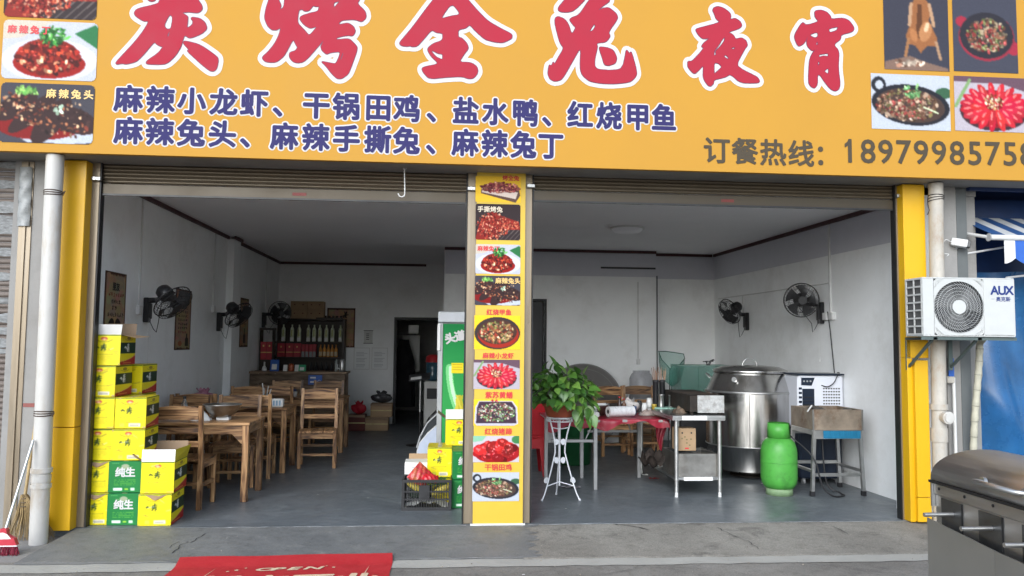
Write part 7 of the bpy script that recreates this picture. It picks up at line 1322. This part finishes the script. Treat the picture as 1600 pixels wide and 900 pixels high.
# front sheet with a round opening
q = MB(); n = 64; ring = [(fx+fr_*math.cos(2*math.pi*k/n), fz+fr_*math.sin(2*math.pi*k/n)) for k in range(n)]; x_l, x_r = w*.12, w*.655
def sq(k):
    a = 2*math.pi*k/n; c, s = math.cos(a), math.sin(a); m_ = max(abs(c)/((x_r-x_l)/2), abs(s)/(h*.475)); return ((x_l+x_r)/2+c/m_, fz+s/m_)
o_ = [sq(k) for k in range(n)]; vs = [(x, 0, z) for x, z in ring]+[(x, 0, z) for x, z in o_]; q.add(vs, [(k, (k+1) % n, n+(k+1) % n, n+k) for k in range(n)])
q.build('fan_surround', ACW, t, (0, -.004, 0)); MB().box(x_r+.004, w*.985, -.006, .0, h*.03, h*.97, .003).build('front_cover', ACW, t)
q = MB(); q.box(0, w, ad-.01, ad, 0, h); q.box(0, w, 0, ad-.0101, h-.012, h, .003); q.box(0, w, 0, ad-.0101, 0, .012, .003); q.box(w-.01, w, .0, ad-.0101, .0121, h-.0121); q.box(0, x_l, .0, .01, .0121, h-.0121); q.box(x_r, w-.0101, .0, .01, .0121, h-.0121); q.box(x_l, x_r, .001, .004, .0121, h*.025); q.box(x_l, x_r, .001, .004, h*.975, h-.0121); q.build('casing', ACW, t)
MB().add([(0, .012, .013), (0, ad-.012, .013), (0, ad-.012, h-.013), (0, .012, h-.013)], [(0, 1, 2, 3)]).build('coil', mat('coil_fins', (.13, .13, .13), .6, .5, .3, 60), t, (.012, 0, 0), fix=False)
q = MB(); [q.box(-.003, .006, .01, ad-.01, .012+(h-.03)*k/7, .026+(h-.03)*k/7) for k in range(8)]; [q.box(-.0035, .0065, y_-.006, y_+.006, .013, h-.013) for y_ in (.02, ad*.5, ad-.02)]; q.build('side_guard', ACW, t)
MB().cyl((fx, .02, fz), (fx, .025, fz), fr_*1.02, n=40).build('fan_well', BLACKP, t); 
for k in range(3):
    a0 = 2*math.pi*k/3+.4; MB().grid(lambda u, v: (fx+fr_*(.2+.72*u)*math.cos(a0+(v-.5)*1.3), .012+.012*(v-.5), fz+fr_*(.2+.72*u)*math.sin(a0+(v-.5)*1.3)), 6, 6).build('fan_blade', mat('fan_grey', (.09, .09, .09), .5), t)
q = MB()
for k in range(52):
    a = 2*math.pi*k/52; q.tube([(fx+fr_*s*math.cos(a-1.25*(1-s)), -.006-.006*math.sin(math.pi*s), fz+fr_*s*math.sin(a-1.25*(1-s))) for s in (.26, .45, .63, .82, 1.0)], .0014, 3, caps=False)
for k in range(6): q.torus((fx, -.0095, fz), fr_*(.35+.65*k/5), .0014, (0, 1, 0), 44, 3)
for s1 in (-1, 1):
    for s2 in (-1, 1):
        for k in range(7):
            d_ = .012+.011*k; cx_, cz_ = ((x_l+x_r)/2+s1*(x_r-x_l)/2*.98, fz+s2*h*.468); L1 = h*.15-d_*.55; q.tube([(cx_-s1*d_, -.006, cz_), (cx_-s1*d_*.4, -.006, cz_-s2*L1)], .0012, 3, caps=False)
q.build('fan_grille', mat('grille_white', (.52, .53, .52), .45), t); MB().cyl((fx, -.014, fz), (fx, -.005, fz), fr_*.27, n=28).build('hub_cap', ACW, t)
LOGO = mat('logo_blue', (.01, .03, .16), .5); text('AUX', h*.165*1.25, .004).build('logo', LOGO, t, (w*.735, -.0075, h*.72), fix=False); text('奥克斯', h*.085, .001).build('logo', LOGO, t, (w*.79, -.0075, h*.61), fix=False); B(w*.74, w*.775, -.0075, -.0065, h*.64, h*.645).box(w*.92, w*.955, -.0075, -.0065, h*.64, h*.645).build('logo', LOGO, t)
BK = mat('grey_green_bracket', (.10, .13, .125), .5, .3, .15); t2 = T('bracket_pair', 'grey green steel brackets carrying the air conditioner', 'bracket', (ax0, ay, az0))
for x in (w*.13, w*.62): MB().box(x-.02, x+.02, .0, .42, -.03, -.006, .002).box(x-.02, x+.02, .40, .42, -.3, -.031, .002).build('arm', BK, t2); MB().tube([(x, .05, -.03), (x, .4, -.27)], .014, 4).build('brace', BK, t2)
MB().box(-.02, w*1.03, .01, .05, -.0055, -.001).box(-.02, w*1.03, .0, .004, -.03, -.0056).build('front_angle', BK, t2)
# ------------------------------------------------------------------ shop next door on the right
nw = T('neighbour_shop', 'grey pier and blue-lined shopfront next door on the right', 'building', (0, 0, 0))
B(4.76, 4.86, .04, .5, -.06, 3.04).build('side_post', mat('grey_green_post', (.12, .13, .13), .6), nw); B(4.87, 9, .9, 1.0, -.06, 3.4).build('back_panel', mat('deep_blue_panel', (.012, .045, .16), .5), nw); B(4.87, 9, -.2, 1.0, 3.42, 3.5).build('soffit', CONC, nw); B(4.87, 9, .0, .05, 3.02, 3.41).build('fascia', mat('dark_blue_fascia', (.012, .03, .10), .5), nw)
B(8.9, 9, .06, .89, -.06, 3.4).build('side_wall', CONC, nw)
TARP = mat('blue_tarpaulin', (.012, .095, .25), .28, 0, .3, 2.2, bump=.3, bscale=3.5, dirt=(.035, .16, .34), damt=.6, dscale=1.5, spec=.55)
yt = .42; tw = 2.6; r = random.Random(3)
def tarp(u, v):
    x = 4.88+tw*u; z = -.05+2.35*v
    fold = .05*math.sin(14*u+1.5*math.sin(3*v))+.02*math.sin(47*u+4*v)+.06*math.sin(9*u+7*v)+.035*abs(math.sin(13*u+9*v))
    return (x, yt+fold-.06*(1-v), z)
tag(MB().grid(tarp, 70, 40).build('blue_tarpaulin', TARP, None), 'blue plastic tarpaulin hanging across the shopfront next door', 'tarpaulin')
tag(MB().grid(lambda u, v: (4.9+tw*u, yt+.2+.02*math.sin(16*u), 2.2+.85*v), 30, 4).build('blue_curtain', mat('dark_blue_sheet', (.012, .04, .14), .4, 0, .2, 3), None), 'dark blue sheet above the tarpaulin', 'curtain')
# awning
NVY = mat('navy_stripe', (.02, .07, .2), .7); WST = mat('white_stripe', (.5, .51, .52), .7); aw = T('striped_awning', 'folding blue and white striped awning with scalloped valance', 'awning', (0, 0, 0))
yA, yB_ = .38, -.18; zA = W(1520, 340, y=yA).z; pb_ = W(1556, 371, y=yB_); zB_ = pb_.z; xA = W(1492, 341, y=yA).x; wst = .115
for k in range(13):
    x = xA+k*wst; MB().add([(x, yA, zA), (x+wst, yA, zA), (x+wst, yB_, zB_+.02), (x, yB_, zB_+.02), (x, yA, zA-.004), (x+wst, yA, zA-.004), (x+wst, yB_, zB_+.016), (x, yB_, zB_+.016)], [(0, 1, 2, 3), (7, 6, 5, 4), (0, 3, 7, 4), (1, 5, 6, 2)]).build('stripe', (NVY, WST)[k % 2], aw)
xb0 = W(1546, 371, y=yB_).x; MB().cyl((xb0, yB_, zB_), (xb0+1.6, yB_, zB_), .026, n=16).build('front_bar', WHITE, aw); MB().cyl((xb0-.012, yB_, zB_), (xb0-.001, yB_, zB_), .036, n=18).build('end_cap', mat('grey_cap', (.35, .35, .35), .5), aw)
a = W(1484, 361, y=yA-.1); MB().box(0, 1, -.5, .5, -.5, .5).build('x', WHITE, aw) if False else None
MB().tube([(a.x, yA-.1, a.z), (xb0, yB_+.02, zB_+.005)], .02, 4).build('folding_arm', WHITE, aw)
vz = W(1580, 412, y=yB_).z; xv = W(1569, 390, y=yB_).x; sc_ = .105
for k in range(13):
    x = xv+k*sc_; pts = [(0, zB_-.02), (sc_, zB_-.02), (sc_, vz+.05)]+[(sc_*(1-s/8), vz+.05-.05*math.sin(math.pi*.5*min(1, s/8*1.0))) for s in range(1, 9)] if k % 2 == 0 else [(0, zB_-.02), (sc_, zB_-.02), (sc_, vz+.05)]+[(sc_*(1-s/8), vz+.05*(s/8)**0+(-.05*math.cos(math.pi*.5*s/8))) for s in range(0, 9)]
    MB().prism([(x+p[0], p[1]) for p in pts], yB_-.004, yB_-.001).build('valance_scallop', (BLUE, WHITEP)[k % 2 == 0], aw)
# camera, lamp tubes, hose, conduits
cc = W(1500, 380, y=-.02); t = T('security_camera', 'white box security camera beside the awning arm', 'camera', cc); q = MB(); q.M = Matrix.Rotation(.25, 4, 'Y') @ Matrix.Rotation(-.5, 4, 'Z'); q.box(-.075, .06, -.035, .035, -.035, .035, .006); q.build('housing', WHITE, t); q = MB(); q.M = Matrix.Rotation(.25, 4, 'Y') @ Matrix.Rotation(-.5, 4, 'Z'); q.box(.0605, .085, -.03, .03, -.03, .03, .003); q.build('lens_front', BLACKP, t)
MB().tube([(0, .03, -.03), (-.03, .1, -.07), (-.05, .3, -.08)], .012, 7).build('arm', GREY, t); MB().tube(smooth_path([Vector((-.07, 0, 0)), Vector((-.13, .02, .03)), Vector((-.14, .05, -.08)), Vector((-.08, .05, -.1)), Vector((-.12, .06, -.13)), Vector((-.02, .08, -.1))]), .004, 5).build('cable', WHITEP, t)
LEDM = mat('tube_lamp_plastic', (.78, .78, .78), .4)
for (xa_, ya2, xb_, yb2), lb in (((1495, 399, 1571, 386), 'thin white lamp tube below the security camera'), ((1572, 434, 1606, 430), 'thin white lamp tube behind the air conditioner')): p0, p1 = W(xa_, ya2, y=.12), W(xb_, yb2, y=.12); tag(MB().cyl((0, 0, 0), p1-p0, .010, n=8).build('lamp_tube', LEDM, None, p0), lb, 'lamp')
hs = [W(1531, 535, y=-.12), W(1529, 580, y=-.1), W(1524, 640, y=-.08), W(1521, 700, y=-.05), W(1519, 760, y=-.02)]; t = T('insulated_pipe', 'cream wrapped refrigerant pipe hanging under the air conditioner', 'pipe', hs[0]); P_ = smooth_path([p-hs[0] for p in hs], 10); MB().tube([Vector((.0, -.1, .08))]+P_, [.03+.0025*math.sin(k*1.7) for k in range(len(P_)+1)], 10).build('wrapped_pipe', mat('cream_wrap', (.46, .44, .35), .7, 0, .15, 14, bump=.25, bscale=30), t); q = MB(); [q.torus(P_[k], .0325, .003, (P_[k+1]-P_[k-1]).normalized(), 14, 4) for k in range(3, len(P_)-2, 4)]; q.build('tape_wrap', mat('grey_wrap_edge', (.25, .24, .2), .8), t)
a = W(1490, 590, y=-.03); t = T('thin_conduit', 'thin white conduit with grey elbow beside the flaking drainpipe', 'pipe', (a.x, -.03, ZR)); MB().cyl((0, 0, 0), (0, 0, a.z-ZR), .014, n=10).build('tube', WHITEP, t); MB().box(-.07, .0, -.02, .04, a.z-ZR-.05, a.z-ZR+.01, .006).build('elbow', PVC_R, t)
a = W(1487, 580, y=.02); tag(B(0, .05, 0, .01, -.06, .12).build('blue_tag', BLUE, None, (a.x-.04, .0, a.z)), 'small blue plate behind the flaking drainpipe', 'plate')
# ------------------------------------------------------------------ stainless barbecue on the road
lt = W(1496, 703, z=1.0); bx, by = lt.x+.16, lt.y; PST = mat('shelf_steel', (.42, .425, .41), .38, .85, .06, 2, dirt=(.33, .33, .31), damt=.3); t = T('steel_barbecue', 'stainless barbecue with arched lid and rod handles on the road', 'barbecue', (bx, by, ZR), math.radians(-94+2)); Lb = 1.25
# local x runs along the grill towards the camera, local -y is its front (turned to the shop's left)
zT = 1.0-ZR; zj = W(1462, 750, y=by).z-ZR; Rl = .30
prof = [(Rl*-1.0, zj)]+[(-Rl*math.cos(a), zj+(zT-zj)*math.sin(a)**.85) for a in (math.pi*k/20 for k in range(1, 20))]+[(Rl, zj)]
ld = MB().prism([(y_, z) for y_, z in prof], -.02, Lb, 'yz'); ld = ld.build('lid', GRILL, t)
for f_ in ld.data.polygons: f_.use_smooth = len(f_.vertices) == 4
MB().tube([(.42, -Rl*.98, zj+.06), (.42, -Rl*.98-.05, zj+.065), (.72, -Rl*.98-.05, zj+.065), (.72, -Rl*.98, zj+.06)], .012, 10).build('handle', STEEL_T, ld)
for x in (.42, .72): MB().cyl((x, -Rl*.955, zj+.06), (x, -Rl*1.01, zj+.062), .024, n=14).build('handle_boss', STEEL_T, ld)
for x in (.24, .5): B(x, x+.04, -Rl*.52, -Rl*.5, zT*.985, zT*.99).build('rivet_slot', BLACKM, ld) if False else None
B(-.03, Lb+.01, -Rl*1.02, Rl*1.02, zj-.016, zj-.003).build('firebox_rim', BLACKM, t)
zl = zj-.42
MB().box(0, Lb, -Rl*.98, Rl, zj-.075, zj-.017, .003).build('firebox_rail', GRILL, t); MB().box(0, Lb, -Rl*.95, Rl, zl, zj-.0755, .003).build('firebox', GRILL, t)
PLT = mat('dark_slide_plate', (.13, .135, .14), .35, .9, .25, 8)
for k in range(4): x = .06+.31*k; o = B(x, x+.17, -Rl*.95-.006, -Rl*.95-.001, zj-.25, zj-.085).build('vent_plate', PLT, t); MB().cyl((x+.1, -Rl*.95-.006, zj-.15), (x+.1, -Rl*.95-.16, zj-.152), .011, n=12).build('rod_handle', STEEL_T, o); B(x+.172, x+.178, -Rl*.95-.004, -Rl*.95-.0005, zj-.25, zj-.085).build('plate_gap', BLACKM, o)
for k, x in enumerate((.02, .24, .46, .7, .95)): MB().cyl((x+.03, -Rl*.98-.004, zj-.04), (x+.03, -Rl*.98-.0005, zj-.04), .008, n=8).build('bolt', BLACKM, t)
MB().prism([(0, .12), (.55, .12), (.55, zj-.235), (0, zj-.20)], -Rl*1.12, -Rl*1.1, 'xz').build('front_shelf_panel', PST, t); MB().prism([(.552, .12), (Lb, .12), (Lb, zj-.26), (.552, zj-.236)], -Rl*1.12, -Rl*1.1, 'xz').build('front_shelf_panel', PST, t)
for x in (.0, Lb-.03):
    for y_ in (-Rl*1.0, Rl-.03): MB().box(x, x+.03, y_, y_+.03, 0, zl-.001, .002).build('leg', STEEL_T, t)
B(.031, Lb-.031, -Rl*1.09, Rl-.002, .121, .135).build('bottom_shelf', STEEL_D, t); B(-.012, -.001, -Rl*1.02, Rl, zj-.14, zj-.0165).build('end_flange', GRILL, t)
# ------------------------------------------------------------------ red welcome mat
fl_, fr_ = W(281, 875, z=ZR+.02), W(613, 868, z=ZR+.02); w = (fr_-fl_).length; ang = math.atan2(fr_.y-fl_.y, fr_.x-fl_.x); dm = 1.25
t = T('welcome_mat', 'red welcome mat with cream lettering on the pavement edge', 'mat', (fl_.x, fl_.y, ZR+.008), ang)
def lift(x, y_): return .0+.032*max(0, 1+y_/.16)+.0015*math.sin(9*x+4*y_)+(.012*max(0, 1-x/.12)*0)
MB().grid(lambda u, v: (w*u+.006*math.sin(14*v), -dm*v+.006*math.sin(11*u), lift(w*u, -dm*v)), 40, 30).build('mat_sheet', mat('red_mat', (.43, .018, .024), .75, 0, .08, 8, bump=.1, bscale=90, dirt=(.30, .02, .022), damt=.5), t)
CRM = mat('mat_cream_print', (.66, .52, .36), .75, 0, .08, 30)
def mat_text(s, h, x, y_, bold, pitch=1.0, sx=1.0, shear=0.0):
    mb = text(s, h, bold, 6, pitch, shear); mb.v = [(x+a*sx, y_+b_, 0) for a, c_, b_ in mb.v]; k = 0
    mb.v = [(a, b_, lift(a, b_)+.004+.00003*(i % 7)) for i, (a, b_, c_) in enumerate(mb.v)]
    return mb.build('lettering', CRM, t, fix=False)
mat_text('OPEN', .095, w*.375, -.29, .004, 1.08, 1.75, .25)
mat_text('新店开业', .30, w*.14, -.66, .012, 1.0, 1.02, .12)
for x, y_, s in ((w*.30, -.27, .022), (w*.335, -.22, .014), (w*.265, -.30, .016), (w*.68, -.25, .014), (w*.70, -.21, .012), (w*.735, -.25, .018)):
    pts = [(x+s*(1 if k % 2 == 0 else .42)*math.cos(math.pi/2+math.pi*k/5), y_+s*(1 if k % 2 == 0 else .42)*math.sin(math.pi/2+math.pi*k/5)) for k in range(10)]; MB().add([(a, b_, lift(a, b_)+.0045) for a, b_ in pts]+[(x, y_, lift(x, y_)+.0045)], [(k, (k+1) % 10, 10) for k in range(10)]).build('star', CRM, t, fix=False)
for x0, x1 in ((w*.16, w*.20), (w*.87, w*.90)): MB().add([(x0, -.55, lift(0, -.55)+.005), (x0+.012, -.55, .005), (x1, -.2, lift(0, -.2)+.005)], [(0, 1, 2)]).build('flourish', CRM, t, fix=False)
